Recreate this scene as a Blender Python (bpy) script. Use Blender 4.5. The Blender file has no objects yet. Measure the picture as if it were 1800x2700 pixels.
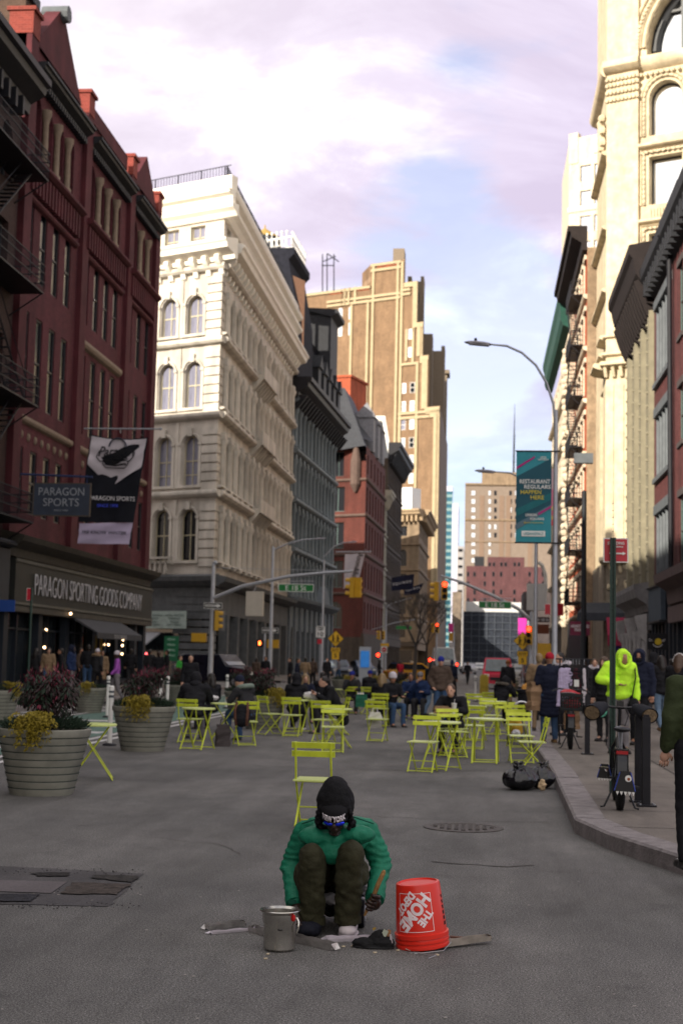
import bpy, bmesh, math, random
from mathutils import Vector, Matrix, noise, Quaternion
PI = math.pi
S = bpy.context.scene
C = S.collection
R = math.radians
# ---------------- camera ----------------
F0, EYE = 3750.0, 1.65            # focal length in px of the 1800x2700 photograph, eye height
cam = bpy.data.cameras.new('camera'); cam.sensor_fit = 'VERTICAL'; cam.sensor_height = 36; cam.lens = 50
cam.clip_start = 0.1; cam.clip_end = 4000
cam.dof.use_dof = True; cam.dof.focus_distance = 8.6; cam.dof.aperture_fstop = 3.6
co = bpy.data.objects.new('camera', cam); C.objects.link(co)
CR = Matrix.Rotation(R(5.56), 3, 'Z') @ Matrix.Rotation(PI/2 + R(5.91), 3, 'X') @ Matrix.Rotation(R(1.3), 3, 'Z')
co.matrix_world = Matrix.Translation((0, 0, EYE)) @ CR.to_4x4()
S.camera = co
# ---------------- sky, sun, exposure ----------------
SUN_AZ, SUN_EL = 35, 22           # sun stands behind-left of the camera, low winter light
to_sun = Vector((-math.sin(R(SUN_AZ))*math.cos(R(SUN_EL)), -math.cos(R(SUN_AZ))*math.cos(R(SUN_EL)), math.sin(R(SUN_EL))))
sl = bpy.data.lights.new('sun', 'SUN'); sl.energy = 5.0; sl.angle = R(0.6); sl.color = (1.0, 0.91, 0.76)
so = bpy.data.objects.new('sun', sl); C.objects.link(so); so.rotation_euler = to_sun.to_track_quat('Z', 'Y').to_euler()
S.view_settings.view_transform = 'Standard'; S.view_settings.look = 'None'
S.view_settings.exposure = 1.0; S.view_settings.gamma = 1.0
W = bpy.data.worlds.new('World'); S.world = W; W.use_nodes = True
nt = W.node_tree; N = nt.nodes; LK = nt.links; N.clear()
def nd(t, **k):
    n = N.new(t)
    for a, b in k.items(): setattr(n, a, b)
    return n
def mth(op, a, b=None, cl=False):
    n = nd('ShaderNodeMath', operation=op, use_clamp=cl)
    for i, v in enumerate((a, b)):
        if v is None: continue
        if isinstance(v, (int, float)): n.inputs[i].default_value = v
        else: LK.new(v, n.inputs[i])
    return n.outputs[0]
sky = nd('ShaderNodeTexSky', sky_type='NISHITA'); sky.sun_disc = False
sky.sun_elevation = R(SUN_EL); sky.sun_rotation = R(180+SUN_AZ); sky.air_density = 1.2; sky.dust_density = 1.0
tc = nd('ShaderNodeTexCoord'); sep = nd('ShaderNodeSeparateXYZ'); LK.new(tc.outputs['Generated'], sep.inputs[0])
zz = mth('ADD', mth('MAXIMUM', sep.outputs[2], 0.0), 0.22)
cmb = nd('ShaderNodeCombineXYZ'); LK.new(mth('DIVIDE', sep.outputs[0], zz), cmb.inputs[0]); LK.new(mth('DIVIDE', sep.outputs[1], zz), cmb.inputs[1])
def wn(scale, det, loc, rough=.55, dist=0.0):
    mp = nd('ShaderNodeMapping'); mp.inputs['Location'].default_value = loc; LK.new(cmb.outputs[0], mp.inputs[0])
    n = nd('ShaderNodeTexNoise'); n.inputs['Scale'].default_value = scale; n.inputs['Detail'].default_value = det
    n.inputs['Roughness'].default_value = rough; n.inputs['Distortion'].default_value = dist; LK.new(mp.outputs[0], n.inputs[0]); return n.outputs['Fac']
def ramp(fac, stops):
    r = nd('ShaderNodeValToRGB'); LK.new(fac, r.inputs[0]); e = r.color_ramp.elements
    while len(e) < len(stops): e.new(.5)
    for i, (p, c) in enumerate(stops): e[i].position = p; e[i].color = (*c, 1) if len(c) == 3 else c
    return r.outputs[0]
# cloud sheet: thick where the first noise is high, thinning to blue gaps and towards the horizon
cov = wn(1.7, 10, (3.1, 1.7, 0), .6, .3)
def blob(dv, r, amt):     # a clearing or a bank of cloud lying in one direction of the sky
    v = nd('ShaderNodeVectorMath', operation='DOT_PRODUCT'); LK.new(tc.outputs['Generated'], v.inputs[0]); v.inputs[1].default_value = Vector(dv).normalized()
    m = nd('ShaderNodeMapRange', interpolation_type='SMOOTHERSTEP'); LK.new(v.outputs['Value'], m.inputs[0])
    m.inputs[1].default_value = math.cos(r); m.inputs[2].default_value = 1.0; m.inputs[3].default_value = 0; m.inputs[4].default_value = amt
    return m.outputs[0]
def pdir(px, py): return CR @ Vector(((px-900)/F0, -(py-1350)/F0, -1))
SKYBLOBS = [((1180, 330), .07, -.17), ((1180, 800), .13, -.17), ((1350, 120), .07, -.07), ((450, 160), .12, .12), ((1330, 500), .1, .12), ((800, 480), .14, .10)]
for (p, r_, a_) in SKYBLOBS: cov = mth('ADD', cov, blob(pdir(*p), r_, a_))
mask = ramp(cov, [(.41, (.36, .36, .36)), (.47, (.78, .78, .78)), (.53, (1, 1, 1))])
hz = nd('ShaderNodeMapRange'); LK.new(sep.outputs[2], hz.inputs[0]); hz.inputs[1].default_value = .03; hz.inputs[2].default_value = .22; hz.inputs[3].default_value = .8; hz.inputs[4].default_value = 1
shade = wn(2.9, 9, (7.3, 2.2, 0), .6, .5)
ccol = ramp(shade, [(.40, (.36, .31, .42)), (.51, (.43, .38, .49)), (.57, (.53, .50, .57)), (.65, (.74, .73, .75))])
dt = nd('ShaderNodeVectorMath', operation='DOT_PRODUCT'); LK.new(tc.outputs['Generated'], dt.inputs[0]); dt.inputs[1].default_value = to_sun
glow = nd('ShaderNodeMapRange', interpolation_type='SMOOTHSTEP'); LK.new(dt.outputs['Value'], glow.inputs[0]); glow.inputs[1].default_value = -.75; glow.inputs[2].default_value = .8; glow.inputs[3].default_value = 1.0; glow.inputs[4].default_value = 1.4
low = nd('ShaderNodeMapRange', interpolation_type='SMOOTHSTEP'); LK.new(sep.outputs[2], low.inputs[0]); low.inputs[1].default_value = .11; low.inputs[2].default_value = .23; low.inputs[3].default_value = 1; low.inputs[4].default_value = 0
lm_ = nd('ShaderNodeMix', data_type='RGBA'); LK.new(low.outputs[0], lm_.inputs[0]); LK.new(ccol, lm_.inputs[6]); lm_.inputs[7].default_value = (.36, .45, .58, 1)
gn_ = nd('ShaderNodeMapRange', interpolation_type='SMOOTHSTEP'); LK.new(dt.outputs['Value'], gn_.inputs[0]); gn_.inputs[1].default_value = -.8; gn_.inputs[2].default_value = .1; gn_.inputs[4].default_value = .9
ln_ = nd('ShaderNodeMix', data_type='RGBA'); LK.new(gn_.outputs[0], ln_.inputs[0]); LK.new(lm_.outputs[2], ln_.inputs[6]); ln_.inputs[7].default_value = (.56, .525, .485, 1)
cv = nd('ShaderNodeVectorMath', operation='SCALE'); LK.new(ln_.outputs[2], cv.inputs[0]); LK.new(glow.outputs[0], cv.inputs['Scale'])
b1 = nd('ShaderNodeBackground'); tint = nd('ShaderNodeMix', data_type='RGBA', blend_type='MULTIPLY'); tint.inputs[0].default_value = 1
LK.new(sky.outputs[0], tint.inputs[6]); tint.inputs[7].default_value = (1.22, 1.02, 1.08, 1); LK.new(tint.outputs[2], b1.inputs[0]); b1.inputs[1].default_value = .105
b2 = nd('ShaderNodeBackground'); LK.new(cv.outputs[0], b2.inputs[0]); b2.inputs[1].default_value = 1.0
mx = nd('ShaderNodeMixShader'); LK.new(mth('MULTIPLY', mask, hz.outputs[0]), mx.inputs[0]); LK.new(b1.outputs[0], mx.inputs[1]); LK.new(b2.outputs[0], mx.inputs[2])
ow = nd('ShaderNodeOutputWorld'); LK.new(mx.outputs[0], ow.inputs[0])
S.cycles.max_bounces = 5; S.cycles.diffuse_bounces = 3
# ---------------- pixel helpers: where in the world does a point of the photograph lie ----------------
def ray(px, py): return CR @ Vector(((px-900)/F0, -(py-1350)/F0, -1))
def G(px, py, z=0.0):
    d = ray(px, py); return d*((z-EYE)/d.z) + Vector((0, 0, EYE))
def AY(px, py, Y):
    d = ray(px, py); return d*(Y/d.y) + Vector((0, 0, EYE))
def AX(px, py, X):
    d = ray(px, py); return d*(X/d.x) + Vector((0, 0, EYE))
# ---------------- materials ----------------
MAT = {}
def M(name, col, rough=.8, metal=0, var=.12, scale=3, bump=0, bscale=30, emit=0, kind=None, spec=None, col2=None, stretch=None, blotch=0):
    if name in MAT: return MAT[name]
    m = bpy.data.materials.new(name); m.use_nodes = True; t = m.node_tree; n = t.nodes; l = t.links
    b = n['Principled BSDF']; b.inputs['Roughness'].default_value = rough; b.inputs['Metallic'].default_value = metal
    if spec is None and metal == 0: spec = .22 if rough > .5 else .4
    if spec is not None: b.inputs['Specular IOR Level'].default_value = spec
    c = (*col, 1); tcn = n.new('ShaderNodeTexCoord'); src = tcn.outputs['Object']
    if stretch:
        mp = n.new('ShaderNodeMapping'); mp.inputs['Scale'].default_value = stretch; l.new(src, mp.inputs[0]); src = mp.outputs[0]
    if kind == 'brick':
        br = n.new('ShaderNodeTexBrick'); l.new(tcn.outputs['UV'], br.inputs[0]); br.inputs['Scale'].default_value = scale
        br.inputs['Color1'].default_value = c; c2 = col2 or [x*.72 for x in col]; br.inputs['Color2'].default_value = (*c2, 1)
        br.inputs['Mortar'].default_value = (*[min(1, x*1.15+.03) for x in col], 1); br.inputs['Mortar Size'].default_value = .012
        br.inputs['Brick Width'].default_value = .6; br.inputs['Row Height'].default_value = .22
        base = br.outputs['Color']
    else:
        rg = n.new('ShaderNodeRGB'); rg.outputs[0].default_value = c; base = rg.outputs[0]
    if var:
        ns = n.new('ShaderNodeTexNoise'); ns.inputs['Scale'].default_value = scale if kind != 'brick' else .35; ns.inputs['Detail'].default_value = 7; ns.inputs['Roughness'].default_value = .62; l.new(src, ns.inputs[0])
        mr = n.new('ShaderNodeMapRange'); l.new(ns.outputs['Fac'], mr.inputs[0]); mr.inputs[1].default_value = .3; mr.inputs[2].default_value = .7; mr.inputs[3].default_value = 1-var; mr.inputs[4].default_value = 1+var
        vm = n.new('ShaderNodeVectorMath'); vm.operation = 'SCALE'; l.new(base, vm.inputs[0]); l.new(mr.outputs[0], vm.inputs['Scale']); base = vm.outputs[0]
        if blotch:   # streaky dirt
            mp2 = n.new('ShaderNodeMapping'); mp2.inputs['Scale'].default_value = (1, 1, .18); l.new(tcn.outputs['Object'], mp2.inputs[0])
            n2 = n.new('ShaderNodeTexNoise'); n2.inputs['Scale'].default_value = 1.1; n2.inputs['Detail'].default_value = 5; l.new(mp2.outputs[0], n2.inputs[0])
            m2 = n.new('ShaderNodeMapRange'); l.new(n2.outputs['Fac'], m2.inputs[0]); m2.inputs[1].default_value = .35; m2.inputs[2].default_value = .6; m2.inputs[3].default_value = 1-blotch; m2.inputs[4].default_value = 1
            v2 = n.new('ShaderNodeVectorMath'); v2.operation = 'SCALE'; l.new(base, v2.inputs[0]); l.new(m2.outputs[0], v2.inputs['Scale']); base = v2.outputs[0]
    l.new(base, b.inputs['Base Color'])
    if bump:
        nb = n.new('ShaderNodeTexNoise'); nb.inputs['Scale'].default_value = bscale; nb.inputs['Detail'].default_value = 4; l.new(src, nb.inputs[0])
        bp = n.new('ShaderNodeBump'); bp.inputs['Strength'].default_value = bump; bp.inputs['Distance'].default_value = .02; l.new(nb.outputs['Fac'], bp.inputs['Height']); l.new(bp.outputs[0], b.inputs['Normal'])
    if emit:
        b.inputs['Emission Color'].default_value = c; b.inputs['Emission Strength'].default_value = emit
    MAT[name] = m; return m
# ---------------- mesh helpers ----------------
class Fr:      # a wall's frame: u along it, n out of it, z up
    def __init__(s, o, u): s.o = Vector(o); s.u = Vector(u).normalized(); s.n = Vector((s.u.y, -s.u.x, 0))
    def __call__(s, a, z, d=0): return s.o + s.u*a + s.n*d + Vector((0, 0, z))
class MB:
    def __init__(s): s.v = []; s.f = []; s.m = []; s.uv = []; s.T = None
    def add(s, vs, fs, mi=0, uvs=None):
        k = len(s.v)
        for v in vs:
            v = Vector(v); s.v.append(s.T @ v if s.T else v)
        for i, f in enumerate(fs):
            s.f.append([k+j for j in f]); s.m.append(mi); s.uv.append(uvs[i] if uvs else None)
        return s
    def quad(s, a, b, c, d, mi=0, uv=None): return s.add([a, b, c, d], [(0, 1, 2, 3)], mi, [uv] if uv else None)
    def fbox(s, F, a0, a1, z0, z1, d0, d1, mi=0):
        vs = [F(a, z, d) for z in (z0, z1) for d in (d0, d1) for a in (a0, a1)]
        A = lambda *p: list(p)
        s.add(vs, [(2, 3, 7, 6), (1, 0, 4, 5), (0, 2, 6, 4), (3, 1, 5, 7), (4, 6, 7, 5), (0, 1, 3, 2)], mi,
              [A((a0, z0), (a1, z0), (a1, z1), (a0, z1)), A((a1, z0), (a0, z0), (a0, z1), (a1, z1)), A((d0, z0), (d1, z0), (d1, z1), (d0, z1)),
               A((d1, z0), (d0, z0), (d0, z1), (d1, z1)), A((a0, d0), (a0, d1), (a1, d1), (a1, d0)), A((a0, d0), (a1, d0), (a1, d1), (a0, d1))]); return s
    def box(s, c, sz, mi=0, rot=None, taper=1.0):
        x, y, z = sz[0]/2, sz[1]/2, sz[2]/2; c = Vector(c)
        vs = [Vector((sx*x*(taper if k > 0 else 1), sy*y*(taper if k > 0 else 1), k*z)) for k in (-1, 1) for sy in (-1, 1) for sx in (-1, 1)]
        if rot is not None: vs = [rot @ v for v in vs]
        return s.add([c+v for v in vs], [(0, 1, 5, 4), (3, 2, 6, 7), (2, 0, 4, 6), (1, 3, 7, 5), (4, 5, 7, 6), (2, 3, 1, 0)], mi)
    def tube(s, pts, rad, n=8, mi=0, cap=True, flat=1.0):
        pts = [Vector(p) for p in pts]; m = len(pts)
        if not isinstance(rad, (list, tuple)): rad = [rad]*m
        vs = []; up = None
        for i, p in enumerate(pts):
            t = (pts[min(i+1, m-1)] - pts[max(i-1, 0)])
            t = t.normalized() if t.length > 1e-9 else Vector((0, 0, 1))
            if up is None:
                up = Vector((0, 0, 1)) if abs(t.z) < .9 else Vector((1, 0, 0))
            x = up.cross(t).normalized(); y = t.cross(x).normalized(); up = y
            for k in range(n):
                a = 2*PI*k/n; vs.append(p + (x*math.cos(a) + y*math.sin(a)*flat)*rad[i])
        fs = [(i*n+k, i*n+(k+1) % n, (i+1)*n+(k+1) % n, (i+1)*n+k) for i in range(m-1) for k in range(n)]
        if cap: fs += [tuple(range(n-1, -1, -1)), tuple((m-1)*n+k for k in range(n))]
        return s.add(vs, fs, mi)
    def lathe(s, prof, c=(0, 0, 0), n=16, mi=0, cap=True):
        c = Vector(c); vs = [c + Vector((r*math.cos(2*PI*k/n), r*math.sin(2*PI*k/n), z)) for r, z in prof for k in range(n)]; m = len(prof)
        fs = [(i*n+k, i*n+(k+1) % n, (i+1)*n+(k+1) % n, (i+1)*n+k) for i in range(m-1) for k in range(n)]
        if cap: fs += [tuple(range(n-1, -1, -1)), tuple((m-1)*n+k for k in range(n))]
        return s.add(vs, fs, mi)
    def ell(s, c, r, rot=None, n=12, m=8, mi=0):
        c = Vector(c); vs = []
        if not isinstance(r, (list, tuple)): r = (r, r, r)
        for i in range(1, m):
            th = PI*i/m
            for k in range(n):
                v = Vector((r[0]*math.sin(th)*math.cos(2*PI*k/n), r[1]*math.sin(th)*math.sin(2*PI*k/n), r[2]*math.cos(th)))
                vs.append(c + (rot @ v if rot is not None else v))
        t = Vector((0, 0, r[2])); t = rot @ t if rot is not None else t
        vs += [c+t, c-t]; a = len(vs)-2
        fs = [(i*n+k, (i+1)*n+k, (i+1)*n+(k+1) % n, i*n+(k+1) % n) for i in range(m-2) for k in range(n)]
        fs += [(a, k, (k+1) % n) for k in range(n)] + [(a+1, (m-2)*n+(k+1) % n, (m-2)*n+k) for k in range(n)]
        return s.add(vs, fs, mi)
    def cap(s, a, b, ra, rb, n=10, mi=0):    # rounded limb segment
        a = Vector(a); b = Vector(b); s.ell(a, ra, n=n, m=6, mi=mi); s.ell(b, rb, n=n, m=6, mi=mi); return s.tube([a, b], [ra, rb], n, mi)
    def chain(s, pts, rad, n=10, mi=0):
        for i in range(len(pts)-1): s.cap(pts[i], pts[i+1], rad[i], rad[i+1], n, mi)
        return s
    def cornice(s, F, a0, a1, prof, mi=0):   # profile of (d, z) run along the wall
        m = len(prof); vs = [F(a, z, d) for a in (a0, a1) for d, z in prof]
        fs = [(i, i+m, i+m+1, i+1) for i in range(m-1)] + [tuple(range(m-1, -1, -1)), tuple(m+i for i in range(m))]
        uvs = [[(a0, prof[i][1]), (a1, prof[i][1]), (a1, prof[i+1][1]), (a0, prof[i+1][1])] for i in range(m-1)] + [None, None]
        return s.add(vs, [f if i >= m-1 else (f[3], f[2], f[1], f[0]) if False else f for i, f in enumerate(fs)], mi, uvs)
    def mesh(s, name, mats, origin=None, smooth=None):
        me = bpy.data.meshes.new(name); o = Vector(origin) if origin is not None else Vector((0, 0, 0))
        me.from_pydata([v-o for v in s.v], [], s.f)
        if not isinstance(mats, (list, tuple)): mats = [mats]
        for m in mats: me.materials.append(m)
        me.polygons.foreach_set('material_index', s.m)
        if any(u for u in s.uv):
            ul = me.uv_layers.new(name='UVMap'); dat = ul.data
            for p, u in zip(me.polygons, s.uv):
                if u and len(u) == p.loop_total:
                    for li, c in zip(p.loop_indices, u): dat[li].uv = c
        me.validate(); me.update()
        if smooth:
            bm = bmesh.new(); bm.from_mesh(me); bmesh.ops.recalc_face_normals(bm, faces=bm.faces)
            for e in bm.edges:
                e.smooth = len(e.link_faces) == 2 and e.calc_face_angle(0) < R(smooth if smooth is not True else 40)
            for f in bm.faces: f.smooth = True
            bm.to_mesh(me); bm.free()
        return me
    def build(s, name, mats, parent=None, smooth=None, local=False):
        og = None if (parent is None or local) else parent.location
        o = bpy.data.objects.new(name, s.mesh(name, mats, og, smooth)); C.objects.link(o)
        if parent: o.parent = parent
        return o
def tag(o, label=None, cat=None, group=None, kind=None):
    if label: o['label'] = label
    if cat: o['category'] = cat
    if group: o['group'] = group
    if kind: o['kind'] = kind
    return o
def thing(name, label, cat, loc=(0, 0, 0), rz=0, group=None):
    o = bpy.data.objects.new(name, None); C.objects.link(o); o.location = loc; o.rotation_euler = (0, 0, rz); o.empty_display_size = .2
    return tag(o, label, cat, group)
def inst(me, name, parent, mat=None, loc=(0, 0, 0), rz=0, m4=None):
    o = bpy.data.objects.new(name, me); C.objects.link(o); o.parent = parent; o.location = loc; o.rotation_euler = (0, 0, rz)
    if m4 is not None: o.matrix_local = m4
    if mat:
        o.material_slots[0].link = 'OBJECT'; o.material_slots[0].material = mat
    return o
def dup(root, loc, rz, label=None, group=None):
    r = root.copy(); C.objects.link(r); r.location = loc; r.rotation_euler = (0, 0, rz)
    if label: r['label'] = label
    if group: r['group'] = group
    for ch in list(root.children):
        c = ch.copy(); C.objects.link(c); c.parent = r
        for g in ch.children:
            d = g.copy(); C.objects.link(d); d.parent = c
    return r
def text_mesh(txt, w, h, mat, ext=.004, bold=0.0, shear=0, bend=None):
    cu = bpy.data.curves.new('lettering', 'FONT'); cu.body = txt; cu.align_x = 'CENTER'; cu.align_y = 'CENTER'; cu.extrude = .01; cu.offset = bold; cu.shear = shear; cu.resolution_u = 3; cu.space_line = .85
    o = bpy.data.objects.new('tmp', cu); C.objects.link(o); dg = bpy.context.evaluated_depsgraph_get(); me = bpy.data.meshes.new_from_object(o.evaluated_get(dg))
    bpy.data.objects.remove(o); xs = [v.co.x for v in me.vertices]; ys = [v.co.y for v in me.vertices]
    cx, cy = (min(xs)+max(xs))/2, (min(ys)+max(ys))/2; sx = w/(max(xs)-min(xs)); sy = h/(max(ys)-min(ys))
    for v in me.vertices:
        x, y, z = (v.co.x-cx)*sx, (v.co.y-cy)*sy, (1 if v.co.z > 0 else -1)*ext
        v.co = bend(x, y, z) if bend else Vector((x, y, z))
    me.materials.clear(); me.materials.append(mat); me.update(); return me
def text(txt, w, h, mat, parent, loc, u, up=(0, 0, 1), name='lettering', **k):
    u = Vector(u).normalized(); up = Vector(up); n = u.cross(up).normalized(); up = n.cross(u)
    m = Matrix((u, up, n)).transposed().to_4x4(); m.translation = Vector(loc) - (parent.location if parent else Vector((0, 0, 0)))
    me = text_mesh(txt, w, h, mat, **k); o = bpy.data.objects.new(name, me); C.objects.link(o)
    if parent: o.parent = parent
    o.matrix_local = m; return o
def organic(mb, vox, it=6, disp=None):     # fuse overlapping primitives into one skin
    me = bpy.data.meshes.new('t'); me.from_pydata([v for v in mb.v], [], mb.f); me.update()
    o = bpy.data.objects.new('t', me); C.objects.link(o)
    a = o.modifiers.new('r', 'REMESH'); a.mode = 'VOXEL'; a.voxel_size = vox; a.use_smooth_shade = True
    if it: b = o.modifiers.new('s', 'SMOOTH'); b.iterations = it; b.factor = .5
    dg = bpy.context.evaluated_depsgraph_get(); r = bpy.data.meshes.new_from_object(o.evaluated_get(dg))
    bpy.data.objects.remove(o); bpy.data.meshes.remove(me)
    if disp:
        ns = [v.normal.copy() for v in r.vertices]
        for v, n_ in zip(r.vertices, ns): v.co = v.co + n_*disp(v.co, n_)
    for p in r.polygons: p.use_smooth = True
    r.update(); return r
def addmesh(me, mb, mi=0):      # append loose primitives (fingers) to a fused mesh
    bm = bmesh.new(); bm.from_mesh(me); vs = [bm.verts.new(v) for v in mb.v]
    for f in mb.f:
        try: q = bm.faces.new([vs[i] for i in f]); q.smooth = True; q.material_index = mi
        except ValueError: pass
    bm.to_mesh(me); bm.free(); me.update(); return me
def mobj(me, name, parent, mat, loc=(0, 0, 0)):
    if not me.materials: me.materials.append(mat)
    o = bpy.data.objects.new(name, me); C.objects.link(o); o.parent = parent; o.location = loc; return o
rnd = random.Random(7)
# ================= materials of the street =================
brick_maroon = M('brick_maroon', (.088, .019, .026), kind='brick', scale=2.2, var=.22, blotch=.25, rough=.9)
maroon_trim = M('maroon_trim', (.075, .017, .022), var=.25, scale=1.2, rough=.85, blotch=.2)
brick_dark = M('brick_dark', (.04, .018, .016), kind='brick', scale=2.2, var=.2)
brick_party = M('brick_party', (.085, .05, .035), kind='brick', scale=2.6, var=.3, blotch=.3)
brick_red = M('brick_red', (.085, .020, .014), kind='brick', scale=2.2, var=.2, blotch=.2)
brick_orange = M('brick_orange', (.36, .08, .035), kind='brick', scale=2, var=.25, blotch=.25)
brick_pink = M('brick_pink', (.085, .034, .037), kind='brick', scale=3, var=.2, blotch=.15)
brick_tan = M('brick_tan', (.185, .115, .065), kind='brick', scale=1.6, var=.18, blotch=.15)
brick_far = M('brick_far', (.165, .13, .105), var=.12, scale=.6)
stone_white = M('stone_white', (.51, .47, .41), var=.12, scale=1.4, rough=.75, blotch=.3)
stone_light = M('stone_light', (.55, .47, .36), var=.15, scale=2, rough=.8, blotch=.2)
stone_tan = M('stone_tan', (.50, .42, .29), var=.22, scale=1.6, rough=.8, blotch=.2)
stone_buff = M('stone_buff', (.32, .26, .165), var=.1, scale=1.0, rough=.8)
stone_grey = M('stone_grey', (.15, .18, .20), var=.12, scale=2, rough=.7, blotch=.3)
stone_brown = M('stone_brown', (.06, .045, .034), var=.25, scale=1.5, blotch=.3)
stone_beige = M('stone_beige', (.20, .145, .095), var=.2, scale=1.5, blotch=.3)
stone_pale = M('stone_pale', (.50, .47, .42), var=.1, scale=.6)
terracotta = M('terracotta', (.20, .15, .11), var=.2, scale=6)
slate = M('slate', (.036, .039, .048), var=.25, scale=4, rough=.6)
iron_black = M('iron_black', (.012, .012, .016), rough=.55, var=.3, scale=4)
iron_dark = M('iron_dark', (.014, .015, .019), rough=.6, var=.3, scale=3)
cornice_brown = M('cornice_brown', (.012, .008, .008), rough=.7, var=.3)
copper_green = M('copper_green', (.008, .05, .036), rough=.6, var=.25)
charcoal = M('charcoal', (.018, .019, .017), rough=.6, var=.2)
shop_blue = M('shop_blue', (.014, .019, .028), rough=.55, var=.2)
grey_paint = M('grey_paint', (.09, .10, .11), rough=.6, var=.2, scale=2)
white_paint = M('white_paint', (.72, .71, .68), rough=.5, var=.06)
cream_frame = M('cream_frame', (.42, .38, .26), rough=.6, var=.08)
green_frame = M('green_frame', (.05, .09, .085), rough=.5, var=.1)
dark_frame = M('dark_frame', (.02, .022, .026), rough=.5, var=.1)
glass_dark = M('glass_dark', (.005, .006, .009), rough=.12, var=0, spec=.18)
glass_shop = M('glass_shop', (.016, .022, .028), rough=.12, var=.5, scale=.7, spec=.5)
glass_curtain = M('glass_curtain', (.15, .15, .20), rough=.25, var=.35, scale=2.5, stretch=(5, 5, .3))
glass_mirror = M('glass_mirror', (.9, .93, .95), rough=.05, metal=1, var=0)
glass_blue = M('glass_blue', (.03, .12, .17), rough=.15, metal=.4, var=.3, scale=.2)
galv = M('galvanised_steel', (.30, .31, .34), rough=.45, metal=.35, var=.12, scale=6)
uS = Vector((.903, -.429, 0)); uN = Vector((0, 1, 0)); uF = Vector((0, -1, 0))
WC = {}
def winmesh(w, h, arch, style, fm, pm):
    key = (round(w, 2), round(h, 2), arch, style, fm.name, pm.name)
    if key in WC: return WC[key]
    t = .07 if w < 2 else .12; F = Fr((0, 0, 0), (1, 0, 0)); f = MB(); p = MB()
    r = w/2; hs = h-r if arch else h
    def line(w_, h_, off):
        r_ = w_/2; top = [(r_*math.cos(a), h-r + r_*math.sin(a)) for a in [PI*i/10 for i in range(11)]] if arch else [(w_/2, h-off), (-w_/2, h-off)]
        return [(w_/2, off)] + top + [(-w_/2, off)]
    o = line(w, h, 0); i = line(w-2*t, h, t)
    m = len(o)
    for k in range(m):
        a, b = k, (k+1) % m
        f.quad(F(o[a][0], o[a][1], .05), F(o[b][0], o[b][1], .05), F(i[b][0], i[b][1], .05), F(i[a][0], i[a][1], .05))
        f.quad(F(i[a][0], i[a][1], .05), F(i[b][0], i[b][1], .05), F(i[b][0], i[b][1], -.02), F(i[a][0], i[a][1], -.02))
    def bar(x0, x1, z0, z1): f.fbox(F, x0, x1, z0, z1, -.01, .045)
    b = .03 if w < 2 else .05
    if 'v' in style: bar(-b, b, t, h-t)
    if 'h' in style: bar(-w/2+t, w/2-t, h*.5-b*1.2, h*.5+b*1.2)
    if 't' in style: bar(-w/2+t, w/2-t, h*.22-b, h*.22+b)
    if '3' in style:
        for q in (-1, 1): bar(q*w/6-b, q*w/6+b, t, h-t)
    p.add([F(x, z, 0) for x, z in i], [tuple(range(m))])
    WC[key] = (f.mesh('window_frame', fm), p.mesh('pane', pm)); return WC[key]
def win(par, F, a, w, zb, zt, arch=False, style='vh', depth=.25, fm=None, pm=None, single=False):
    fm = fm or dark_frame; pm = pm or glass_dark
    fme, pme = winmesh(w, zt-zb, arch, style, fm, pm)
    o = inst(fme, 'window', par, None, F(a, zb, -depth) - par.location, math.atan2(F.u.y, F.u.x)); q = inst(pme, 'pane', o); return o
def openwall(mb, F, a0, a1, z0, z1, ops, depth=.25, mi=0, rmi=0):
    def q(x0, x1, y0, y1):
        if x1-x0 > 1e-4 and y1-y0 > 1e-4: mb.quad(F(x0, y0), F(x1, y0), F(x1, y1), F(x0, y1), mi, [(x0, y0), (x1, y0), (x1, y1), (x0, y1)])
    def rev(p, r):
        mb.quad(F(p[0], p[1], 0), F(r[0], r[1], 0), F(r[0], r[1], -depth), F(p[0], p[1], -depth), rmi, [(p[0], p[1]), (r[0], r[1]), (r[0]+depth, r[1]), (p[0]+depth, p[1])])
    ops = sorted(ops); x = a0
    for (l, r, b, t, arch) in ops:
        q(x, l, z0, z1); q(l, r, z0, b); x = r
        if arch:
            c, ra = (l+r)/2, (r-l)/2; pts = [(c+ra*math.cos(PI*i/10), t-ra+ra*math.sin(PI*i/10)) for i in range(11)]
            for i in range(10):
                p0, p1 = pts[i], pts[i+1]
                mb.quad(F(p1[0], p1[1]), F(p0[0], p0[1]), F(p0[0], z1), F(p1[0], z1), mi, [p1, p0, (p0[0], z1), (p1[0], z1)]); rev(p0, p1)
            rev((l, t-ra), (l, b)); rev((r, b), (r, t-ra))
        else:
            q(l, r, t, z1); rev((l, t), (l, b)); rev((r, b), (r, t)); rev((r, t), (l, t))
        rev((l, b), (r, b))
    q(x, a1, z0, z1)
def bays(a0, a1, n, w, b, t, arch=False, skip=()):
    s = (a1-a0)/n; return [(a0+s*(i+.5)-w/2, a0+s*(i+.5)+w/2, b, t, arch) for i in range(n) if i not in skip]
def fill(par, F, ops, **k):
    for (l, r, b, t, ar) in ops: win(par, F, (l+r)/2, r-l, b, t, ar, **k)
def mass(mb, pts, z0, z1, mi=0, top=True, sides=None):   # prism on a footprint
    n = len(pts)
    for i in range(n):
        if sides is not None and i not in sides: continue
        a, b = Vector(pts[i]), Vector(pts[(i+1) % n]); L = (b-a).length
        mb.quad(Vector((a.x, a.y, z0)), Vector((b.x, b.y, z0)), Vector((b.x, b.y, z1)), Vector((a.x, a.y, z1)), mi, [(0, z0), (L, z0), (L, z1), (0, z1)])
    if top: mb.add([Vector((p[0], p[1], z1)) for p in pts], [tuple(range(n))], mi)
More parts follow.
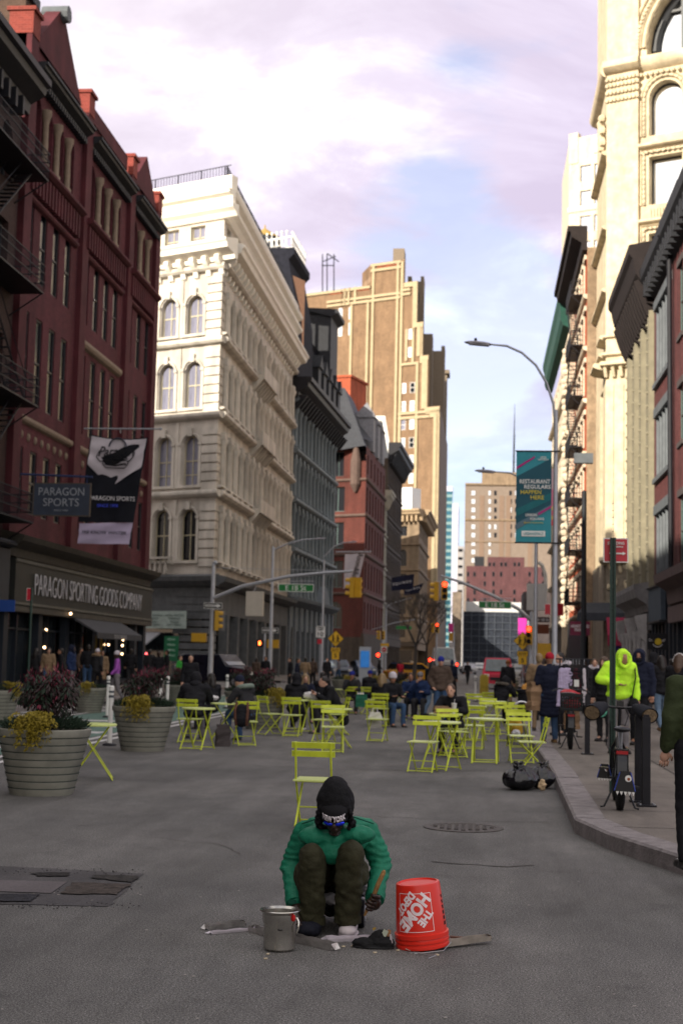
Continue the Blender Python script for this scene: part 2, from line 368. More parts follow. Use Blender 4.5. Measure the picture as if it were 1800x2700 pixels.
def bld(name, label, loc, cat='building', group=None): return thing(name, label, cat, loc, 0, group)
CORN = lambda z, h, d: [(0, z), (d*.25, z), (d*.3, z+h*.3), (d*.8, z+h*.55), (d*.85, z+h*.75), (d, z+h*.8), (d, z+h), (0, z+h)]
BAND = lambda z, h, d: [(0, z), (d*.7, z+h*.2), (d, z+h*.5), (d, z+h*.8), (d*.9, z+h), (0, z+h)]
# ================= maroon brick store on the left =================
X0 = -17.5
def maroon_store():
    t = bld('brick_store', 'maroon brick store building with gables and chimneys above a dark shopfront', (X0, 51, 0)); F = Fr((X0, 51, 0), uN); L = 22.6
    w = MB(); BY = [(0, 8), (8, 16), (16, L)]
    nn = [4, 4, 3]
    rows = [(6.0, 10.4, 7.0, 9.5, .85), (10.4, 15.8, 11.3, 14.8, .85), (15.8, 20.3, 16.2, 19.2, .85)]
    for (b0, b1), n in zip(BY, nn):
        for z0, z1, zb, zt, ww in rows:
            o = bays(b0+.6, b1-.6, n, ww, zb, zt); openwall(w, F, b0, b1, z0, z1, o, .1); fill(t, F, o, style='h', depth=.1)
        o = bays(b0+.9, b1-.9, n, 1.0, 20.9, 23.5, True); openwall(w, F, b0, b1, 20.3, 24.2, o, .5); fill(t, F, o, style='h', depth=.5)
    # parapet, south party wall, roof and the north wall down 18th Street
    w.fbox(F, 0, L, 24.2, 25.3, -.4, 0)
    back = [(X0, 51), (X0, 51+L), (X0-22, 51+L+10.4), (X0-22, 51)]
    mass(w, back, 0, 25.0, 0, True, (1, 2))
    w.build('wall', [brick_maroon], t)
    p = MB(); G2 = Fr((X0-20, 51, 0), (1, 0, 0)); p.fbox(G2, 0, 19.9, 20, 26.8, -1.2, 0); p.build('party_wall', [brick_party], t)
    c = MB(); c.fbox(G2, -.1, 20.05, 26.8, 27.15, -1.3, .15); c.build('coping', [slate], t)
    tr = MB()
    for i, (b0, b1) in enumerate(BY):           # gables over the outer bays, attic panel over the middle
        if i != 1:
            hp = 28.2 if i == 0 else 27.4; m_ = (b0+b1)/2
            tr.add([F(b0+.8, 25.3, .12), F(b1-.8, 25.3, .12), F(m_, hp, .12), F(b0+.8, 25.3, -.5), F(b1-.8, 25.3, -.5), F(m_, hp, -.5)], [(0, 1, 2), (5, 4, 3), (1, 4, 5, 2), (0, 2, 5, 3)])
        else: tr.fbox(F, b0+.6, b1-.6, 25.3, 26.0, -.4, .1)
        # corbel table
        n = int((b1-b0-1.2)/.42)
        for k in range(n):
            a = b0+.6+k*.42; tr.fbox(F, a, a+.2, 19.35, 20.35, 0, .32)
        tr.cornice(F, b0+.5, b1-.5, BAND(20.35, .35, .5)); tr.cornice(F, b0+.5, b1-.5, BAND(19.0, .25, .2))
    for a in (0, 8, 16, L-.9): tr.fbox(F, a, a+.9, 6, 26.0, -.5, .22)
    tr.build('stone_trim', [maroon_trim], t)
    tr = MB()
    for b0, b1 in BY: tr.cornice(F, b0+.9, b1, CORN(24.0, .55, .6))
    for b0, b1 in BY:
        for k in range(int((b1-b0-1)/.3)): tr.fbox(F, b0+.95+k*.3, b0+1.1+k*.3, 23.75, 24.0, 0, .3)
    tr.build('cornice', [iron_dark], t)
    for i, (b0, b1) in enumerate(BY):      # stone columns between the top windows
        s = (b1-b0-1.8)/nn[i]
        for k in range(1, nn[i]):
            cm = MB(); q = F(b0+.9+s*k, 0, .12); cm.lathe([(.2, 20.75), (.2, 20.95), (.13, 21.05), (.12, 22.6), (.15, 22.75), (.23, 23.0), (.23, 23.15)], (q.x, q.y, 0), 10)
            cm.build('column', [terracotta], t, smooth=35)
    for a in (-.1, 7.9, 15.9, L-1.0):
        cm = MB(); cm.fbox(F, a+.07, a+.95, 25.3, 26.2, -.7, .25); cm.fbox(F, a+.0, a+1.05, 26.2, 26.35, -.8, .35); ch = cm.build('chimney', [M('brick_stack', (.19, .035, .025), kind='brick', scale=2.4, var=.2)], t)
        cp = MB(); q = F(a+.55, 26.55, -.25); cp.box(q, (1.15, 1.25, .3), taper=.7)
        for dx, dy in ((-.45, -.45), (.45, -.45), (-.45, .45), (.45, .45)): cp.box(q+Vector((dx, dy, .22)), (.2, .2, .28))
        cp.build('chimney_cap', [slate], ch)
    tr = MB(); tr.cornice(F, 0, L, BAND(10.4, .28, .16)); tr.cornice(F, 8.6, 15.6, BAND(15.0, .35, .2))
    for k in range(26): tr.ell(F(.6+k*.85, 9.95, .02), (.1, .1, .17), n=8, m=5)
    tr.build('string_course', [terracotta], t)
    v = MB(); q = F(4, 27.9, -.2); v.tube([q+Vector((-.5, 0, 0)), q+Vector((.6, 0, 0))], .35, 10); v.build('roof_vent', [grey_paint], t)
    # shopfront
    s = MB(); s.cornice(F, -.2, L+.1, [(0, 5.2), (.3, 5.2), (.35, 5.5), (.8, 5.75), (.9, 5.95), (0, 6.15)]); s.fbox(F, -.2, L, 3.15, 3.35, 0, .5)
    s.build('shop_cornice', [M('shop_cornice', (.055, .05, .042), var=.25, rough=.7)], t)
    s = MB(); s.fbox(F, .35, L+.15, 3.36, 5.15, 0, .42); fa = s.build('fascia', [charcoal], t)
    s = MB()
    for z in (3.42, 5.0): s.fbox(F, .3, L+.2, z, z+.1, .42, .47)
    s.build('fascia_trim', [M('fascia_trim', (.11, .105, .09), var=.2)], t)
    text('PARAGON SPORTING GOODS COMPANY', 17.6, .82, M('letter_silver', (.42, .42, .46), rough=.4, var=.1), t, F(11.3, 4.26, .5), uN, bold=-.015, ext=.012)
    pl = MB()
    for a in (0, 4.2, 8.0, 12.2, 16.3, 20.2, L-.5): pl.fbox(F, a, a+.5, 0, 3.2, -.1, .18)
    pl.fbox(F, 0, L, 0, .45, -.3, .05); pl.build('pilaster', [shop_blue], t)
    for a, b in ((.5, 4.2), (4.7, 8.0), (8.5, 12.2), (12.7, 16.3), (16.8, 20.2), (20.7, L-.5)):
        g = MB(); g.fbox(F, a, b, .45, 3.15, -.35, -.25); g.build('display_window', [glass_shop], t)
        g = MB(); m_ = (a+b)/2; g.fbox(F, m_-.05, m_+.05, .45, 3.15, -.25, -.1); g.fbox(F, a, b, 2.5, 2.58, -.25, -.12); g.build('mullion', [shop_blue], t)
    N_ = Fr((X0-12, 51+L+5.67, 0), uS)       # little shop lamps behind the glass
    lm = M('warm_lamp', (1, .62, .32), emit=5, var=0)
    for px, py, a in ((122, 1661, -.15), (118, 1707, -.15), (245, 1672, -.15), (243, 1704, -.15), (287, 1700, -.15), (323, 1663, -.15), (325, 1687, -.15), (323, 1702, -.15), (322, 1724, -.15), (187, 1618, .6)):
        q = AX(px, py, X0+a); lamp = MB(); lamp.ell(q, .055, n=8, m=6); lamp.build('shop_lamp', [lm], t, smooth=60)
    yl = MB(); yl.fbox(F, 12.9, 15.4, 1.4, 2.5, -.24, -.2); yl.build('window_poster', [M('poster_ochre', (.30, .20, .04), var=.4, scale=2)], t)
    # awning
    aw = MB(); aw.cornice(F, 8.2, 16.2, [(.2, 3.3), (1.5, 2.55), (1.5, 2.3), (1.46, 2.3), (1.46, 2.5), (.2, 3.2)]); a_ = aw.build('awning', [M('awning_grey', (.05, .052, .06), var=.15)], t)
    text('SOLDIERS', 2.2, .17, M('pale_print', (.35, .35, .37), var=0), t, F(12, 2.42, 1.53), uN)
    return t
maroon_store()
def fire_escape(t, F, a0, a1, levels, d=1.25, mat=None, flip=1):
    m = mat or iron_black
    for k, z in enumerate(levels):
        p = MB(); p.fbox(F, a0, a1, z-.06, z, .0, d)
        for h in (.35, .7, 1.0):
            p.tube([F(a0, z+h, 0), F(a0, z+h, d), F(a1, z+h, d), F(a1, z+h, 0)], .025, 5)
        n = int((a1-a0)/.16)
        for i in range(n+1): p.tube([F(a0+(a1-a0)*i/n, z, d), F(a0+(a1-a0)*i/n, z+1.0, d)], .011, 4, cap=False)
        for i in range(5): p.tube([F(a0, z, d*i/4), F(a0, z+1, d*i/4)], .011, 4); p.tube([F(a1, z, d*i/4), F(a1, z+1, d*i/4)], .011, 4)
        for a in (a0+.1, a1-.1): p.tube([F(a, z-.05, d), F(a, z-.9, 0)], .03, 5)
        p.build('landing', [m], t)
        if k+1 < len(levels):
            z2 = levels[k+1]; s = MB(); b0, b1 = (a0+.5, a1-.9) if (k % 2 == 0) == (flip > 0) else (a1-.5, a0+.9)
            for dd in (.35, .9): s.tube([F(b0, z, dd), F(b1, z2, dd)], .035, 5)
            for dd in (.35, .9): s.tube([F(b0, z+.9, dd), F(b1, z2+.9, dd)], .018, 4)
            q = int((z2-z)/.24)
            for i in range(q):
                f_ = (i+.5)/q; a = b0+(b1-b0)*f_; s.fbox(F, a-.1, a+.1, z+(z2-z)*f_-.015, z+(z2-z)*f_+.015, .35, .9)
            s.build('stair', [m], t)
def near_left():
    t = bld('brick_tenement', 'near black brick building with an iron fire escape at the left edge', (X0, 18, 0)); F = Fr((X0, 18, 0), uN); L = 32.9
    w = MB()
    for z0, z1, zb, zt in ((5.5, 9.8, 6.6, 9.0), (9.8, 14.2, 10.8, 13.3), (14.2, 18.4, 15.1, 17.5), (18.4, 22.0, 19.0, 21.2)):
        o = bays(0, L, 11, 1.1, zb, zt, z0 > 18); openwall(w, F, 0, L, z0, z1, o, .3)
        fill(t, F, o[6:], style='h', depth=.3)
    mass(w, [(X0, 18), (X0, 18+L), (X0-22, 18+L), (X0-22, 18)], 0, 22, 0, True, (2, 3)); w.build('wall', [brick_dark], t)
    c = MB(); c.cornice(F, 0, L, CORN(22, 1.3, 1.1))
    for i in range(40): c.fbox(F, .3+i*.8, .5+i*.8, 21.5, 22.2, 0, .5)
    c.build('cornice', [iron_black], t)
    s = MB(); s.fbox(F, 0, L, 3.4, 5.4, 0, .35); s.cornice(F, 0, L, BAND(5.4, .3, .6)); s.build('fascia', [shop_blue], t)
    s = MB(); s.fbox(F, 0, L, 0, 3.4, -.5, -.3)
    for a in range(0, 33, 3): s.fbox(F, a, a+.3, 0, 3.4, -.3, .1)
    s.build('shopfront', [shop_blue], t)
    r = thing('fire_escape', 'black iron fire escape with stairs and landings on the near left building', 'fire escape', F(L-7, 6, 0))
    fire_escape(r, F, L-7.2, L-.3, [6.4, 10.7, 15.0, 19.3])
    s = thing('shop_sign', 'small blue projecting shop sign at the left edge of the photo', 'sign', AX(10, 1597, X0)); g = MB(); q = AX(8, 1597, X0+.5); g.box(q, (.9, .08, .42)); g.build('board', [M('sign_blue', (.02, .06, .25), var=.05)], s)
near_left()
# ================= white marble store with columns =================
def SW(w, zb, zt, ar=False): return [(24-2.2-2.25*k-w/2, 24-2.2-2.25*k+w/2, zb, zt, ar) for k in range(8)][::-1]
def white_store():
    P0 = Vector((-17.5, 93, 0)); u = Vector((.005, .99999, 0)); L = 35.6
    t = bld('marble_store', 'white stone department store with rows of columns and arched windows', P0)
    E_ = Fr(P0, u); Sf = Fr(P0 - uS*24, uS)
    w = MB(); q = MB(); cm = MB(); rows = [(7.4, 12.55, 8.0, 11.5), (12.55, 17.85, 13.1, 16.5), (17.85, 22.95, 18.4, 21.6), (22.95, 28.0, 23.5, 26.2)]
    for i, (z0, z1, zb, zt) in enumerate(rows):
        o = SW(1.35, zb, zt, True); openwall(w, Sf, 0, 24, z0, z1, o, .35)
        fill(t, Sf, o[2:], style='vh' if i != 1 else 'vht', depth=.35, fm=cream_frame, pm=glass_dark if i == 0 else glass_curtain)
        o = bays(1.4, L-1.0, 14, 1.6, zb, zt, True); openwall(w, E_, 0, L, z0, z1, o, .7); fill(t, E_, o[:14], style='h', depth=.7, fm=cream_frame, pm=glass_dark if i < 2 else glass_curtain)
        # arch mouldings, keystones and slim pilasters round each south window
        for (l, r, b, tt, ar) in SW(1.35, zb, zt, True):
            c = (l+r)/2; ra = (r-l)/2
            pts = [Sf(c+(ra+.15)*math.cos(PI*k/10), tt-ra+(ra+.15)*math.sin(PI*k/10), .05) for k in range(11)]; q.tube(pts, .09, 5)
            q.fbox(Sf, c-.16, c+.16, tt-.05, tt+.5, 0, .2)
            for a in (l-.28, r+.06): q.fbox(Sf, a, a+.22, b, tt-ra, 0, .13); q.fbox(Sf, a-.03, a+.25, tt-ra, tt-ra+.18, 0, .2)
            q.fbox(Sf, l-.35, r+.35, b-.18, b, 0, .18)
        for k in range(1, 8): q.fbox(Sf, 22.92-2.25*k-.12, 22.92-2.25*k+.12, z0+.35, z1-.4, 0, .09)
        # columns in front of the Broadway side
        s = (L-2.4)/14
        for k in range(15):
            a = 1.4+s*k; p = E_(a, 0, .12)
            cm.lathe([(.36, zb-.35), (.36, zb-.1), (.27, zb), (.24, zt-.75), (.3, zt-.6), (.4, zt-.35), (.4, zt-.2)], (p.x, p.y, 0), 8, cap=False)
            cm.fbox(E_, a-.42, a+.42, zt-.2, zt+.25, -.2, .35); cm.fbox(E_, a-.45, a+.45, z0+.25, zb-.33, -.2, .4)
        q.cornice(E_, -.1, L, BAND(z1-.35, .5, .55)); q.cornice(Sf, 0, 24.4, BAND(z1-.35, .5, .45))
        q.cornice(E_, 0, L, BAND(zb-.25, .2, .4))
        # rusticated corner
        for k in range(int((z1-z0-.5)/.62)):
            z = z0+.2+k*.62; q.fbox(Sf, 22.8, 24.06, z, z+.5, 0, .12); q.fbox(E_, -.0, 1.0, z, z+.5, 0, .06)
    # attic storey
    o = SW(1.25, 29.5, 31.1); openwall(w, Sf, 0, 24, 28, 32, o, .3); fill(t, Sf, o[2:], style='vh', depth=.3, fm=cream_frame, pm=glass_curtain)
    o = bays(.6, L, 14, 1.5, 29.5, 31.1); openwall(w, E_, 0, L, 28, 32, o, .4); fill(t, E_, o[:14], style='v', depth=.4, fm=cream_frame)
    e1 = P0+u*L; mass(w, [(P0.x, P0.y), (e1.x, e1.y), (e1.x-24, e1.y+10), ((P0-uS*24).x, (P0-uS*24).y)], 0, 32, 0, True, (1, 2))
    openwall(w, Sf, 0, 24, 5.2, 7.4, []); openwall(w, E_, 0, L, 5.2, 7.4, [])
    w.build('wall', [stone_white], t); q.build('moulding', [stone_white], t); cm.build('colonnade', [stone_white], t, smooth=35)
    # main cornice with big scroll brackets
    c = MB()
    for F_, l0, l1, st in ((Sf, 0, 25.2, 1.07), (E_, 0, L+.2, 1.29)):
        c.cornice(F_, l0, l1, [(0, 28.3), (.35, 28.3), (.4, 28.6), (1.2, 28.9), (1.3, 29.2), (1.45, 29.35), (1.45, 29.5), (0, 29.75)])
        n = int((l1-l0)/st)
        for k in range(n): a = l0+.3+k*st; c.cornice(F_, a, a+.36, [(0, 27.3), (.2, 27.4), (.3, 27.8), (.65, 28.1), (.85, 28.35), (.85, 28.62), (0, 28.62)])
        c.cornice(F_, l0, l1, [(0, 31.3), (.2, 31.3), (.45, 31.6), (.75, 31.8), (.8, 32.0), (0, 32.1)])
        c.cornice(F_, l0, l1-.3, [(0, 32.1), (.35, 32.1), (.4, 32.7), (.75, 32.85), (.85, 33.1), (0, 33.2)])
        c.fbox(F_, l0, l1-.4, 33.15, 34.15, -.3, .4)
    c.build('cornice', [M('cornice_white', (.74, .70, .62), var=.06, scale=1, rough=.7)], t)
    r = MB()
    for F_, l in ((Sf, 24.5), (E_, 35)):
        for z in (34.2, 34.95): r.tube([F_(0, z, .1), F_(l, z, .1)], .035, 5)
        for k in range(int(l/.25)): r.tube([F_(k*.25, 34.15, .1), F_(k*.25, 34.95, .1)], .018 if k % 8 else .05, 4, cap=False)
    r.build('roof_railing', [iron_black], t)
    # balconies on the Broadway side
    for z, a0, a1 in ((12.9, 13, 20), (18.1, 13, 20), (23.2, 13, 20)):
        b = MB(); b.fbox(E_, a0, a1, z-.35, z, 0, 1.0); b.fbox(E_, a0, a1, z, z+.7, .85, 1.0)
        for k in range(8): b.cornice(E_, a0+k*.95, a0+.25+k*.95, [(0, z-1.3), (.3, z-1.1), (.9, z-.35), (0, z-.35)])
        b.build('balcony', [stone_white], t)
    # ground floor
    g = MB()
    g.cornice(E_, -.5, L, [(0, 6.2), (.4, 6.3), (.9, 6.6), (1.0, 6.9), (0, 7.1)]); g.cornice(Sf, 0, 24.5, [(0, 6.2), (.4, 6.3), (.9, 6.6), (1.0, 6.9), (0, 7.1)])
    g.fbox(Sf, 0, 24, 4.5, 6.2, 0, .1); g.fbox(E_, 0, L, 4.5, 6.2, 0, .1)
    for k in range(12): g.fbox(Sf, 20.9, 24.1, .1+k*.5, .5+k*.5, -.2, .15); g.fbox(E_, -.0, 1.1, .1+k*.5, .5+k*.5, -.2, .12)
    for k in range(1, 10): g.fbox(E_, k*4.2, k*4.2+.8, 0, 4.5, -.3, .3)
    g.build('ground_storey', [M('ground_grey', (.10, .105, .11), var=.2, blotch=.2)], t)
    bal = MB()
    for F_, l in ((Sf, 21), (E_, L)):
        bal.fbox(F_, 0, l, 8.1, 8.25, .5, .8) if F_ is Sf else None
        for k in range(int(l/.45)):
            if F_ is Sf and (k % 10) in (9, 0): bal.fbox(F_, k*.45, k*.45+.45, 7.1, 8.1, .4, .75)
            elif F_ is Sf: p = F_(k*.45+.22, 0, .6); bal.lathe([(.08, 7.1), (.13, 7.4), (.06, 7.8), (.1, 8.1)], (p.x, p.y, 0), 6, cap=False)
    bal.build('balustrade', [stone_white], t, smooth=40)
    sg = MB(); sg.fbox(Sf, 0, 20.9, .3, 4.5, -.6, -.5); sg.fbox(E_, 1.1, L, .3, 4.4, -.9, -.8); sg.build('shop_glass', [glass_shop], t)
    fr = MB()
    for k in range(24): fr.fbox(E_, 1.2+k*1.6, 1.3+k*1.6, .2, 4.4, -.8, -.6)
    fr.fbox(E_, 1.1, L, 3.1, 3.3, -.8, -.6); fr.build('shop_mullion', [iron_dark], t)
    for k, px in enumerate((405, 462)):
        q0 = AY(px, 1634, 93.6 + (462-px)*.02); f = Fr(q0 - uS*.95, uS); b = MB(); b.fbox(f, 0, 1.9, -.58, .58, 0, .05); v = thing('window_banner', ('pale green window banner nearest the stone corner', 'pale green window banner left of the other one')[1-k], 'banner', q0, group='window banners over the corner shop'); b.build('cloth', [M('banner_sage', (.30, .36, .33), var=.15)], v)
        for z, tx, ww in ((.3, 'REAL FOOD', 1.5), (.08, 'MARKET', 1.0), (-.14, 'FRESH', .7), (-.34, 'DAILY MENU', 1.2)): text(tx, ww, .14, M('sage_print', (.10, .14, .13), var=0), v, q0+uS*0+Vector((0, 0, z))+f.n*.08, uS)
    aw = thing('shop_awning', 'grey shop awning on the corner below the pale green banners', 'awning', Sf(17, 3, .5)); b = MB(); b.cornice(Sf, 13.5, 19.9, [(.1, 3.2), (1.9, 2.3), (1.9, 1.95), (1.85, 1.95), (1.85, 2.2), (.1, 3.1)]); b.build('canvas', [M('awning_pale', (.26, .26, .28), var=.1)], aw)
    gn = thing('menu_board', 'green lit menu board beside the corner shop door', 'sign', AY(452, 1712, 92)); b = MB(); b.box(AY(452, 1710, 92), (.95, .06, 1.6)); b.build('board', [M('board_green', (.02, .13, .06), var=.1)], gn)
    for k in range(4): text('MENU', .5, .14, M('mint_print', (.4, .6, .5), var=0), gn, AY(452, 1686+k*14, 91.9), (1, 0, 0))
    lt = thing('lit_sign', 'small rainbow coloured light display in the corner shop entrance', 'light', AY(377, 1726, 91.6))
    b = MB(); b.box(AY(377, 1727, 91.75), (.75, .06, .42)); b.build('panel', [iron_black], lt)
    for k, (px, py, cl) in enumerate(((367, 1731, (1, .9, .05)), (377, 1722, (.05, .1, 1)), (386, 1732, (.1, .3, 1)), (371, 1722, (.1, 1, .2)), (386, 1724, (1, .1, .1)), (365, 1723, (.9, .1, .3)))):
        b = MB(); b.ell(AY(px, py, 91.6), .09, n=8, m=6); b.build('lamp', [M('lamp_colour_%d' % k, cl, emit=2.2, var=0)], lt)
white_store()
# ================= grey iron-front building with black mansard =================
def grey_store():
    P0 = Vector((-17.25, 128.8, 0)); P1 = Vector((-16.0, 155, 0)); u = (P1-P0).normalized(); L = (P1-P0).length; F = Fr(P0, u)
    t = bld('iron_front_store', 'blue grey iron front building under a tall black mansard roof', P0)
    w = MB(); c = MB(); q = MB()
    for i, (z0, z1, zb, zt) in enumerate([(7, 11.6, 7.7, 10.8), (11.6, 16.2, 12.3, 15.4), (16.2, 20.8, 16.9, 20), (20.8, 25.6, 21.5, 24.8)]):
        o = bays(1, L-1, 11, 1.5, zb, zt, True); openwall(w, F, 0, L, z0, z1, o, .6); fill(t, F, o, style='h', depth=.6)
        s = (L-2)/11
        for k in range(12):
            p = F(1+s*k, 0, .1); c.lathe([(.3, zb-.3), (.22, zb), (.2, zt-.6), (.34, zt-.25), (.34, zt)], (p.x, p.y, 0), 8, cap=False); c.fbox(F, 1+s*k-.36, 1.36+s*k, zt, z1-.3, -.1, .3)
        q.cornice(F, 0, L, BAND(z1-.35, .5, .55))
        for k in range(7): q.fbox(F, L-.9, L+.08, z0+.2+k*.62, z0+.7+k*.62, 0, .15)
    mass(w, [(P0.x, P0.y), (P1.x, P1.y), (P1.x-20, P1.y+9.5), (P0.x-22, P0.y+10)], 0, 26, 0, True, (1, 2, 3)); w.fbox(F, 0, L, 4.2, 7, -.3, .02)
    w.build('wall', [stone_grey], t); c.build('colonnade', [stone_grey], t, smooth=35); q.build('moulding', [stone_grey], t)
    k_ = MB(); k_.cornice(F, -.1, L+.8, CORN(25.6, 2.0, 1.7))
    for k in range(20): k_.cornice(F, .2+k*1.4, .6+k*1.4, [(0, 24.6), (.5, 24.8), (1.3, 25.9), (0, 26)])
    k_.build('cornice', [iron_black], t)
    r = MB(); r.cornice(F, .3, L-.1, [(0, 27.5), (-.6, 31), (-1.3, 34.0), (-1.0, 34.3), (-1.4, 34.5), (-12, 34.6), (-12, 27.5)])
    r.cornice(F, .0, 9, [(.3, 27.5), (.1, 34), (-.8, 38.8), (-.3, 39.3), (-.3, 39.9), (-9, 39.9), (-9, 27.5)])
    r.build('mansard_roof', [M('mansard_black', (.014, .015, .022), var=.4, scale=3, rough=.85, spec=.1)], t)
    for k in range(5):
        a = 11+k*3.4; d = MB(); d.fbox(F, a, a+1.7, 27.6, 30.8, -1.5, .5); d.add([F(a-.2, 30.8, .7), F(a+1.9, 30.8, .7), F(a+.85, 32.2, .7), F(a-.2, 30.8, -1.5), F(a+1.9, 30.8, -1.5), F(a+.85, 32.2, -1.5)], [(0, 1, 2), (1, 4, 5, 2), (0, 2, 5, 3), (0, 3, 4, 1)])
        d.build('dormer', [iron_dark], t)
    d = MB(); d.fbox(F, L-6, L-1, 30, 38.4, -4, .2); d.cornice(F, L-6.3, L-.7, [(.2, 38.2), (.9, 38.6), (.9, 39.0), (-4, 39.3)]); d.build('corner_tower', [iron_dark], t)
    s = MB(); Sx = Fr(P0 + Vector((-7, 3.2, 0)), (1, -.46, 0)); s.fbox(Sx, 3.2, 6.8, 30, 37.5, -3, 0); s.build('chimney', [M('warm_brick', (.50, .28, .17), var=.15)], t)
    cr = MB(); f2 = Fr(P0+Vector((-7.6, 3.4, 0)), (1, -.46, 0))
    for dd, ff, ll in ((0, f2, 7.6), (0, Fr(P0+Vector((-.6, .2, 0)), u), 8)):
        for z in (40.0, 41.0): cr.tube([ff(0, z), ff(ll, z)], .06, 5)
        for k in range(int(ll/.55)):
            a = .3+k*.55; cr.tube([ff(a+.22*math.cos(x), 40.6+.38*math.sin(x)) for x in [PI*j/4 for j in range(9)]], .05, 4)
            cr.tube([ff(a+.27, 40.0), ff(a+.27, 41.5)], .045, 4); cr.ell(ff(a+.27, 41.55), .13, n=6, m=4)
    cr.build('roof_cresting', [white_paint], t)
    g = MB(); g.cornice(F, 0, L, [(0, 6.4), (.9, 6.9), (1.0, 7.2), (0, 7.3)])
    for k in range(10): g.fbox(F, k*2.9, k*2.9+.7, 0, 6.4, -.2, .2)
    g.add([F(14, 7.2, 1), F(19, 7.2, 1), F(16.5, 9, 1), F(16.5, 9, .2), F(14, 7.2, .2), F(19, 7.2, .2)], [(0, 1, 2), (1, 5, 3, 2), (0, 2, 3, 4)]); g.build('ground_storey', [M('ground_blue', (.12, .14, .16), var=.2)], t)
    g = MB(); g.fbox(F, 0, L, 0, 6.2, -.8, -.7); g.build('shop_glass', [glass_dark], t)
grey_store()
def water_tank():
    p = AY(697, 655, 142); t = thing('water_tank', 'round wooden rooftop water tank with a conical roof', 'water tank', (p.x, p.y, 33))
    b = MB(); b.lathe([(1.75, p.z-2.2), (1.7, p.z+1.0)], (p.x, p.y, 0), 20); b.build('tank', [M('tank_wood', (.07, .075, .09), var=.3, stretch=(6, 6, .5))], t, smooth=40)
    b = MB(); b.lathe([(1.85, p.z+.95), (.1, p.z+2.1), (.05, p.z+2.5)], (p.x, p.y, 0), 20); b.build('roof', [M('tank_roof', (.30, .20, .06), var=.2)], t)
    b = MB()
    for k in range(6): b.tube([(p.x+1.4*math.cos(k), p.y+1.4*math.sin(k), 33), (p.x+1.4*math.cos(k), p.y+1.4*math.sin(k), p.z-2.2)], .12, 6)
    for z in (p.z-1.5, p.z-.6, p.z+.3): b.lathe([(1.78, z), (1.78, z+.08)], (p.x, p.y, 0), 20)
    b.build('frame', [iron_black], t)
water_tank()
# ================= farther left side =================
def red_gable():
    P0 = Vector((-14.5, 180, 0)); P1 = Vector((-13.6, 204, 0)); u = (P1-P0).normalized(); E_ = Fr(P0, u); Sf = Fr(P0-uS*14, uS); L = (P1-P0).length
    t = bld('red_gabled_house', 'dark red brick building with a slate gabled roof and tall narrow windows', P0)
    w = MB()
    for z0, z1, zb, zt in ((5, 10, 5.6, 9), (10, 15, 10.8, 14.2), (15, 20, 15.8, 19.2), (20, 24.6, 20.6, 23.8)):
        o = [(8.6, 10.9, zb, zt, z0 == 5), (3.5, 5.5, zb, zt, False)]; openwall(w, Sf, 0, 14, z0, z1, o, .4); fill(t, Sf, o, style='v', depth=.4, fm=green_frame)
        o = bays(0, L, 7, 1.5, zb, zt); openwall(w, E_, 0, L, z0, z1, o, .4); fill(t, E_, o, style='h', depth=.4)
    o = [(8.8, 10.7, 25.2, 28.4, False)]; openwall(w, Sf, 7, 12.5, 24.6, 30.2, o, .4); fill(t, Sf, o, style='v', depth=.4, fm=green_frame)
    w.add([Sf(7, 30.2), Sf(12.5, 30.2), Sf(9.75, 32.8)], [(0, 1, 2)])
    mass(w, [(P0.x, P0.y), (P1.x, P1.y), (P1.x-14, P1.y+7), ((P0-uS*14).x, (P0-uS*14).y)], 0, 24.6, 0, True, (1, 2))
    openwall(w, E_, 0, L, 24.6, 29, bays(0, L, 6, 1.3, 25.5, 28), .3); openwall(w, Sf, 0, 14, 4.5, 5, []); openwall(w, Sf, 0, 7, 24.6, 27, []); openwall(w, Sf, 12.5, 14, 24.6, 27, [])
    w.build('wall', [brick_red], t)
    r = MB(); r.cornice(E_, 0, L, [(-.2, 29), (-3, 36.5), (-9, 36.5), (-11, 27)]); r.add([Sf(6.7, 30.1, .4), Sf(9.75, 33.4, .4), Sf(12.8, 30.1, .4), Sf(6.7, 30.1, -4), Sf(9.75, 33.4, -4), Sf(12.8, 30.1, -4)], [(0, 1, 4, 3), (1, 2, 5, 4)])
    r.build('slate_roof', [slate], t)
    g = MB(); g.tube([Sf(6.8, 30.1, .3), Sf(9.75, 33.2, .3), Sf(12.7, 30.1, .3)], .28, 6)
    for a in (6.9, 12.6): g.lathe([(.2, 23), (.7, 24), (.7, 27), (.1, 29.8)], Vector((Sf(a, 0, .2).x, Sf(a, 0, .2).y, 0)), 10)
    for z in (10, 15, 20, 24.6): g.cornice(Sf, 0, 14.2, BAND(z-.2, .4, .3)); g.cornice(E_, 0, L, BAND(z-.2, .4, .3))
    g.build('stone_trim', [M('brown_trim', (.09, .06, .05), var=.2)], t)
    c = MB(); Bx = Fr(P0+Vector((-8, 10, 0)), (1, -.3, 0)); c.fbox(Bx, -3, 5.2, 30, 39.6, -6, 0); c.fbox(Bx, -3.2, 5.4, 39.6, 39.9, -6.2, .2); c.build('roof_bulkhead', [brick_orange], t)
    for k in (0, 1, 2):
        d = MB(); d.fbox(E_, 5+k*6, 7.2+k*6, 29, 33.5, -2, .3); d.cornice(E_, 4.8+k*6, 7.4+k*6, [(.5, 33.5), (-.6, 35.5), (-2.4, 33.5)]); d.build('dormer', [M('dormer_grey', (.2, .2, .22), var=.2)], t)
    g = MB(); g.fbox(Sf, 0, 14.1, 0, 4.5, -.2, .1); g.fbox(E_, 0, L, 0, 5, -.2, .1); g.build('ground_storey', [stone_brown], t)
red_gable()
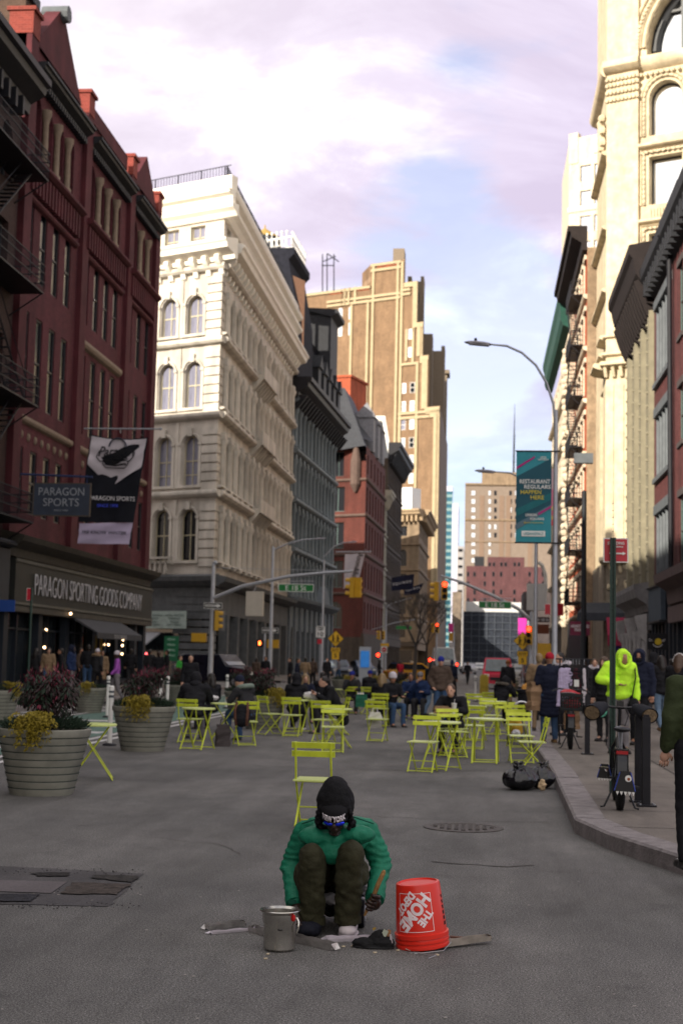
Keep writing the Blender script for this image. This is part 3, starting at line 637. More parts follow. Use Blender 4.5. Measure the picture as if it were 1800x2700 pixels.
def row(name, label, P0, P1, zt, mat, rows, nb, corn, cmat, depth=16, arch=False, ww=1.4, pm=None, fm=None, cd=1.0, rowz=None):
    P0 = Vector((*P0, 0)); P1 = Vector((*P1, 0)); u = (P1-P0).normalized(); L = (P1-P0).length; F = Fr(P0, u)
    t = bld(name, label, P0); w = MB(); h = (zt-5)/rows; q = MB()
    for i in range(rows):
        z0 = 5+h*i; o = bays(.3, L-.3, nb, ww, z0+h*.2, z0+h*.82, arch); openwall(w, F, 0, L, z0, z0+h, o, .35); fill(t, F, o, style='h', depth=.35, pm=pm, fm=fm)
        q.cornice(F, 0, L, BAND(z0-.15, .3, .25))
        for (l, r, b, tt, ar) in o: q.fbox(F, l-.15, r+.15, b-.18, b, 0, .15); q.fbox(F, l-.1, r+.1, tt+.02, tt+.25, 0, .1)
    mass(w, [(P0.x, P0.y), (P1.x, P1.y), tuple((P1+F.n*-depth).xy), tuple((P0+F.n*-depth).xy)], 0, zt, 0, True, (1, 2, 3))
    w.build('wall', [mat], t); q.build('moulding', [mat], t)
    if corn:
        c = MB(); c.cornice(F, 0, L, CORN(zt-.2, corn, cd))
        for k in range(int(L/1.1)): c.cornice(F, .3+k*1.1, .6+k*1.1, [(0, zt-.9), (cd*.3, zt-.7), (cd*.7, zt+corn*.4), (0, zt+corn*.4)])
        c.build('cornice', [cmat], t)
    g = MB()
    for k in range(int(L/3)+1): g.fbox(F, k*3, min(k*3+.6, L), 0, 4.4, -.1, .15)
    g.fbox(F, 0, L, 3.8, 5, 0, .2); g.build('shop_pillar', [mat], t); g = MB(); g.fbox(F, 0, L, .1, 3.9, -.5, -.4); g.build('shop_glass', [glass_dark], t)
    return t, F, L
t_, F_, L_ = row('narrow_house', 'narrow cream painted house with green windows and a bracketed cornice', (-13.9, 204.2), (-13.8, 212), 24.8, M('cream_wall', (.30, .29, .24), var=.15), 4, 3, 1.6, M('cream_cornice', (.36, .34, .29), var=.1), ww=1.6, fm=green_frame, pm=M('glass_teal', (.10, .17, .16), rough=.2, var=.2), cd=1.3)
row('brown_loft', 'dark brown stone loft building with a heavy black cornice', (-13.8, 212.2), (-13.0, 238), 32, stone_brown, 6, 9, 2.6, iron_black, arch=True, ww=1.7, cd=2.0)
# grey sloping roof seen above the brown loft
t_ = bld('mansard_house', 'grey mansard roofed house with a white edge behind the brown loft', (-16, 228, 0)); w = MB(); A0, A1 = AY(985, 1190, 226), AY(1038, 1184, 226); A2 = AY(1012, 1106, 226); f = Fr((A0.x, 226, 0), (1, 0, 0)); b1_, b2_ = A1.x-A0.x, A2.x-A0.x
w.add([f(-4, 20), f(b1_, A1.z-6), f(b2_, A2.z), f(-4, A2.z), f(-4, 20, -5), f(b1_, A1.z-6, -5), f(b2_, A2.z, -5), f(-4, A2.z, -5)], [(0, 1, 2, 3), (1, 5, 6, 2), (3, 2, 6, 7), (0, 3, 7, 4)]); w.build('roof', [slate], t_)
w = MB(); w.tube([f(b1_, A1.z-4, .2), f(b2_, A2.z, .2)], .3, 6); w.cornice(f, -4, b2_+.2, BAND(A2.z-.4, .9, .4)); w.build('roof_edge', [white_paint], t_)
def corner_beige():
    P0 = Vector((-10.7, 254, 0)); P1 = Vector((-10.2, 286, 0)); u = (P1-P0).normalized(); E_ = Fr(P0, u); Sf = Fr(P0-uS*12, uS); L = (P1-P0).length
    t = bld('ornate_corner_house', 'brown stone corner building with arched windows under a bracketed eave', P0); w = MB()
    for z0, z1, zb, zt, ar in ((5, 9.4, 5.8, 8.6, 0), (9.4, 13.6, 10, 13, 0), (13.6, 17.8, 14.3, 17.2, 0), (17.8, 22.4, 18.6, 21.6, 1), (22.4, 26.8, 24, 25.8, 0)):
        o = bays(1.2, 11.2, 2, 1.7, zb, zt, bool(ar)); openwall(w, Sf, 0, 12, z0, z1, o, .4); fill(t, Sf, o, style='v', depth=.4)
        o = bays(0, L, 9, 1.6, zb, zt, bool(ar)); openwall(w, E_, 0, L, z0, z1, o, .4); fill(t, E_, o, style='h', depth=.4)
        w.cornice(Sf, 0, 12.2, BAND(z0-.2, .4, .35)); w.cornice(E_, 0, L, BAND(z0-.2, .4, .35))
    w.fbox(Sf, 0, 12, 0, 5, -.2, .1); w.fbox(E_, 0, L, 3.6, 5, -.2, .1); mass(w, [(P0.x, P0.y), (P1.x, P1.y), (P1.x-14, P1.y+5), ((P0-uS*12).x, (P0-uS*12).y)], 0, 26.8, 0, True, (1, 2))
    w.build('wall', [stone_beige], t); c = MB()
    for f_, l in ((Sf, 12.9), (E_, L)):
        c.cornice(f_, -.3, l, CORN(26.7, 2.0, 2.0))
        for k in range(int(l/.9)): c.fbox(f_, .1+k*.9, .5+k*.9, 26.5, 27.6, 0, 1.3)
    c.build('cornice', [M('eave_brown', (.30, .22, .14), var=.2)], t); c = MB(); c.fbox(Sf, 6, 9.6, 28.5, 33.0, -5, -1.5); c.build('roof_bulkhead', [white_paint], t)
    c = MB(); c.fbox(Sf, .2, 12.05, 4.2, 4.9, .1, 1.2); c.fbox(Sf, .5, 11, .2, 3.6, .1, .14); c.build('shopfront', [glass_dark], t)
corner_beige()
def tower():
    P0 = Vector((-8.6, 300, 0)); Sf = Fr(P0-uS*42, uS); s = 12.5
    t = bld('stepped_tower', 'tall tan brick tower with pale stone bands and stepped setbacks', P0); E2 = Vector((-8.3, 335, 0)); ue = (E2-P0).normalized()
    def A(px): return 42 - (1150-px)/s/.903*.93     # along-wall position of a photo column
    def Z(py): return EYE + (1748-py)/s
    # blocks: (px0, px1, py_top, setback)
    blocks = [(700, 940, 715, 0), (935, 1038, 655, 0), (1038, 1078, 720, .0), (1078, 1098, 835, 0), (1098, 1115, 928, 0), (1115, 1150, 1070, 0)]
    w = MB(); b = MB()
    for i, (x0, x1, y, sb) in enumerate(blocks):
        a0, a1, z = A(x0), A(x1), Z(y); D = Vector((-.35, 1, 0)).normalized()*(9-i*1.2) if i < 5 else ue*30
        q0, q1 = Sf(a0, 0), Sf(a1, 0); prism = [q0, q1, q1+D, q0+D]
        w.add([v for v in prism]+[v+Vector((0, 0, z)) for v in prism], [(0, 1, 5, 4), (1, 2, 6, 5), (2, 3, 7, 6), (3, 0, 4, 7), (4, 5, 6, 7)], 0, [[(a0, 0), (a1, 0), (a1, z), (a0, z)], [(0, 0), (9, 0), (9, z), (0, z)], None, None, None])
    for i in range(1, 6):    # upper set-back masses behind the steps
        pass
    sp = .95
    def vb(px, y0, y1, wd=9): b.fbox(Sf, A(px), A(px+wd), Z(y1), Z(y0), 0, .35)
    def hb(x0, x1, y, wd=9): b.fbox(Sf, A(x0), A(x1), Z(y+wd), Z(y), 0, .38)
    for px, y0, y1 in ((875, 765, 1000), (926, 765, 1300), (941, 660, 1300), (1016, 660, 1300), (1029, 660, 1400), (1066, 722, 860), (1072, 722, 850), (1090, 840, 950), (1045, 852, 940), (1065, 852, 945), (1106, 930, 1080), (1079, 945, 1500), (1133, 1072, 1540), (1140, 1072, 1540), (853, 715, 760), (866, 715, 760), (885, 715, 760)): vb(px, y0, y1, 7)
    vb(1121, 1076, 1100, 12); vb(1141, 1075, 1540, 9); vb(1096, 930, 1075, 14); vb(1080, 838, 930, 14)
    for x0, x1, y in ((800, 1027, 745), (800, 1027, 757), (936, 1028, 657), (936, 1028, 672), (1028, 1058, 738), (1028, 1058, 750), (1030, 1080, 945), (1028, 1150, 1080), (1028, 1120, 1093), (700, 935, 717)): hb(x0, x1, y, 7)
    hb(1038, 1078, 722, 13); hb(1070, 1098, 837, 13); hb(1090, 1115, 930, 13); hb(1110, 1150, 1072, 18)
    w.build('wall', [brick_tan], t); b.build('stone_band', [stone_buff], t)
    for x0, x1, y0, y1 in ((955, 1016, 668, 662), (890, 930, 727, 718), (806, 850, 727, 718)): d = MB(); d.fbox(Sf, A(x0), A(x1), Z(y0), Z(y1), 0, .1); d.build('red_panel', [brick_orange], t)
    def wd(px, y0, y1, wp, pm): win(t, Sf, A(px), wp/s*1.05, Z(y1), Z(y0), False, 'h', -.03, white_paint, pm)
    k = 0
    for y in (1000, 1050, 1100, 1150, 1198, 1247, 1295, 1343, 1392):
        for px in (1042, 1068):
            wd(px, y, y+28, 14, [glass_mirror, glass_curtain, glass_mirror, glass_dark][(k*7+k//3) % 4]); k += 1
    for y in (852, 902): wd(1058, y, y+28, 12, glass_mirror)
    for px in (843, 875): wd(px, 770, 805, 12, glass_mirror); wd(px, 815, 850, 12, glass_mirror)
    # east side seen edge-on, in steps
    E_ = Fr(P0, ue); e = MB()
    e.fbox(E_, 3, 52, 0, Z(1075), -1, .03); e.build('east_wall', [M('east_brown', (.16, .12, .09), var=.2)], t)
    for i, (x0, x1, y0, Y_) in enumerate(((1036, 1066, 655, 312), (1074, 1117, 742, 318), (1110, 1140, 880, 322), (1125, 1172, 925, 330), (1130, 1178, 980, 345))):
        q0 = AY(x0, y0, Y_); q1 = AY(x1, y0, Y_); m_ = MB(); zt = q0.z; f = Fr((q0.x, Y_, 0), (1, 0, 0)); wd_ = q1.x-q0.x
        m_.fbox(f, 0, wd_, 0, zt, -5, 0)
        if i in (1, 3): m_.fbox(f, 0, wd_*.25, zt, zt+1.2, -6, 0); m_.fbox(f, wd_*.8, wd_, zt, zt+1.2, -6, 0)
        if i == 4: m_.fbox(f, -.2, wd_+.6, zt-.5, zt+.4, -6, .6)
        m_.build('setback', [M('setback_brown', (.17, .135, .10), var=.2)], t)
        if i in (0, 1, 4): f2 = Fr((q0.x, Y_, 0), (1, 0, 0)); win(t, f2, wd_*.55, 1.2, zt-(5 if i else 6), zt-(2.4 if i else 3), i == 1, 'h', -.03, dark_frame, glass_dark)
    r = MB()
    for px in (850, 862, 880): r.tube([AY(px, 768, 305), AY(px, 670, 305)], .12, 4)
    for a, c_ in (((850, 690), (885, 676)), ((862, 668), (893, 690)), ((848, 700), (880, 700))): r.tube([AY(*a, 305), AY(*c_, 305)], .12, 4)
    r.build('roof_frame', [iron_dark], t)
tower()
# ---------- far end of the avenue ----------
def slab(name, label, px0, px1, py, Y, mat, wins=None, cat='building', D=20):
    a = AY(px0, py, Y); b = AY(px1, py, Y); t = bld(name, label, (a.x, Y, 0), cat); w = MB(); f = Fr((a.x, Y, 0), (1, 0, 0)); w.fbox(f, 0, b.x-a.x, 0, a.z, -D, 0); w.build('wall', [mat], t); return t, f, b.x-a.x, a.z
t, f, w_, z_ = slab('glass_tower', 'blue green glass office tower far down the avenue', 1160, 1192, 1295, 700, glass_blue)
m = MB()
for k in range(24): m.fbox(f, 0, w_+.05, z_-3-k*3.4, z_-1.6-k*3.4, 0, .1)
m.build('floor_band', [M('band_pale', (.15, .23, .24), var=.1)], t)
m = MB(); m.fbox(f, w_, w_+3.0, 0, z_-6, -30, 0); m.fbox(f, 0, w_+.1, z_, z_+2.5, -10, .1); m.build('side_wall', [M('tower_side', (.42, .42, .52), var=.1)], t)
t, f, w_, z_ = slab('white_office', 'slim white office building far down the avenue', 1205, 1222, 1440, 520, M('office_pale', (.26, .25, .25), var=.1))
m = MB();
for k in range(12): m = MB(); m.fbox(f, .4, w_-.4, z_-2-k*3, z_-1-k*3, 0, .05); m.build('window_strip', [glass_dark], t)
t, f, w_, z_ = slab('tan_far_block', 'narrow sunlit tan building beside the glass tower', 1192, 1215, 1560, 420, M('tan_far', (.14, .11, .085), var=.4, scale=.6))
def brown_tower():
    t, f, w_, z_ = slab('brown_apartment_tower', 'broad brown apartment tower closing the end of the avenue', 1226, 1475, 1275, 600, brick_far, D=40)
    m = MB(); a = AY(1270, 1245, 600); b = AY(1475, 1245, 600); m.fbox(f, a.x-f.o.x, b.x-f.o.x, z_, a.z, -30, 0); m.cornice(f, 0, w_, BAND(z_-1, 1.2, .8)); m.cornice(f, 0, w_, BAND(z_-16, 1, .5)); m.cornice(f, 0, w_, BAND(z_-25, .6, .4)); m.build('penthouse', [stone_beige], t)
    k = 0
    for r_ in range(11):
        for c_ in (1247, 1290, 1305, 1345, 1360, 1378, 1410, 1437):
            q = AY(c_, 1300+r_*22.2, 600); k += 1
            if r_ > 5 and c_ > 1300: continue
            win(t, f, q.x-f.o.x, 1.7 if c_ in (1247, 1437) else 1.1, q.z-1.0, q.z+1.0, False, 'h', -.04, dark_frame, glass_mirror if c_ in (1247, 1290) or k % 5 == 0 else glass_dark)
    m = MB(); [m.fbox(f, AY(x, 1500, 600).x-f.o.x, AY(x+12, 1500, 600).x-f.o.x, 20, z_-5, 0, .15) for x in (1262, 1314, 1332, 1390)]; m.build('brick_panel', [M('panel_brown', (.16, .11, .08), var=.15)], t)
    r = thing('radio_mast', 'thin radio mast rising behind the brown apartment tower', 'mast', AY(1354, 1245, 640)); m = MB(); a, b = AY(1353, 1250, 640), AY(1356, 1065, 640); m.tube([a, a.lerp(b, .55), b], [.5, .35, .08], 6)
    for i in range(14): q = a.lerp(b, i/24); m.box(q, (1.4, .3, .15))
    m.build('pole', [iron_dark], r)
    t, f, w_, z_ = slab('pink_brick_block', 'flat roofed pink brick block with small scattered windows', 1229, 1436, 1492, 450, brick_pink)
    m = MB(); a = AY(1285, 1468, 450); b = AY(1382, 1468, 450); m.fbox(f, a.x-f.o.x, b.x-f.o.x, z_, a.z, -12, .01); m.build('upper_storey', [brick_pink], t)
    m = MB(); a = AY(1250, 1466, 450); b = AY(1276, 1466, 450); m.fbox(f, a.x-f.o.x, b.x-f.o.x, z_, a.z, -5, -2); m.build('roof_tank', [iron_dark], t)
    for r_, y in enumerate((1514, 1539, 1561, 1583)):
        for c_ in (1233, 1250, 1277, 1300, 1320, 1355, 1395, 1430):
            if (r_*3+c_) % 7 == 0: continue
            q = AY(c_, y, 450); win(t, f, q.x-f.o.x, .7, q.z-.75, q.z+.75, False, '', -.04, dark_frame, glass_dark)
    for c_ in (1290, 1301, 1321, 1332, 1356, 1367): q = AY(c_, 1488, 449.9); win(t, f, q.x-f.o.x, .7, q.z-.6, q.z+.6, False, '', -.06, dark_frame, glass_dark)
    t, f, w_, z_ = slab('scaffolded_block', 'low building wrapped in dark scaffold netting under a white top band', 1222, 1386, 1612, 430, M('netting', (.018, .022, .032), var=.6, scale=.8, stretch=(1, 1, 2)))
    m = MB(); a = AY(1225, 1586, 430); m.fbox(f, .5, w_-.3, z_, a.z, -12, .1); m.build('top_band', [M('grey_band', (.42, .42, .42), var=.2)], t)
    m = MB()
    for k in range(9): m.tube([f(w_*k/8, 0, .5), f(w_*k/8, z_, .5)], .08, 4)
    for k in range(8): m.tube([f(0, z_*k/8+1, .5), f(w_, z_*k/8+1, .5)], .07, 4)
    m.build('scaffold', [M('scaffold', (.08, .09, .11), var=.2)], t)
    slab('dark_low_block', 'dark low building at street level behind the red car', 1380, 1470, 1560, 330, M('dark_low', (.05, .04, .04), var=.4, scale=.5))
    slab('grey_left_block', 'shaded grey building beside the glass tower at street level', 1128, 1172, 1600, 400, M('grey_low', (.10, .10, .12), var=.3, scale=.5))
brown_tower()
# ================= right side =================
XR = 7.5
def tan_landmark():
    XT = XR+.65; P0 = Vector((XT, 92, 0)); Sf = Fr(P0, uS); Wf = Fr((XT, 101, 0), uF)
    t = bld('arched_landmark', 'tall sunlit tan stone building with carved arches and bright reflecting windows', P0)
    w = MB(); q = MB(); o4 = MB(); H = 54
    # wall bays after the corner pier: openings per storey
    bay = [(2.75, 4.95), (6.2, 8.4), (9.6, 11.8)]
    def rowz(z0, z1, zb, zt, arch):
        o = [(a, b, zb, zt, arch) for a, b in bay]; openwall(w, Sf, 2.15, 24, z0, z1, o, .7)
        for (l, r, b_, t_, ar) in o: win(t, Sf, (l+r)/2, r-l, b_, t_, ar, 'h' if 0 else '', .7, dark_frame, glass_mirror)
        for (l, r, b_, t_, ar) in o:     # carved surround
            for dx, rr in ((.3, .13), (.52, .07)):
                if ar:
                    c = (l+r)/2; ra = (r-l)/2+dx; zs = t_-(r-l)/2
                    pts = [Sf(c-ra, b_, .05)]+[Sf(c+ra*math.cos(PI-PI*k/12), zs+ra*math.sin(PI-PI*k/12), .05) for k in range(13)]+[Sf(c+ra, b_, .05)]
                else: pts = [Sf(l-dx, b_, .05), Sf(l-dx, t_+dx, .05), Sf(r+dx, t_+dx, .05), Sf(r+dx, b_, .05)]
                q.tube(pts, rr, 6)
                L_ = 0
                for i in range(len(pts)-1):
                    d = pts[i+1]-pts[i]; n = max(1, int(d.length/.3))
                    if dx == .3:
                        for k in range(n): q.ell(pts[i]+d*(k+.5)/n+Sf.n*.1, .11, n=5, m=4)
    rowz(11, 16, 12, 15, False); rowz(16, 21.5, 17, 20.5, False); rowz(21.5, 26, 22.2, 25, False)
    rowz(26, 30, 26.7, 29.4, False); rowz(30, 35.2, 31.3, 34.5, False); rowz(35.2, 40.2, 35.9, 39.5, True)
    # great arch storey above
    A0, A1 = 2.6, 12.2; c = (A0+A1)/2; ra = (A1-A0)/2; zs = 41.9
    openwall(w, Sf, 2.15, 24, 40.2, 50.5, [(A0, A1, 41.2, zs+ra, True)], 1.3)
    for dx, rr in ((.15, .16), (.55, .22), (1.0, .12)):
        q.tube([Sf(c+(ra+dx)*math.cos(PI-PI*k/20), zs+(ra+dx)*math.sin(PI-PI*k/20), .08) for k in range(21)], rr, 6)
    for k in range(60): a = PI-PI*k/60; q.ell(Sf(c+(ra+.55)*math.cos(a), zs+(ra+.55)*math.sin(a), .28), .14, n=5, m=4)
    f = MB(); n = 20
    pts = [(c+ra*math.cos(PI*k/n), zs+ra*math.sin(PI*k/n)) for k in range(n+1)]; f.add([Sf(x, z, -1.2) for x, z in pts]+[Sf(A0, 41.2, -1.2), Sf(A1, 41.2, -1.2)], [tuple(range(n+3))])
    f.build('arch_glass', [glass_mirror], t); f = MB()
    for k in range(n): f.tube([Sf(c+(ra-.25)*math.cos(PI*(k+x)/n), zs+(ra-.25)*math.sin(PI*(k+x)/n), -1.0) for x in (0, 1)], .3, 6)
    for x in (-2.6, 0, 2.6): f.fbox(Sf, c+x-.16, c+x+.16, 41.2, zs+math.sqrt(ra*ra-x*x), -1.15, -.85)
    for z in (44.4,): f.fbox(Sf, A0+.8, A1-.8, z, z+.16, -1.15, -.9)
    f.build('arch_window_frame', [dark_frame], t)
    # corner pier and west face
    w.fbox(Sf, 0, 2.15, 8.2, H, -2, .35); openwall(w, Wf, 0, 8.9, 8.2, H, bays(1.8, 7.4, 1, 2.2, 12, 20) , .5)
    mass(w, [(XT, 92), (XT+21.6, 81.7), (XT+30, 101), (XT, 101)], 0, H, 0, True, (1, 2)); w.build('wall', [stone_tan], t)
    # bands
    for F_, a0, a1, d in ((Sf, 2.1, 24, .35), (Sf, -.1, 2.3, .75), (Wf, 0, 9.1, .4)):
        for z, h, e in ((40.3, .9, .25), (35.0, .35, .15), (30.0, .3, .1), (25.8, .3, .1)):
            if d == .75 and z != 40.3: continue
            q.cornice(F_, a0, a1, BAND(z, h, d+e-.1))
    for k in range(60): q.ell(Sf(2.3+k*.36, 40.0, .25), .15, n=5, m=4); q.ell(Sf(2.3+k*.36, 34.75, .15), .1, n=5, m=4)
    for k in range(9):     # carved capital of the pier
        for z in (38.6, 39.1, 39.6, 40.0): q.ell(Sf(.05+k*.26, z, .42), .16, n=5, m=4)
    for k in range(8): q.ell(Wf(8.8-k*.2, 36+((k*7) % 5)*.45, .35), .3, n=6, m=4)
    for k in range(11): q.fbox(Sf, 2.85+k*.2, 2.93+k*.2, 30.2, 31.0, 0, .1)
    # lower giant pilaster: shaft 9.4..20.6 with cornice of brackets
    for z, h, d in ((20.6, .5, .95), (21.4, .35, .6), (22.6, .3, .55)): q.cornice(Sf, -.2, 2.6, BAND(z, h, d)); q.cornice(Wf, 6.5, 9.2, BAND(z, h, d))
    for k in range(5): q.cornice(Sf, .0+k*.52, .2+k*.52, [(.35, 20.0), (.6, 20.1), (.85, 20.7), (.35, 20.7)])
    for k in range(3): q.fbox(Sf, .15+k*.68, .55+k*.68, 9.5, 19.6, .35, .42)
    q.cornice(Sf, -.3, 24, BAND(8.0, .5, .7))
    for k in range(12): q.ell(Sf(.2+(k*.37) % 1.8, 6.6+(k*.61) % 1.6, .25), (.12, .12, .22), n=6, m=5)
    q.build('stone_carving', [stone_tan], t, smooth=40)
    g = MB(); g.fbox(Sf, 0, 24, 0, 8.2, -.5, .2); g.fbox(Wf, 0, 8.8, 0, 8.2, -.4, .2); g.build('base_storey', [M('base_beige', (.20, .17, .13), var=.3, blotch=.3)], t)
    g = MB(); g.fbox(Sf, .3, 12, .2, 4.3, .2, .28); g.build('shop_glass', [glass_dark], t)
    c_ = thing('black_canopy', 'black flat canopy over the corner shop under the tan building', 'canopy', Sf(0, 4.5, 0)); g = MB(); g.cornice(Sf, -1.2, 7, [(.2, 5.6), (.5, 5.6), (2.0, 4.9), (2.1, 4.4), (2.0, 4.4), (1.95, 4.75), (.2, 5.2)]); g.build('roof', [M('canopy_black', (.02, .022, .028), var=.2)], c_)
    c_ = thing('red_awning', 'plain crimson awning with a deep valance over a purple poster', 'awning', AY(1625, 1690, 88.5)); p = AY(1598, 1690, 89); g = MB(); f_ = Fr((p.x, 89.2, 0), (1, 0, 0)); g.cornice(f_, 0, 1.45, [(.0, 4.6), (.8, 3.5), (.8, 2.85), (.76, 2.85), (.76, 3.45), (0, 4.5)]); g.build('canvas', [M('awning_crimson', (.16, .01, .035), var=.15)], c_)
    c_ = thing('purple_poster', 'dark purple poster with pink lettering below the crimson awning', 'poster', AY(1634, 1740, 88.6)); q0 = AY(1614, 1790, 88.9); q1 = AY(1652, 1704, 88.9); g = MB(); g.box((q0+q1)/2, (q1.x-q0.x, .06, q1.z-q0.z)); g.build('board', [M('poster_purple', (.03, .01, .12), var=.1)], c_)
    m_ = M('pink_print', (.55, .35, .5), var=0); text('purple', .75, .26, m_, c_, AY(1634, 1740, 88.84), (1, 0, 0)); text('sleep', .5, .12, m_, c_, AY(1640, 1758, 88.84), (1, 0, 0))
    for i, (py, pl) in enumerate(((1672, 'upper'), (1687, 'lower'))): pass
tan_landmark()
def right_near():
    # beige loft with a heavy bracketed cornice
    F = Fr((XR, 71.5, 0), uF); L = 9.5; t = bld('beige_loft', 'beige pilastered loft with a huge dark bracketed cornice and a white shopfront', (XR, 71.5, 0)); w = MB(); q = MB()
    for z0, z1 in ((4.8, 9), (9, 13), (13, 17.2)): o = bays(.5, 9.2, 3, 1.7, z0+.6, z1-.5); openwall(w, F, 0, L, z0, z1, o, .5); fill(t, F, o, style='h', depth=.5)
    openwall(w, F, 0, L, 17.2, 18, [])
    mass(w, [(XR, 71.5), (XR, 62), (XR+16, 62), (XR+16, 71.5)], 0, 18, 0, True, (1, 2, 3)); w.build('wall', [M('loft_beige', (.17, .155, .115), var=.2, blotch=.2)], t)
    for k in range(4):
        for dx in (.15, .42): q.fbox(F, .05+k*2.9+dx-.1, .25+k*2.9+dx-.05, 4.8, 17.2, 0, .22)
        for j in range(20): q.ell(F(.2+k*2.9, 5.2+j*.6, .24), .07, n=6, m=4);
    q.build('pilaster', [M('loft_pilaster', (.19, .17, .12), var=.15)], t)
    c = MB(); c.cornice(F, -.6, L, [(0, 17.4), (.3, 17.5), (.45, 18.3), (.8, 18.8), (.95, 19.5), (1.1, 19.7), (1.1, 20.1), (0, 20.3)])
    for k in range(14): c.cornice(F, -.4+k*.72, -.1+k*.72, [(0, 16.8), (.3, 17.0), (.55, 17.6), (.85, 18.5), (0, 19)])
    c.build('cornice', [cornice_brown], t)
    sh_w = M('shopfront_white', (.34, .33, .33), var=.2, blotch=.2); s = MB(); s.cornice(F, -.2, L-.2, [(0, 3.9), (.25, 4.0), (.3, 4.3), (.75, 4.6), (.85, 4.95), (.85, 5.15), (0, 5.3)]); s.fbox(F, 0, L, 3.2, 3.9, 0, .25); s.build('shop_cornice', [M('shopfront_grey', (.17, .165, .17), var=.25, blotch=.3)], t); s = MB()
    for k in range(6): p = F(.4+k*1.75, 0, .35); s.lathe([(.2, 0), (.15, .3), (.13, 2.8), (.2, 3.2)], (p.x, p.y, 0), 10)
    for k in (0, 4.6, 9): s.cornice(F, k, k+.35, [(.3, 2.6), (.6, 2.9), (.8, 3.8), (.3, 3.9)])
    s.build('shop_column', [sh_w], t, smooth=30)
    s = MB(); s.fbox(F, 0, L, 0, 3.2, -.3, -.2); s.build('shop_glass', [glass_dark], t)
    # red brick house with grey window bays and, nearer, plain sash windows
    F = Fr((XR, 62, 0), uF); L = 24; t = bld('brick_rowhouse', 'red brick house with grey iron window bays and a black cornice at the right edge', (XR, 62, 0)); w = MB(); q = MB(); g = MB()
    for z0, z1, zb, zt in ((4.8, 9.0, 5.0, 8.3), (9.0, 13.1, 9.6, 12.5), (13.1, 18, 13.7, 17.2)):
        o = [(.5, 5.7, zb, zt, False)] + [(7.6+i*2.6, 8.7+i*2.6, zb+.5, zt-.3, False) for i in range(6)]
        openwall(w, F, 0, L, z0, z1, o, .12)
        g.fbox(F, .5, 5.7, zb, zt, -.5, -.25)
        for k in range(6): p = F(.6+k*1.0, 0, -.1); g.lathe([(.14, zb), (.1, zb+.2), (.1, zt-.4), (.16, zt-.1)], (p.x, p.y, 0), 8)
        g.fbox(F, .4, 5.8, zt-.25, zt+.15, -.2, .1); g.fbox(F, .4, 5.8, zb-.2, zb, -.2, .15)
        for i in range(6): win(t, F, 8.15+i*2.6, 1.1, zb+.5, zt-.3, False, 'h', .12, green_frame); lm_d = M('lintel_dark', (.06, .05, .05), var=.2); q = MB(); q.fbox(F, 7.4+i*2.6, 8.9+i*2.6, zt-.28, zt-.02, 0, .06); q.build('lintel', [lm_d], t); q = MB(); q.fbox(F, 7.4+i*2.6, 8.9+i*2.6, zb+.3, zb+.48, 0, .08); q.build('sill', [lm_d], t)
    mass(w, [(XR, 62), (XR, 38), (XR+16, 38), (XR+16, 62)], 0, 18, 0, True, (1, 2, 3))
    w.build('wall', [M('brick_rose', (.10, .030, .030), kind='brick', scale=2.6, var=.2, blotch=.25)], t); g.build('window_bay', [grey_paint], t)
    c = MB(); c.cornice(F, -.2, L, [(0, 17.6), (.3, 17.8), (.35, 18.2), (.6, 18.5), (.65, 18.9), (0, 19.0)])
    for k in range(30): c.fbox(F, .1+k*.8, .35+k*.8, 17.7, 18.5, 0, .5)
    c.build('cornice', [iron_dark], t)
    c = MB(); c.fbox(F, -1.5, 4.0, 19, 21.2, -3.6, -.6); c.build('attic', [brick_pink], t); c = MB(); c.fbox(F, -1.7, 4.2, 21.2, 21.6, -3.8, -.4); c.build('coping', [slate], t)
    d = MB(); d.tube([F(6.4, 18.2, .2), F(6.4, 5.3, .15)], .1, 8); d.tube([F(6.4, 18.6, .6), F(6.4, 18.2, .2)], .1, 8); d.build('drainpipe', [iron_black], t, smooth=50)
    s = MB(); s.cornice(F, 6.6, L, [(0, 3.9), (.3, 4.0), (.35, 4.5), (.8, 4.8), (.85, 5.1), (0, 5.2)]); s.fbox(F, 6.6, L, 3.3, 3.9, 0, .3); s.build('shop_cornice', [M('shop_rose', (.12, .085, .085), var=.2)], t)
    s = MB(); s.fbox(F, 0, L, 0, 3.6, -.4, .0)
    for k in range(8): s.fbox(F, .2+k*1.1, .5+k*1.1, 0, 3.4, 0, .15)
    s.fbox(F, 0, 6.4, 3.4, 5.0, -.2, .1); s.build('shopfront', [shop_blue], t)
    sg = thing('shop_signboard', 'dark blue grey signboard fixed flat over the brick house shop', 'sign', F(3, 4, .2)); m = MB(); m.fbox(F, .8, 4.9, 3.45, 4.85, .15, .35); m.build('board', [M('board_slate', (.05, .065, .085), var=.2)], sg); m = MB()
    for z in (3.4, 4.85): m.fbox(F, .7, 5.0, z, z+.08, .12, .42)
    m.build('frame', [iron_black], sg)
    for z, a, b in ((4.5, 'THE', .7), (4.1, 'SHOP', 1.2), (3.7, 'OPEN', .6)): pass
    sg = thing('blade_sign', 'black projecting shop sign with white script and a yellow disc', 'sign', AY(1732, 1690, 56)); m = MB(); p = AY(1732, 1692, 56); m.box(p, (.78, .08, .62)); m.build('board', [iron_black], sg)
    m = MB(); m.T = Matrix.Translation(p+Vector((.02, -.06, 0))) @ Matrix.Rotation(PI/2, 4, 'X'); m.lathe([(.13, 0), (.13, .02)], (0, 0, 0), 20); m.build('disc', [M('disc_yellow', (.5, .36, .03), var=.2)], sg)
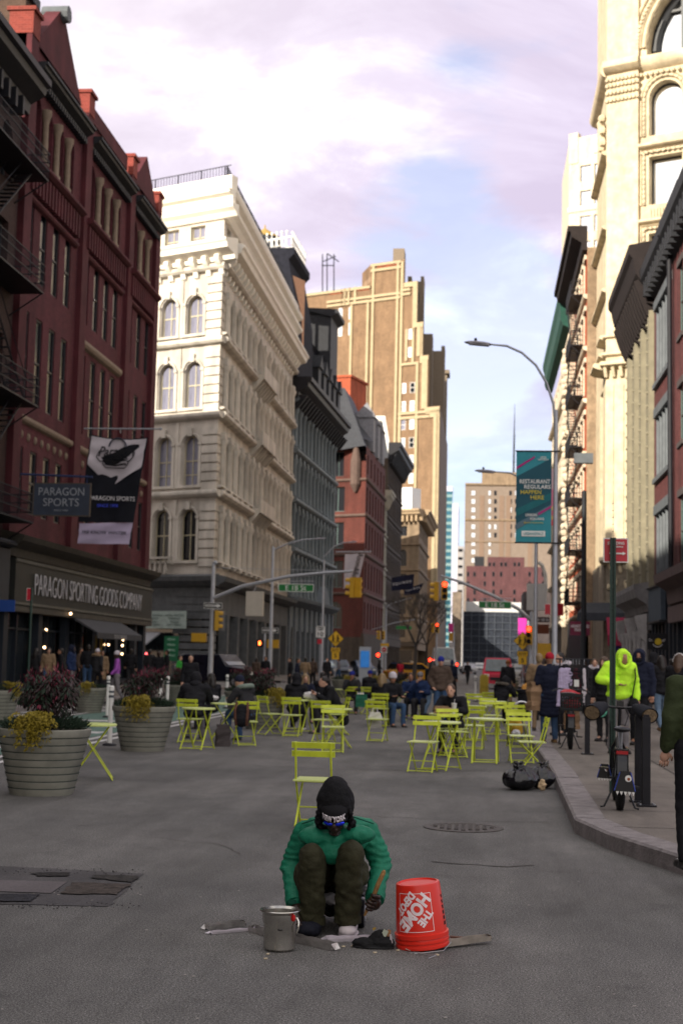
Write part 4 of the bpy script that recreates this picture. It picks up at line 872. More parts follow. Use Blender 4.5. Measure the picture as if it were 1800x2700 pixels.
    wp = M('white_print', (.62, .60, .62), var=0); text('Dr.', .16, .1, wp, sg, p+Vector((-.25, -.06, .06)), (1, 0, 0)); text('er', .14, .08, wp, sg, p+Vector((.23, -.06, .05)), (1, 0, .3))
    m = MB(); m.tube([p+Vector((.1*math.cos(a)*2.0, -.055, .2*math.sin(a)-.0)) for a in [PI+.5+ (PI-1)*k/8 for k in range(9)]], .016, 5); m.build('emblem_ring', [wp], sg)
right_near()
def red_house():
    F = Fr((XR, 120, 0), uF); t = bld('red_fire_escape_house', 'sunlit orange red brick house with carved stone and fire escapes', (XR, 120, 0)); L = 18.8; w = MB(); q = MB()
    for i in range(7):
        z0 = 5+i*3.8; o = bays(.4, L-.2, 7, 1.3, z0+.9, z0+3.1); openwall(w, F, 0, L, z0, z0+3.8, o, .3); fill(t, F, o, style='h', depth=.3)
        q.cornice(F, 0, L, BAND(z0, .35, .3))
        for (l, r, b, tt, a) in o: q.fbox(F, l-.2, r+.2, tt, tt+.35, 0, .15); q.fbox(F, l-.3, l, b, tt, 0, .1)
    mass(w, [(XR, 120), (XR, 101.2), (XR+18, 101.2), (XR+18, 120)], 0, 31.6, 0, True, (2, 3)); w.build('wall', [brick_orange], t); w = MB(); mass(w, [(XR, 101.2), (XR+18, 101.2), (XR+18, 101.6), (XR, 101.6)], 0, 31.6, 0, False, (0,)); w.build('side_wall', [M('side_buff', (.24, .17, .11), var=.3, blotch=.3)], t); q.build('stone_trim', [stone_light], t)
    c = MB(); c.cornice(F, 0, L, CORN(31.4, 1.8, 1.4)); c.build('cornice', [cornice_brown], t); s = MB(); s.fbox(F, 0, L, 0, 5, -.2, .1); s.build('ground_storey', [iron_dark], t)
    r = thing('fire_escape', 'long black fire escape zigzagging down the sunlit orange brick house', 'fire escape', F(10, 6, 0)); fire_escape(r, F, 9.5, 15.5, [6.2+3.8*i for i in range(7)], .95)
    F = Fr((XR, 150, 0), uF); t = bld('green_cornice_house', 'cream building with a deep green copper cornice', (XR, 150, 0)); L = 29.6; w = MB(); q = MB()
    for i in range(6):
        z0 = 5+i*4; o = bays(.4, L-.2, 9, 1.6, z0+.8, z0+3.3); openwall(w, F, 0, L, z0, z0+4, o, .3); fill(t, F, o, style='h', depth=.3); q.cornice(F, 0, L, BAND(z0, .4, .4))
    mass(w, [(XR, 150), (XR, 120.4), (XR+18, 120.4), (XR+18, 150)], 0, 29, 0, True, (1, 2, 3)); w.build('wall', [stone_light], t)
    for k in range(40): q.ell(F(28.5-(k % 3)*.5, 5+k*.6, .3), .3, n=6, m=4)
    q.build('stone_trim', [stone_light], t)
    c = MB(); c.cornice(F, 0, L, [(0, 30.2), (.6, 30.5), (.8, 31), (.85, 32.2), (1.0, 32.7), (1.0, 33.2), (0, 33.4)]); c.build('cornice', [copper_green], t); s = MB(); s.fbox(F, 0, L, 0, 5, -.2, .1); s.build('ground_storey', [stone_brown], t)
    # tall pale tower above
    P0 = Vector((11.3, 186, 0)); Sf = Fr(P0, uS); t = bld('pale_office_tower', 'tall pale yellow tower with bright windows rising behind the green cornice', P0); w = MB(); q = MB()
    for i in range(18):
        z0 = 6+i*3.45; o = [(1.6+k*1.95, 3.1+k*1.95, z0+.7, z0+2.9, False) for k in range(6)]; openwall(w, Sf, 0, 16, z0, z0+3.45, o, .25)
        if i > 9:
            for (l, r, b, tt, a) in o[:3]: win(t, Sf, (l+r)/2, r-l, b, tt, False, '', .25, dark_frame, glass_mirror)
        else: w.fbox(Sf, 1, 14, z0+.5, z0+3, -.4, -.3)
        if i in (12, 16): q.cornice(Sf, -.1, 16, BAND(z0, .8, .25))
    w.fbox(Sf, 0, 16, 68.1, 71.5, -1, 0); w.fbox(Sf, 0, 1.3, 68, 72.2, -1, .1); q.fbox(Sf, 3.5, 5.5, 69, 71.2, 0, .15)
    mass(w, [(P0.x, P0.y), (P0.x+14.4, P0.y-6.8), (P0.x+16, P0.y+16), (P0.x, P0.y+16)], 0, 71, 0, True, (1, 2, 3)); w.build('wall', [stone_light], t); q.build('stone_band', [stone_pale], t)
red_house()
sg = thing('projecting_sign', 'small crimson sign with two lines of white lettering beside the dark canopy', 'sign', AY(1528, 1657, 96)); m = MB(); q = AY(1528, 1657, 96); m.box(q, (1.32, .1, .92)); m.build('board', [M('sign_wine', (.16, .03, .06), var=.1)], sg); text('HEARTLAND', 1.2, .2, MAT['white_print'], sg, q+Vector((0, -.08, .14)), (1, 0, .0), bold=.02); text('PAWN', .7, .2, MAT['white_print'], sg, q+Vector((0, -.08, -.1)), (1, 0, .0), bold=.02)
# unseen terrace added on the left, running behind the camera, to shade the plaza
for i, (y0, y1, h) in enumerate(((-70, 17.8, 23),)):
    t = bld('shading_terrace', 'unseen dark brick terrace added along the left pavement to shade the plaza', (X0, y0, 0)); w = MB(); F = Fr((X0, y0, 0), uN); o = bays(0, y1-y0, 22, 1.2, 7, 9.4); openwall(w, F, 0, y1-y0, 0, h, o, .3); mass(w, [(X0, y0), (X0, y1), (X0-20, y1), (X0-20, y0)], 0, h, 0, True, (1, 2, 3)); w.build('wall', [brick_dark], t); fill(t, F, o[-4:])
# ================= ground =================
def ground_mat(name, dark, light, speck=.45, fine=170, mid=.16):
    m = bpy.data.materials.new(name); m.use_nodes = True; t = m.node_tree; n = t.nodes; l = t.links; b = n['Principled BSDF']; b.inputs['Roughness'].default_value = .82; b.inputs['Specular IOR Level'].default_value = .3
    tc_ = n.new('ShaderNodeTexCoord')
    def nz(scale, det, st=(1, 1, 1), r_=.6):
        mp = n.new('ShaderNodeMapping'); mp.inputs['Scale'].default_value = st; l.new(tc_.outputs['Object'], mp.inputs[0]); q = n.new('ShaderNodeTexNoise'); q.inputs['Scale'].default_value = scale; q.inputs['Detail'].default_value = det; q.inputs['Roughness'].default_value = r_; l.new(mp.outputs[0], q.inputs[0]); return q.outputs['Fac']
    def mr(f, a, b_, c, d):
        q = n.new('ShaderNodeMapRange'); l.new(f, q.inputs[0])
        for i, v in enumerate((a, b_, c, d)): q.inputs[i+1].default_value = v
        return q.outputs[0]
    big = mr(nz(.22, 5), .35, .65, 0, 1); mix = n.new('ShaderNodeMix'); mix.data_type = 'RGBA'; l.new(big, mix.inputs[0]); mix.inputs[6].default_value = (*dark, 1); mix.inputs[7].default_value = (*light, 1)
    def mul(a, f): v = n.new('ShaderNodeVectorMath'); v.operation = 'SCALE'; l.new(a, v.inputs[0]); l.new(f, v.inputs['Scale']); return v.outputs[0]
    c = mul(mix.outputs[2], mr(nz(fine, 2, (1, 1, 1), .8), .3, .72, 1-speck, 1+speck)); c = mul(c, mr(nz(55, 3, (1, 1, 1), .75), .3, .7, 1-mid, 1+mid)); c = mul(c, mr(nz(1.3, 7, (1.6, .5, 1), .7), .32, .7, .74, 1.22)); c = mul(c, mr(nz(.45, 5, (3, .12, 1)), .35, .65, .86, 1.13)); c = mul(c, mr(nz(3.5, 8, (.6, .6, 1), .75), .3, .44, .68, 1))
    l.new(c, b.inputs['Base Color']); bp = n.new('ShaderNodeBump'); bp.inputs['Strength'].default_value = .6; bp.inputs['Distance'].default_value = .006; l.new(nz(fine*.8, 2), bp.inputs['Height']); l.new(bp.outputs[0], b.inputs['Normal']); MAT[name] = m; return m
asphalt = ground_mat('asphalt', (.081, .079, .077), (.138, .132, .126), .9, 110, .5)
concrete = ground_mat('concrete', (.13, .115, .10), (.185, .16, .14), .2, 90)
patch_m = ground_mat('asphalt_patch', (.05, .047, .05), (.075, .07, .07), .5, 120)
def sheet(name, pts, z, mat, lab=None):
    m = MB(); m.add([(x, y, z) for x, y in pts], [tuple(range(len(pts)))]); o = m.build(name, [mat]); tag(o, kind='structure'); return o
sheet('road', [(-3000, -500), (3000, -500), (3000, 4000), (-3000, 4000)], 0, asphalt)
def pavement(name, edge, inner, z=.15, cw=.3, cmat=None):    # edge: kerb line from near to far, with the road on its left or right
    n = len(edge); off = []
    for i in range(n):
        a = Vector(edge[max(i-1, 0)]); b = Vector(edge[min(i+1, n-1)]); d = (b-a).normalized(); nn = Vector((d.y, -d.x))*(1 if inner > 0 else -1); off.append(Vector(edge[i])+nn*cw)
    k = MB()
    for i in range(n-1):
        a, b, c, d = Vector(edge[i]), Vector(edge[i+1]), off[i+1], off[i]
        L = (b-a).length; m = max(1, int(L/1.15))
        for j in range(m):
            g = .008/L; f0, f1 = j/m+g, (j+1)/m-g; p0, p1, p2, p3 = a.lerp(b, f0), a.lerp(b, f1), d.lerp(c, f1), d.lerp(c, f0); dz = rnd.uniform(-.004, .004)
            for (q0, q1, q2, q3) in (((p0, z-.02), (p1, z-.02), (p1, -.02), (p0, -.02)), ((p3, z), (p2, z), (p2, -.02), (p3, -.02))): k.quad((*q0[0], q0[1]+dz), (*q1[0], q1[1]+dz), (*q2[0], q2[1]), (*q3[0], q3[1]))
            h = .02; s0, s1 = p0.lerp(p3, .08), p1.lerp(p2, .08)
            k.quad((*p0, z-.02+dz), (*s0, z+dz), (*s1, z+dz), (*p1, z-.02+dz)); k.quad((*s0, z+dz), (*p3, z+dz), (*p2, z+dz), (*s1, z+dz))
            k.quad((*p0, -.02), (*p3, -.02), (*p3, z+dz), (*p0, z-.02+dz)); k.quad((*p1, -.02), (*p2, -.02), (*p2, z+dz), (*p1, z-.02+dz))
        k.quad((*a, -.01), (*b, -.01), (*c, z-.04), (*d, z-.04))
    tag(k.build(name+'_kerb', [cmat or M('kerb_stone', (.20, .18, .18), var=.3, scale=6, bump=.4, bscale=40)]), kind='structure')
    m = MB(); X = 34*inner; pts = [(*p, z-.004) for p in off] + [(X, off[-1].y, z-.004), (X, off[0].y-6*0, z-.004)]
    m.add(pts, [tuple(range(len(pts)))]); tag(m.build(name, [concrete]), kind='structure')
    # joints between the flags
    j = MB(); xe = max(abs(p.x) for p in off) if 0 else None
    x0 = off[len(off)//2].x; ys = [off[0].y + 1.55*i for i in range(int((off[-1].y-off[0].y)/1.55))]
    for y in ys:
        if y < edge[3][1] if inner > 0 and len(edge) > 4 else False: continue
        a_, b_ = (x0+.02, x0+7) if inner > 0 else (x0-6, x0-.02); j.quad((a_, y, z+.0005), (b_, y, z+.0005), (b_, y+.018, z+.0005), (a_, y+.018, z+.0005))
    for k_ in range(1, 5):
        x = x0+inner*1.5*k_; y0 = edge[3][1] if inner > 0 and len(edge) > 4 else off[0].y
        j.quad((x, y0, z+.0008), (x+.018, y0, z+.0008), (x+.018, off[-1].y, z+.0008), (x, off[-1].y, z+.0008))
    tag(j.build(name+'_joints', [M('joint_dark', (.04, .036, .034), var=.2)]), kind='structure')
pavement('pavement_right', [(34, -.5), (4.2, 8.5), (2.6, 10.2), (1.66, 11.73), (1.2, 13.2), (.97, 14.4), (1.0, 16), (1.08, 20.6), (1.1, 31), (1.3, 60), (1.8, 72)], 1)
pavement('pavement_right_far', [(2.2, 93), (2.4, 120), (2.6, 300)], 1); pavement('pavement_left', [(-12.6, -20), (-12.6, 73)], -1); pavement('pavement_left_far', [(-12.6, 94), (-11.2, 170)], -1)
white_line = M('road_paint_white', (.50, .49, .48), rough=.7, var=.35, scale=5); green_paint = M('road_paint_green', (.095, .16, .135), rough=.8, var=.35, scale=4)
def strip(name, x0, x1, y0, y1, m, z=.004): sheet(name, [(x0, y0), (x1, y0), (x1, y1), (x0, y1)], z, m)
strip('cycle_lane', -10.6, -7.6, -5, 72, green_paint)
for x in (-7.5, -7.15, -10.85): strip('lane_line', x, x+.14, -5, 72, white_line, .008)
for k in range(8): y = 27+k*2.2; sheet('lane_stripe', [(-12.4, y), (-11.0, y+1.2), (-11.0, y+1.9), (-12.4, y+.7)], .008, white_line)
for k in range(5): strip('lane_stripe', -10.4, -7.8, 24+k*2.6, 24.7+k*2.6, white_line, .008)
for k in range(7): x = -11.5+k*1.9; strip('crossing_stripe', x, x+.6, 68, 71.5, white_line, .008)
# broken asphalt patch with sunken plates and crumbling rim, lower left
def rough_poly(cx, cy, pts, jit, n=10):
    out = []
    for i in range(len(pts)):
        a, b = Vector(pts[i]), Vector(pts[(i+1) % len(pts)])
        for k in range(n): q = a.lerp(b, k/n); out.append((q.x+rnd.uniform(-jit, jit), q.y+rnd.uniform(-jit, jit)))
    return out
P_ = [G(-40, 2282), G(385, 2305), G(280, 2392), G(-40, 2384)]; sheet('asphalt_repair', rough_poly(0, 0, [p.xy for p in P_], .018), .004, patch_m)
P_ = [G(-40, 2322), G(178, 2328), G(135, 2358), G(-40, 2352)]; sheet('steel_plate', [p.xy for p in P_], .009, ground_mat('plate', (.085, .074, .078), (.11, .096, .10), .12, 60))
for (pp, mt) in (([(85, 2305), (185, 2303), (180, 2314), (95, 2314)], (.022, .02, .02)), ([(190, 2330), (345, 2335), (310, 2362), (160, 2360)], (.055, .045, .04)), ([(250, 2310), (370, 2312), (350, 2330), (240, 2318)], (.035, .032, .03)), ([(-30, 2362), (110, 2362), (80, 2380), (-30, 2380)], (.025, .025, .03))):
    sheet('pothole', rough_poly(0, 0, [G(*p).xy for p in pp], .02, 7), .012, M('hole_%d' % int(mt[0]*1000), mt, var=.5, scale=14, bump=.8, bscale=50, rough=.95))
cr = MB()
for k in range(150):
    a = rnd.random(); e = rnd.choice(((P_[0],), )); p = G(rnd.uniform(0, 380), rnd.choice((2300, 2390, 2345))+rnd.uniform(-8, 8)); s_ = rnd.uniform(.004, .009); cr.box((p.x, p.y, .006), (s_*1.4, s_, s_*.7))
tag(cr.build('asphalt_crumbs', [patch_m]), 'loose asphalt crumbs along the broken patch', None, None, 'stuff')
mh = thing('manhole_cover', 'round rusty manhole cover set in the road near the kerb', 'manhole cover', (-.12, 14.53, 0)); m = MB(); m.lathe([(.40, .001), (.40, .009), (.33, .009), (.33, .005), (0.01, .007)], (-.12, 14.53, 0), 40, cap=False); m.build('lid', [M('rust_iron', (.075, .066, .062), rough=.6, var=.4, scale=20, bump=.6, bscale=60)], mh)
m = MB()
for i in range(-4, 5):
    for j in range(-4, 5):
        if i*i+j*j < 17: m.box((-.12+i*.07, 14.53+j*.07, .012), (.04, .04, .01))
m.build('raised_pattern', [MAT['rust_iron']], mh)
# litter and small stains
sp = MB()
for k in range(260):
    y = 5.5+rnd.random()**1.6*22; x = rnd.uniform(-.45, .2)*y; s_ = rnd.uniform(.004, .014); a = rnd.uniform(0, 3); sp.add([(x+s_*math.cos(a+b), y+s_*.8*math.sin(a+b), .006) for b in (0, 1.4, 2.9, 4.3)], [(0, 1, 2, 3)])
tag(sp.build('litter_specks', [M('pale_speck', (.34, .31, .28), var=.2)]), 'tiny pale specks of gum and grit scattered over the asphalt', None, None, 'stuff')
# tar seams, cracks and tyre-dark streaks in the road
ck = MB()
def crack(pts, w):
    P_ = []
    for i in range(len(pts)-1):
        a, b = Vector(pts[i]), Vector(pts[i+1]); n = max(2, int((b-a).length/.12))
        for k in range(n): P_.append(a.lerp(b, k/n)+Vector((rnd.uniform(-.02, .02), rnd.uniform(-.03, .03))))
    for i in range(len(P_)-1): a, b = P_[i], P_[i+1]; d = (b-a).normalized(); s_ = Vector((-d.y, d.x))*w*rnd.uniform(.4, 1); ck.quad((*(a-s_), .0045), (*(a+s_), .0045), (*(b+s_), .0045), (*(b-s_), .0045))
for pts, w in (([(-1.3, 15.3), (.1, 15.15), (.9, 15.3)], .012), ([(-.35, 12.0), (.25, 11.9), (.6, 12.05)], .02), ([(-6, 19), (-3.4, 18.6), (-1.2, 19.4)], .012), ([(-3.1, 13), (-2.2, 12.6), (-1.9, 11.9)], .007), ([(-4, 22), (-2, 21.5), (1, 22.4)], .02), ([(-2.7, 7.2), (-2.3, 6.9)], .02)): crack(pts, w)
tag(ck.build('road_crack', [M('tar_dark', (.065, .06, .056), var=.4, scale=10)]), kind='structure')
# ================= cafe furniture =================
lime = M('lime_paint', (.50, .57, .035), rough=.45, var=.18, scale=5)
lime2 = M('lime_paint_top', (.58, .66, .22), rough=.3, var=.08, scale=8)
foot = M('rubber_foot', (.02, .02, .02), var=.1)
def make_chair():
    t = thing('bistro_chair', 'x', 'chair', group='lime green folding bistro chairs on the plaza')
    m = MB()
    for k in range(5): y = -.17+k*.083; m.box((0, y, .452), (.40, .072, .016))
    m.build('seat', [lime2], t)
    for z, y in ((.80, .235), (.715, .215)):
        m = MB(); m.box((0, y-.012, z), (.43, .014, .058), rot=Matrix.Rotation(-.22, 3, 'X')); m.build('back_slat', [lime], t)
    for s in (-1, 1):
        m = MB(); m.tube([(s*.175, .245, .83), (s*.175, .205, .66), (s*.178, .15, .46), (s*.185, -.2, .012)], [.014, .012, .011, .011], 6); m.build('leg', [lime], t, smooth=60)
        m = MB(); m.tube([(s*.16, -.2, .448), (s*.16, .24, .012)], .011, 6); m.build('leg', [lime], t, smooth=60)
    for a, b in (((-.185, -.19, .03), (.185, -.19, .03)), ((-.16, .23, .03), (.16, .23, .03)), ((-.18, -.07, .17), (.18, -.07, .17)), ((-.16, .15, .44), (.16, .15, .44))):
        m = MB(); m.tube([a, b], .008, 6); m.build('crossbar', [lime], t)
    return t
def make_table():
    t = thing('bistro_table', 'x', 'table', group='round lime green folding bistro tables on the plaza')
    m = MB(); m.lathe([(.0, .705), (.292, .705), (.30, .71), (.30, .73), (.295, .735), (.0, .735)], n=28, cap=False); m.build('table_top', [lime2], t, smooth=30)
    for y in (-.2, .2):
        for s in (-1, 1): m = MB(); yy = y+s*.012; m.tube([(s*.2, yy*.9, .70), (-s*.27, yy, .01)], .015, 6, flat=.6); m.build('leg', [lime], t, smooth=60)
    for s in (-1, 1): m = MB(); m.tube([(s*.25, -.2, .035), (s*.25, .2, .035)], .009, 6); m.build('crossbar', [lime], t)
    return t
chair0, table0 = make_chair(), make_table(); used = {}
def place(o, loc, rz, label):
    if o.name not in used: used[o.name] = 1; o.location = loc; o.rotation_euler = (0, 0, rz); o['label'] = label; return o
    return dup(o, loc, rz, label)
CH = [ (830, 2176, 3.10, 'empty lime bistro chair standing alone right behind the crouching man'),
 (500, 1958, 3.0, 'lime chair under the large black coated person at the left table'), (645, 1966, 3.5, 'lime chair with a dark rucksack hung on its back'),
 (712, 1938, 2.3, 'empty lime chair turned sideways between rucksack man and hooded woman'), (769, 1942, 3.14, 'lime chair with its slats in front of the black hooded woman'),
 (888, 1938, -1.3, 'lime chair carrying the woman who looks at her phone'), (852, 1958, 2.9, 'empty lime chair just left of the phone reading woman'),
 (876, 1984, .12, 'empty lime chair facing the camera below the phone reading woman'), (993, 1955, 3.0, 'lone lime chair with a white carrier bag hanging behind it'),
 (1003, 1916, 3.1, 'lime chair holding the person in black with blond hair'), (930, 1882, 2.9, 'lime chair near the man eating, left of the green carrier bag'), (975, 1884, 2.6, 'small lime chair right of the green carrier bag'),
 (1114, 2036, -.2, 'front lime chair with a pale seat, leftmost of the right hand cluster'), (1192, 1998, .5, 'lime chair turned right between the woman with the paper bag and the round table'),
 (1371, 2012, .15, 'lime chair leaning in front of the yellow bag cart'), (1400, 2034, -1.5, 'folded sideways lime chair just behind the rubbish bags'),
 (1216, 1952, .2, 'lime chair immediately right of the drinking cup'), (1248, 1976, 3.1, 'shaded lime chair seen from behind in the middle of the cluster'), (1292, 1938, .3, 'lime chair in the far middle of the right hand cluster'),
 (1334, 1956, .1, 'lime chair with a white label left of the bag cart'), (1250, 1912, 3.0, 'far lime chair left of the fur hooded person'), (1295, 1904, 2.8, 'far lime chair directly in front of the fur hooded person'),
 (1345, 1900, -.3, 'farthest right lime chair beside the steel hoop'), (1362, 1972, .2, 'lime chair partly hidden behind the slatted one near the cart'), (1195, 1988, -.4, 'lime chair under the woman with the paper bag')]
for x, y, rz, lb in CH: place(chair0, G(x, y), rz, lb)
TB = [(243, 2056, .25, 'lime table tucked behind the nearest big planter'), (520, 1976, 1.35, 'lime table with crossed legs in front of the large black coated person'), (592, 1952, .2, 'lime table with white tissues beside the rucksack man'),
 (786, 1932, 1.3, 'lime table covered with white wrapping before the hooded woman'), (885, 1972, .2, 'lime table whose edge shows right of the phone woman'), (1041, 1898, .3, 'small far lime table by the white hatted person'),
 (1083, 1890, 1.4, 'far lime table in front of the couple in navy jackets'), (1173, 1992, .9, 'lime table holding a paper bag and a white cup'), (1162, 2030, 1.2, 'pale topped lime table behind the front lime chair'),
 (1278, 2012, 1.55, 'large looking lime table standing in the middle right with wide crossed legs'), (1244, 1954, 1.2, 'lime table just right of the drinking cup'), (1300, 1930, .6, 'far pale topped lime table in the right cluster'), (905, 1880, .4, 'far lime table before the man eating')]
for x, y, rz, lb in TB: place(table0, G(x, y), rz, lb)
# ================= planters =================
pot_m = M('planter_resin', (.22, .215, .18), rough=.55, var=.2, scale=4, blotch=.35, bump=.15, bscale=50)
groove = M('planter_groove', (.03, .04, .035), var=.1)
leaf_r = M('leaf_maroon', (.024, .011, .012), rough=.55, var=.5, scale=20, spec=.3); leaf_p = M('leaf_red_tip', (.14, .02, .04), rough=.55, var=.4, scale=20); leaf_g = M('leaf_dark', (.022, .038, .024), rough=.55, var=.4, scale=20); leaf_y = M('leaf_gold', (.22, .17, .02), rough=.6, var=.4, scale=14); soil = M('soil', (.03, .022, .018), var=.4, scale=20)
def leaf(mb, p, d, L, w, mi=0):
    d = Vector(d).normalized(); s = d.cross(Vector((rnd.uniform(-1, 1), rnd.uniform(-1, 1), rnd.uniform(.2, 1)))).normalized(); p = Vector(p); q = p+d*L
    mb.add([p, p+d*L*.45+s*w, q, p+d*L*.45-s*w], [(0, 1, 2, 3)], mi)
def make_planter(shrub=True, gold=True, seed=1, dens=1.0, hs=1.0):
    global rnd; rnd = random.Random(seed)
    t = thing('planter', 'x', 'planter', group='round ribbed planters around the plaza')
    m = MB(); pr = [(.36, 0)]; n = 8; H = .76
    for k in range(n):
        z0, z1 = H*k/(n+.0)*.88+.012, H*(k+1)/n*.88; r0, r1 = .365+.155*k/n, .365+.155*(k+1)/n
        pr += [(r0, z0), (r1+.006, z1-.006), (r1-.008, z1)]
    pr += [(.535, .675), (.545, .69), (.55, .755), (.54, .765), (.50, .765), (.49, .72)]
    m.lathe(pr, n=40, cap=False); m.build('pot', [pot_m], t, smooth=35)
    m = MB()
    for k in range(1, n+1): r = .365+.155*k/n; m.lathe([(r-.008, H*k/n*.88-.007), (r+.0075, H*k/n*.88-.004), (r+.0075, H*k/n*.88+.003), (r-.008, H*k/n*.88+.006)], n=40, cap=False)
    m.build('groove', [groove], t)
    m = MB(); m.lathe([(.0, .735), (.3, .73), (.5, .71)], n=16, cap=False); m.build('soil', [soil], t)
    if shrub:
        m = MB(); lobes = [(Vector((rnd.gauss(0, .17), rnd.gauss(0, .17), rnd.uniform(.95, 1.36)*hs)), rnd.uniform(.08, .17)) for _ in range(26)]
        for i in range(int(2600*dens)):
            c, r = rnd.choice(lobes); d = Vector((rnd.gauss(0, 1), rnd.gauss(0, 1), rnd.gauss(0, 1))).normalized(); p = c+d*r*rnd.random()**.4
            tip = p.z > 1.25*hs and rnd.random() < .32
            leaf(m, p, d*.6+Vector((0, 0, .6 if tip else -.75)), rnd.uniform(.05, .095), .012 if not tip else .006, 1 if tip or rnd.random() < .05 else (2 if rnd.random() < .4 else 0))
        m.build('shrub', [leaf_r, leaf_p, leaf_g], t)
        s = MB()
        for k in range(9): c = rnd.choice(lobes)[0]; s.tube([(c.x*.3, c.y*.3, .7), (c.x*.6, c.y*.6, .95), c], [.014, .009, .004], 5)
        s.build('stem', [M('bark_dark', (.03, .022, .02), var=.3)], t)
    m = MB()
    for i in range(int(2200*dens)):
        a = rnd.uniform(0, 2*PI); r = .50*rnd.random()**.5; z = .76+.13*(1-(r/.6)**2)*rnd.random()+rnd.uniform(-.02, .03)
        leaf(m, (r*math.cos(a), r*math.sin(a), z), (math.cos(a)*rnd.uniform(.2, 1), math.sin(a)*rnd.uniform(.2, 1), rnd.uniform(.1, .9)), rnd.uniform(.05, .1), .007)
    m.build('ground_cover', [leaf_g], t)
    if gold:
        m = MB()
        for i in range(int(105*dens)):     # trailing threads of gold cypress over the rim
            a = rnd.gauss(-PI/2+.05, .20); r = rnd.uniform(.2, .47); z = .80+rnd.uniform(0, .16); q = Vector((r*math.cos(a), r*math.sin(a), z)); out = Vector((math.cos(a), math.sin(a), 0))
            for k in range(rnd.randint(5, 10)):
                q = q+out*(.030 if q.xy.length < .56 else .004)+Vector((rnd.uniform(-.008, .008), 0, .014-.009*k))
                for j in range(5): leaf(m, q+Vector((rnd.uniform(-.012, .012),)*3), (rnd.gauss(0, .6)+out.x, rnd.gauss(0, .6)+out.y, -.3-rnd.random()), rnd.uniform(.035, .06), .009)
        m.build('gold_cypress', [leaf_y], t)
    rnd = random.Random(99); return t
pl_a = make_planter(True, True, 4); pl_a.location = (-5.07, 16.55, 0); pl_a['label'] = 'nearest planter at the left edge with a maroon shrub and trailing gold cypress'
pl_b = make_planter(True, True, 9, .9); pl_b.location = (-5.75, 24.5, 0); pl_b['label'] = 'second planter with a maroon shrub beside the white lane posts'
pl_c = make_planter(False, True, 5, .5); p = G(228, 1880); pl_c.location = (p.x, p.y+.3, 0); pl_c.scale = (.9,)*3; pl_c['label'] = 'planter without a shrub standing behind between the two nearest planters'
for src, (x, y), sc, rz, lb in ((pl_c, (-12, 1908), 1.0, 1.2, 'planter cut off by the left edge of the photo, behind the nearest one'), (pl_b, (470, 1862), .9, 2.0, 'planter half hidden behind the person in black at the left table'),
    (pl_b, (690, 1922), 1.0, .8, 'planter with a broad dark shrub behind the rucksack man'), (pl_b, (640, 1895), .95, 3.4, 'far planter with a dark shrub left of the broad one'), (pl_c, (985, 1838), 1.0, .2, 'far planter of gold foliage behind the blue beanie person'),
    (pl_b, (1060, 1838), .8, .2, 'far planter with a dark shrub behind the couple in navy'), (pl_c, (1118, 1800), 1.0, 1.0, 'small far planter by the yellow taxi'), (pl_c, (1335, 1842), 1.0, .4, 'far planter in front of the red car'), (pl_c, (905, 1838), 1.0, .4, 'far gold planter behind the phone reading woman')):
    q = G(x, y); o = dup(src, (q.x, q.y, 0), rz, lb); o.scale = (sc,)*3
# white lane posts
def make_post():
    t = thing('lane_post', 'x', 'bollard', group='white flexible posts along the cycle lane'); m = MB(); m.lathe([(.045, .04), (.045, .98), (.05, 1.0), (.05, 1.06), (.03, 1.08)], n=12); m.build('tube', [white_paint], t, smooth=40)
    for z in (.86, .95): m = MB(); m.lathe([(.047, z), (.047, z+.05)], n=12); m.build('reflective_band', [M('post_band', (.08, .09, .1), var=0)], t)
    m = MB(); m.lathe([(.13, .004), (.12, .03), (.06, .05)], n=12); m.build('base', [iron_black], t); return t
post0 = make_post(); used[post0.name] = 1
for i, (x, y, lb) in enumerate(((289, 1966, 'white lane post standing just behind the two nearest planters'), (283, 1892, 'white lane post left of the second planter shrub'), (440, 1888, 'white lane post right of the second planter shrub'), (420, 1908, 'shorter looking white lane post beside the second shrub'), (597, 1868, 'white lane post between the left table people and the parked dark car'), (1252, 1850, 'white far post beside the yellow bin in the road'))):
    if i == 0: post0.location = G(x, y); post0['label'] = lb
    else: dup(post0, G(x, y), 0, lb)
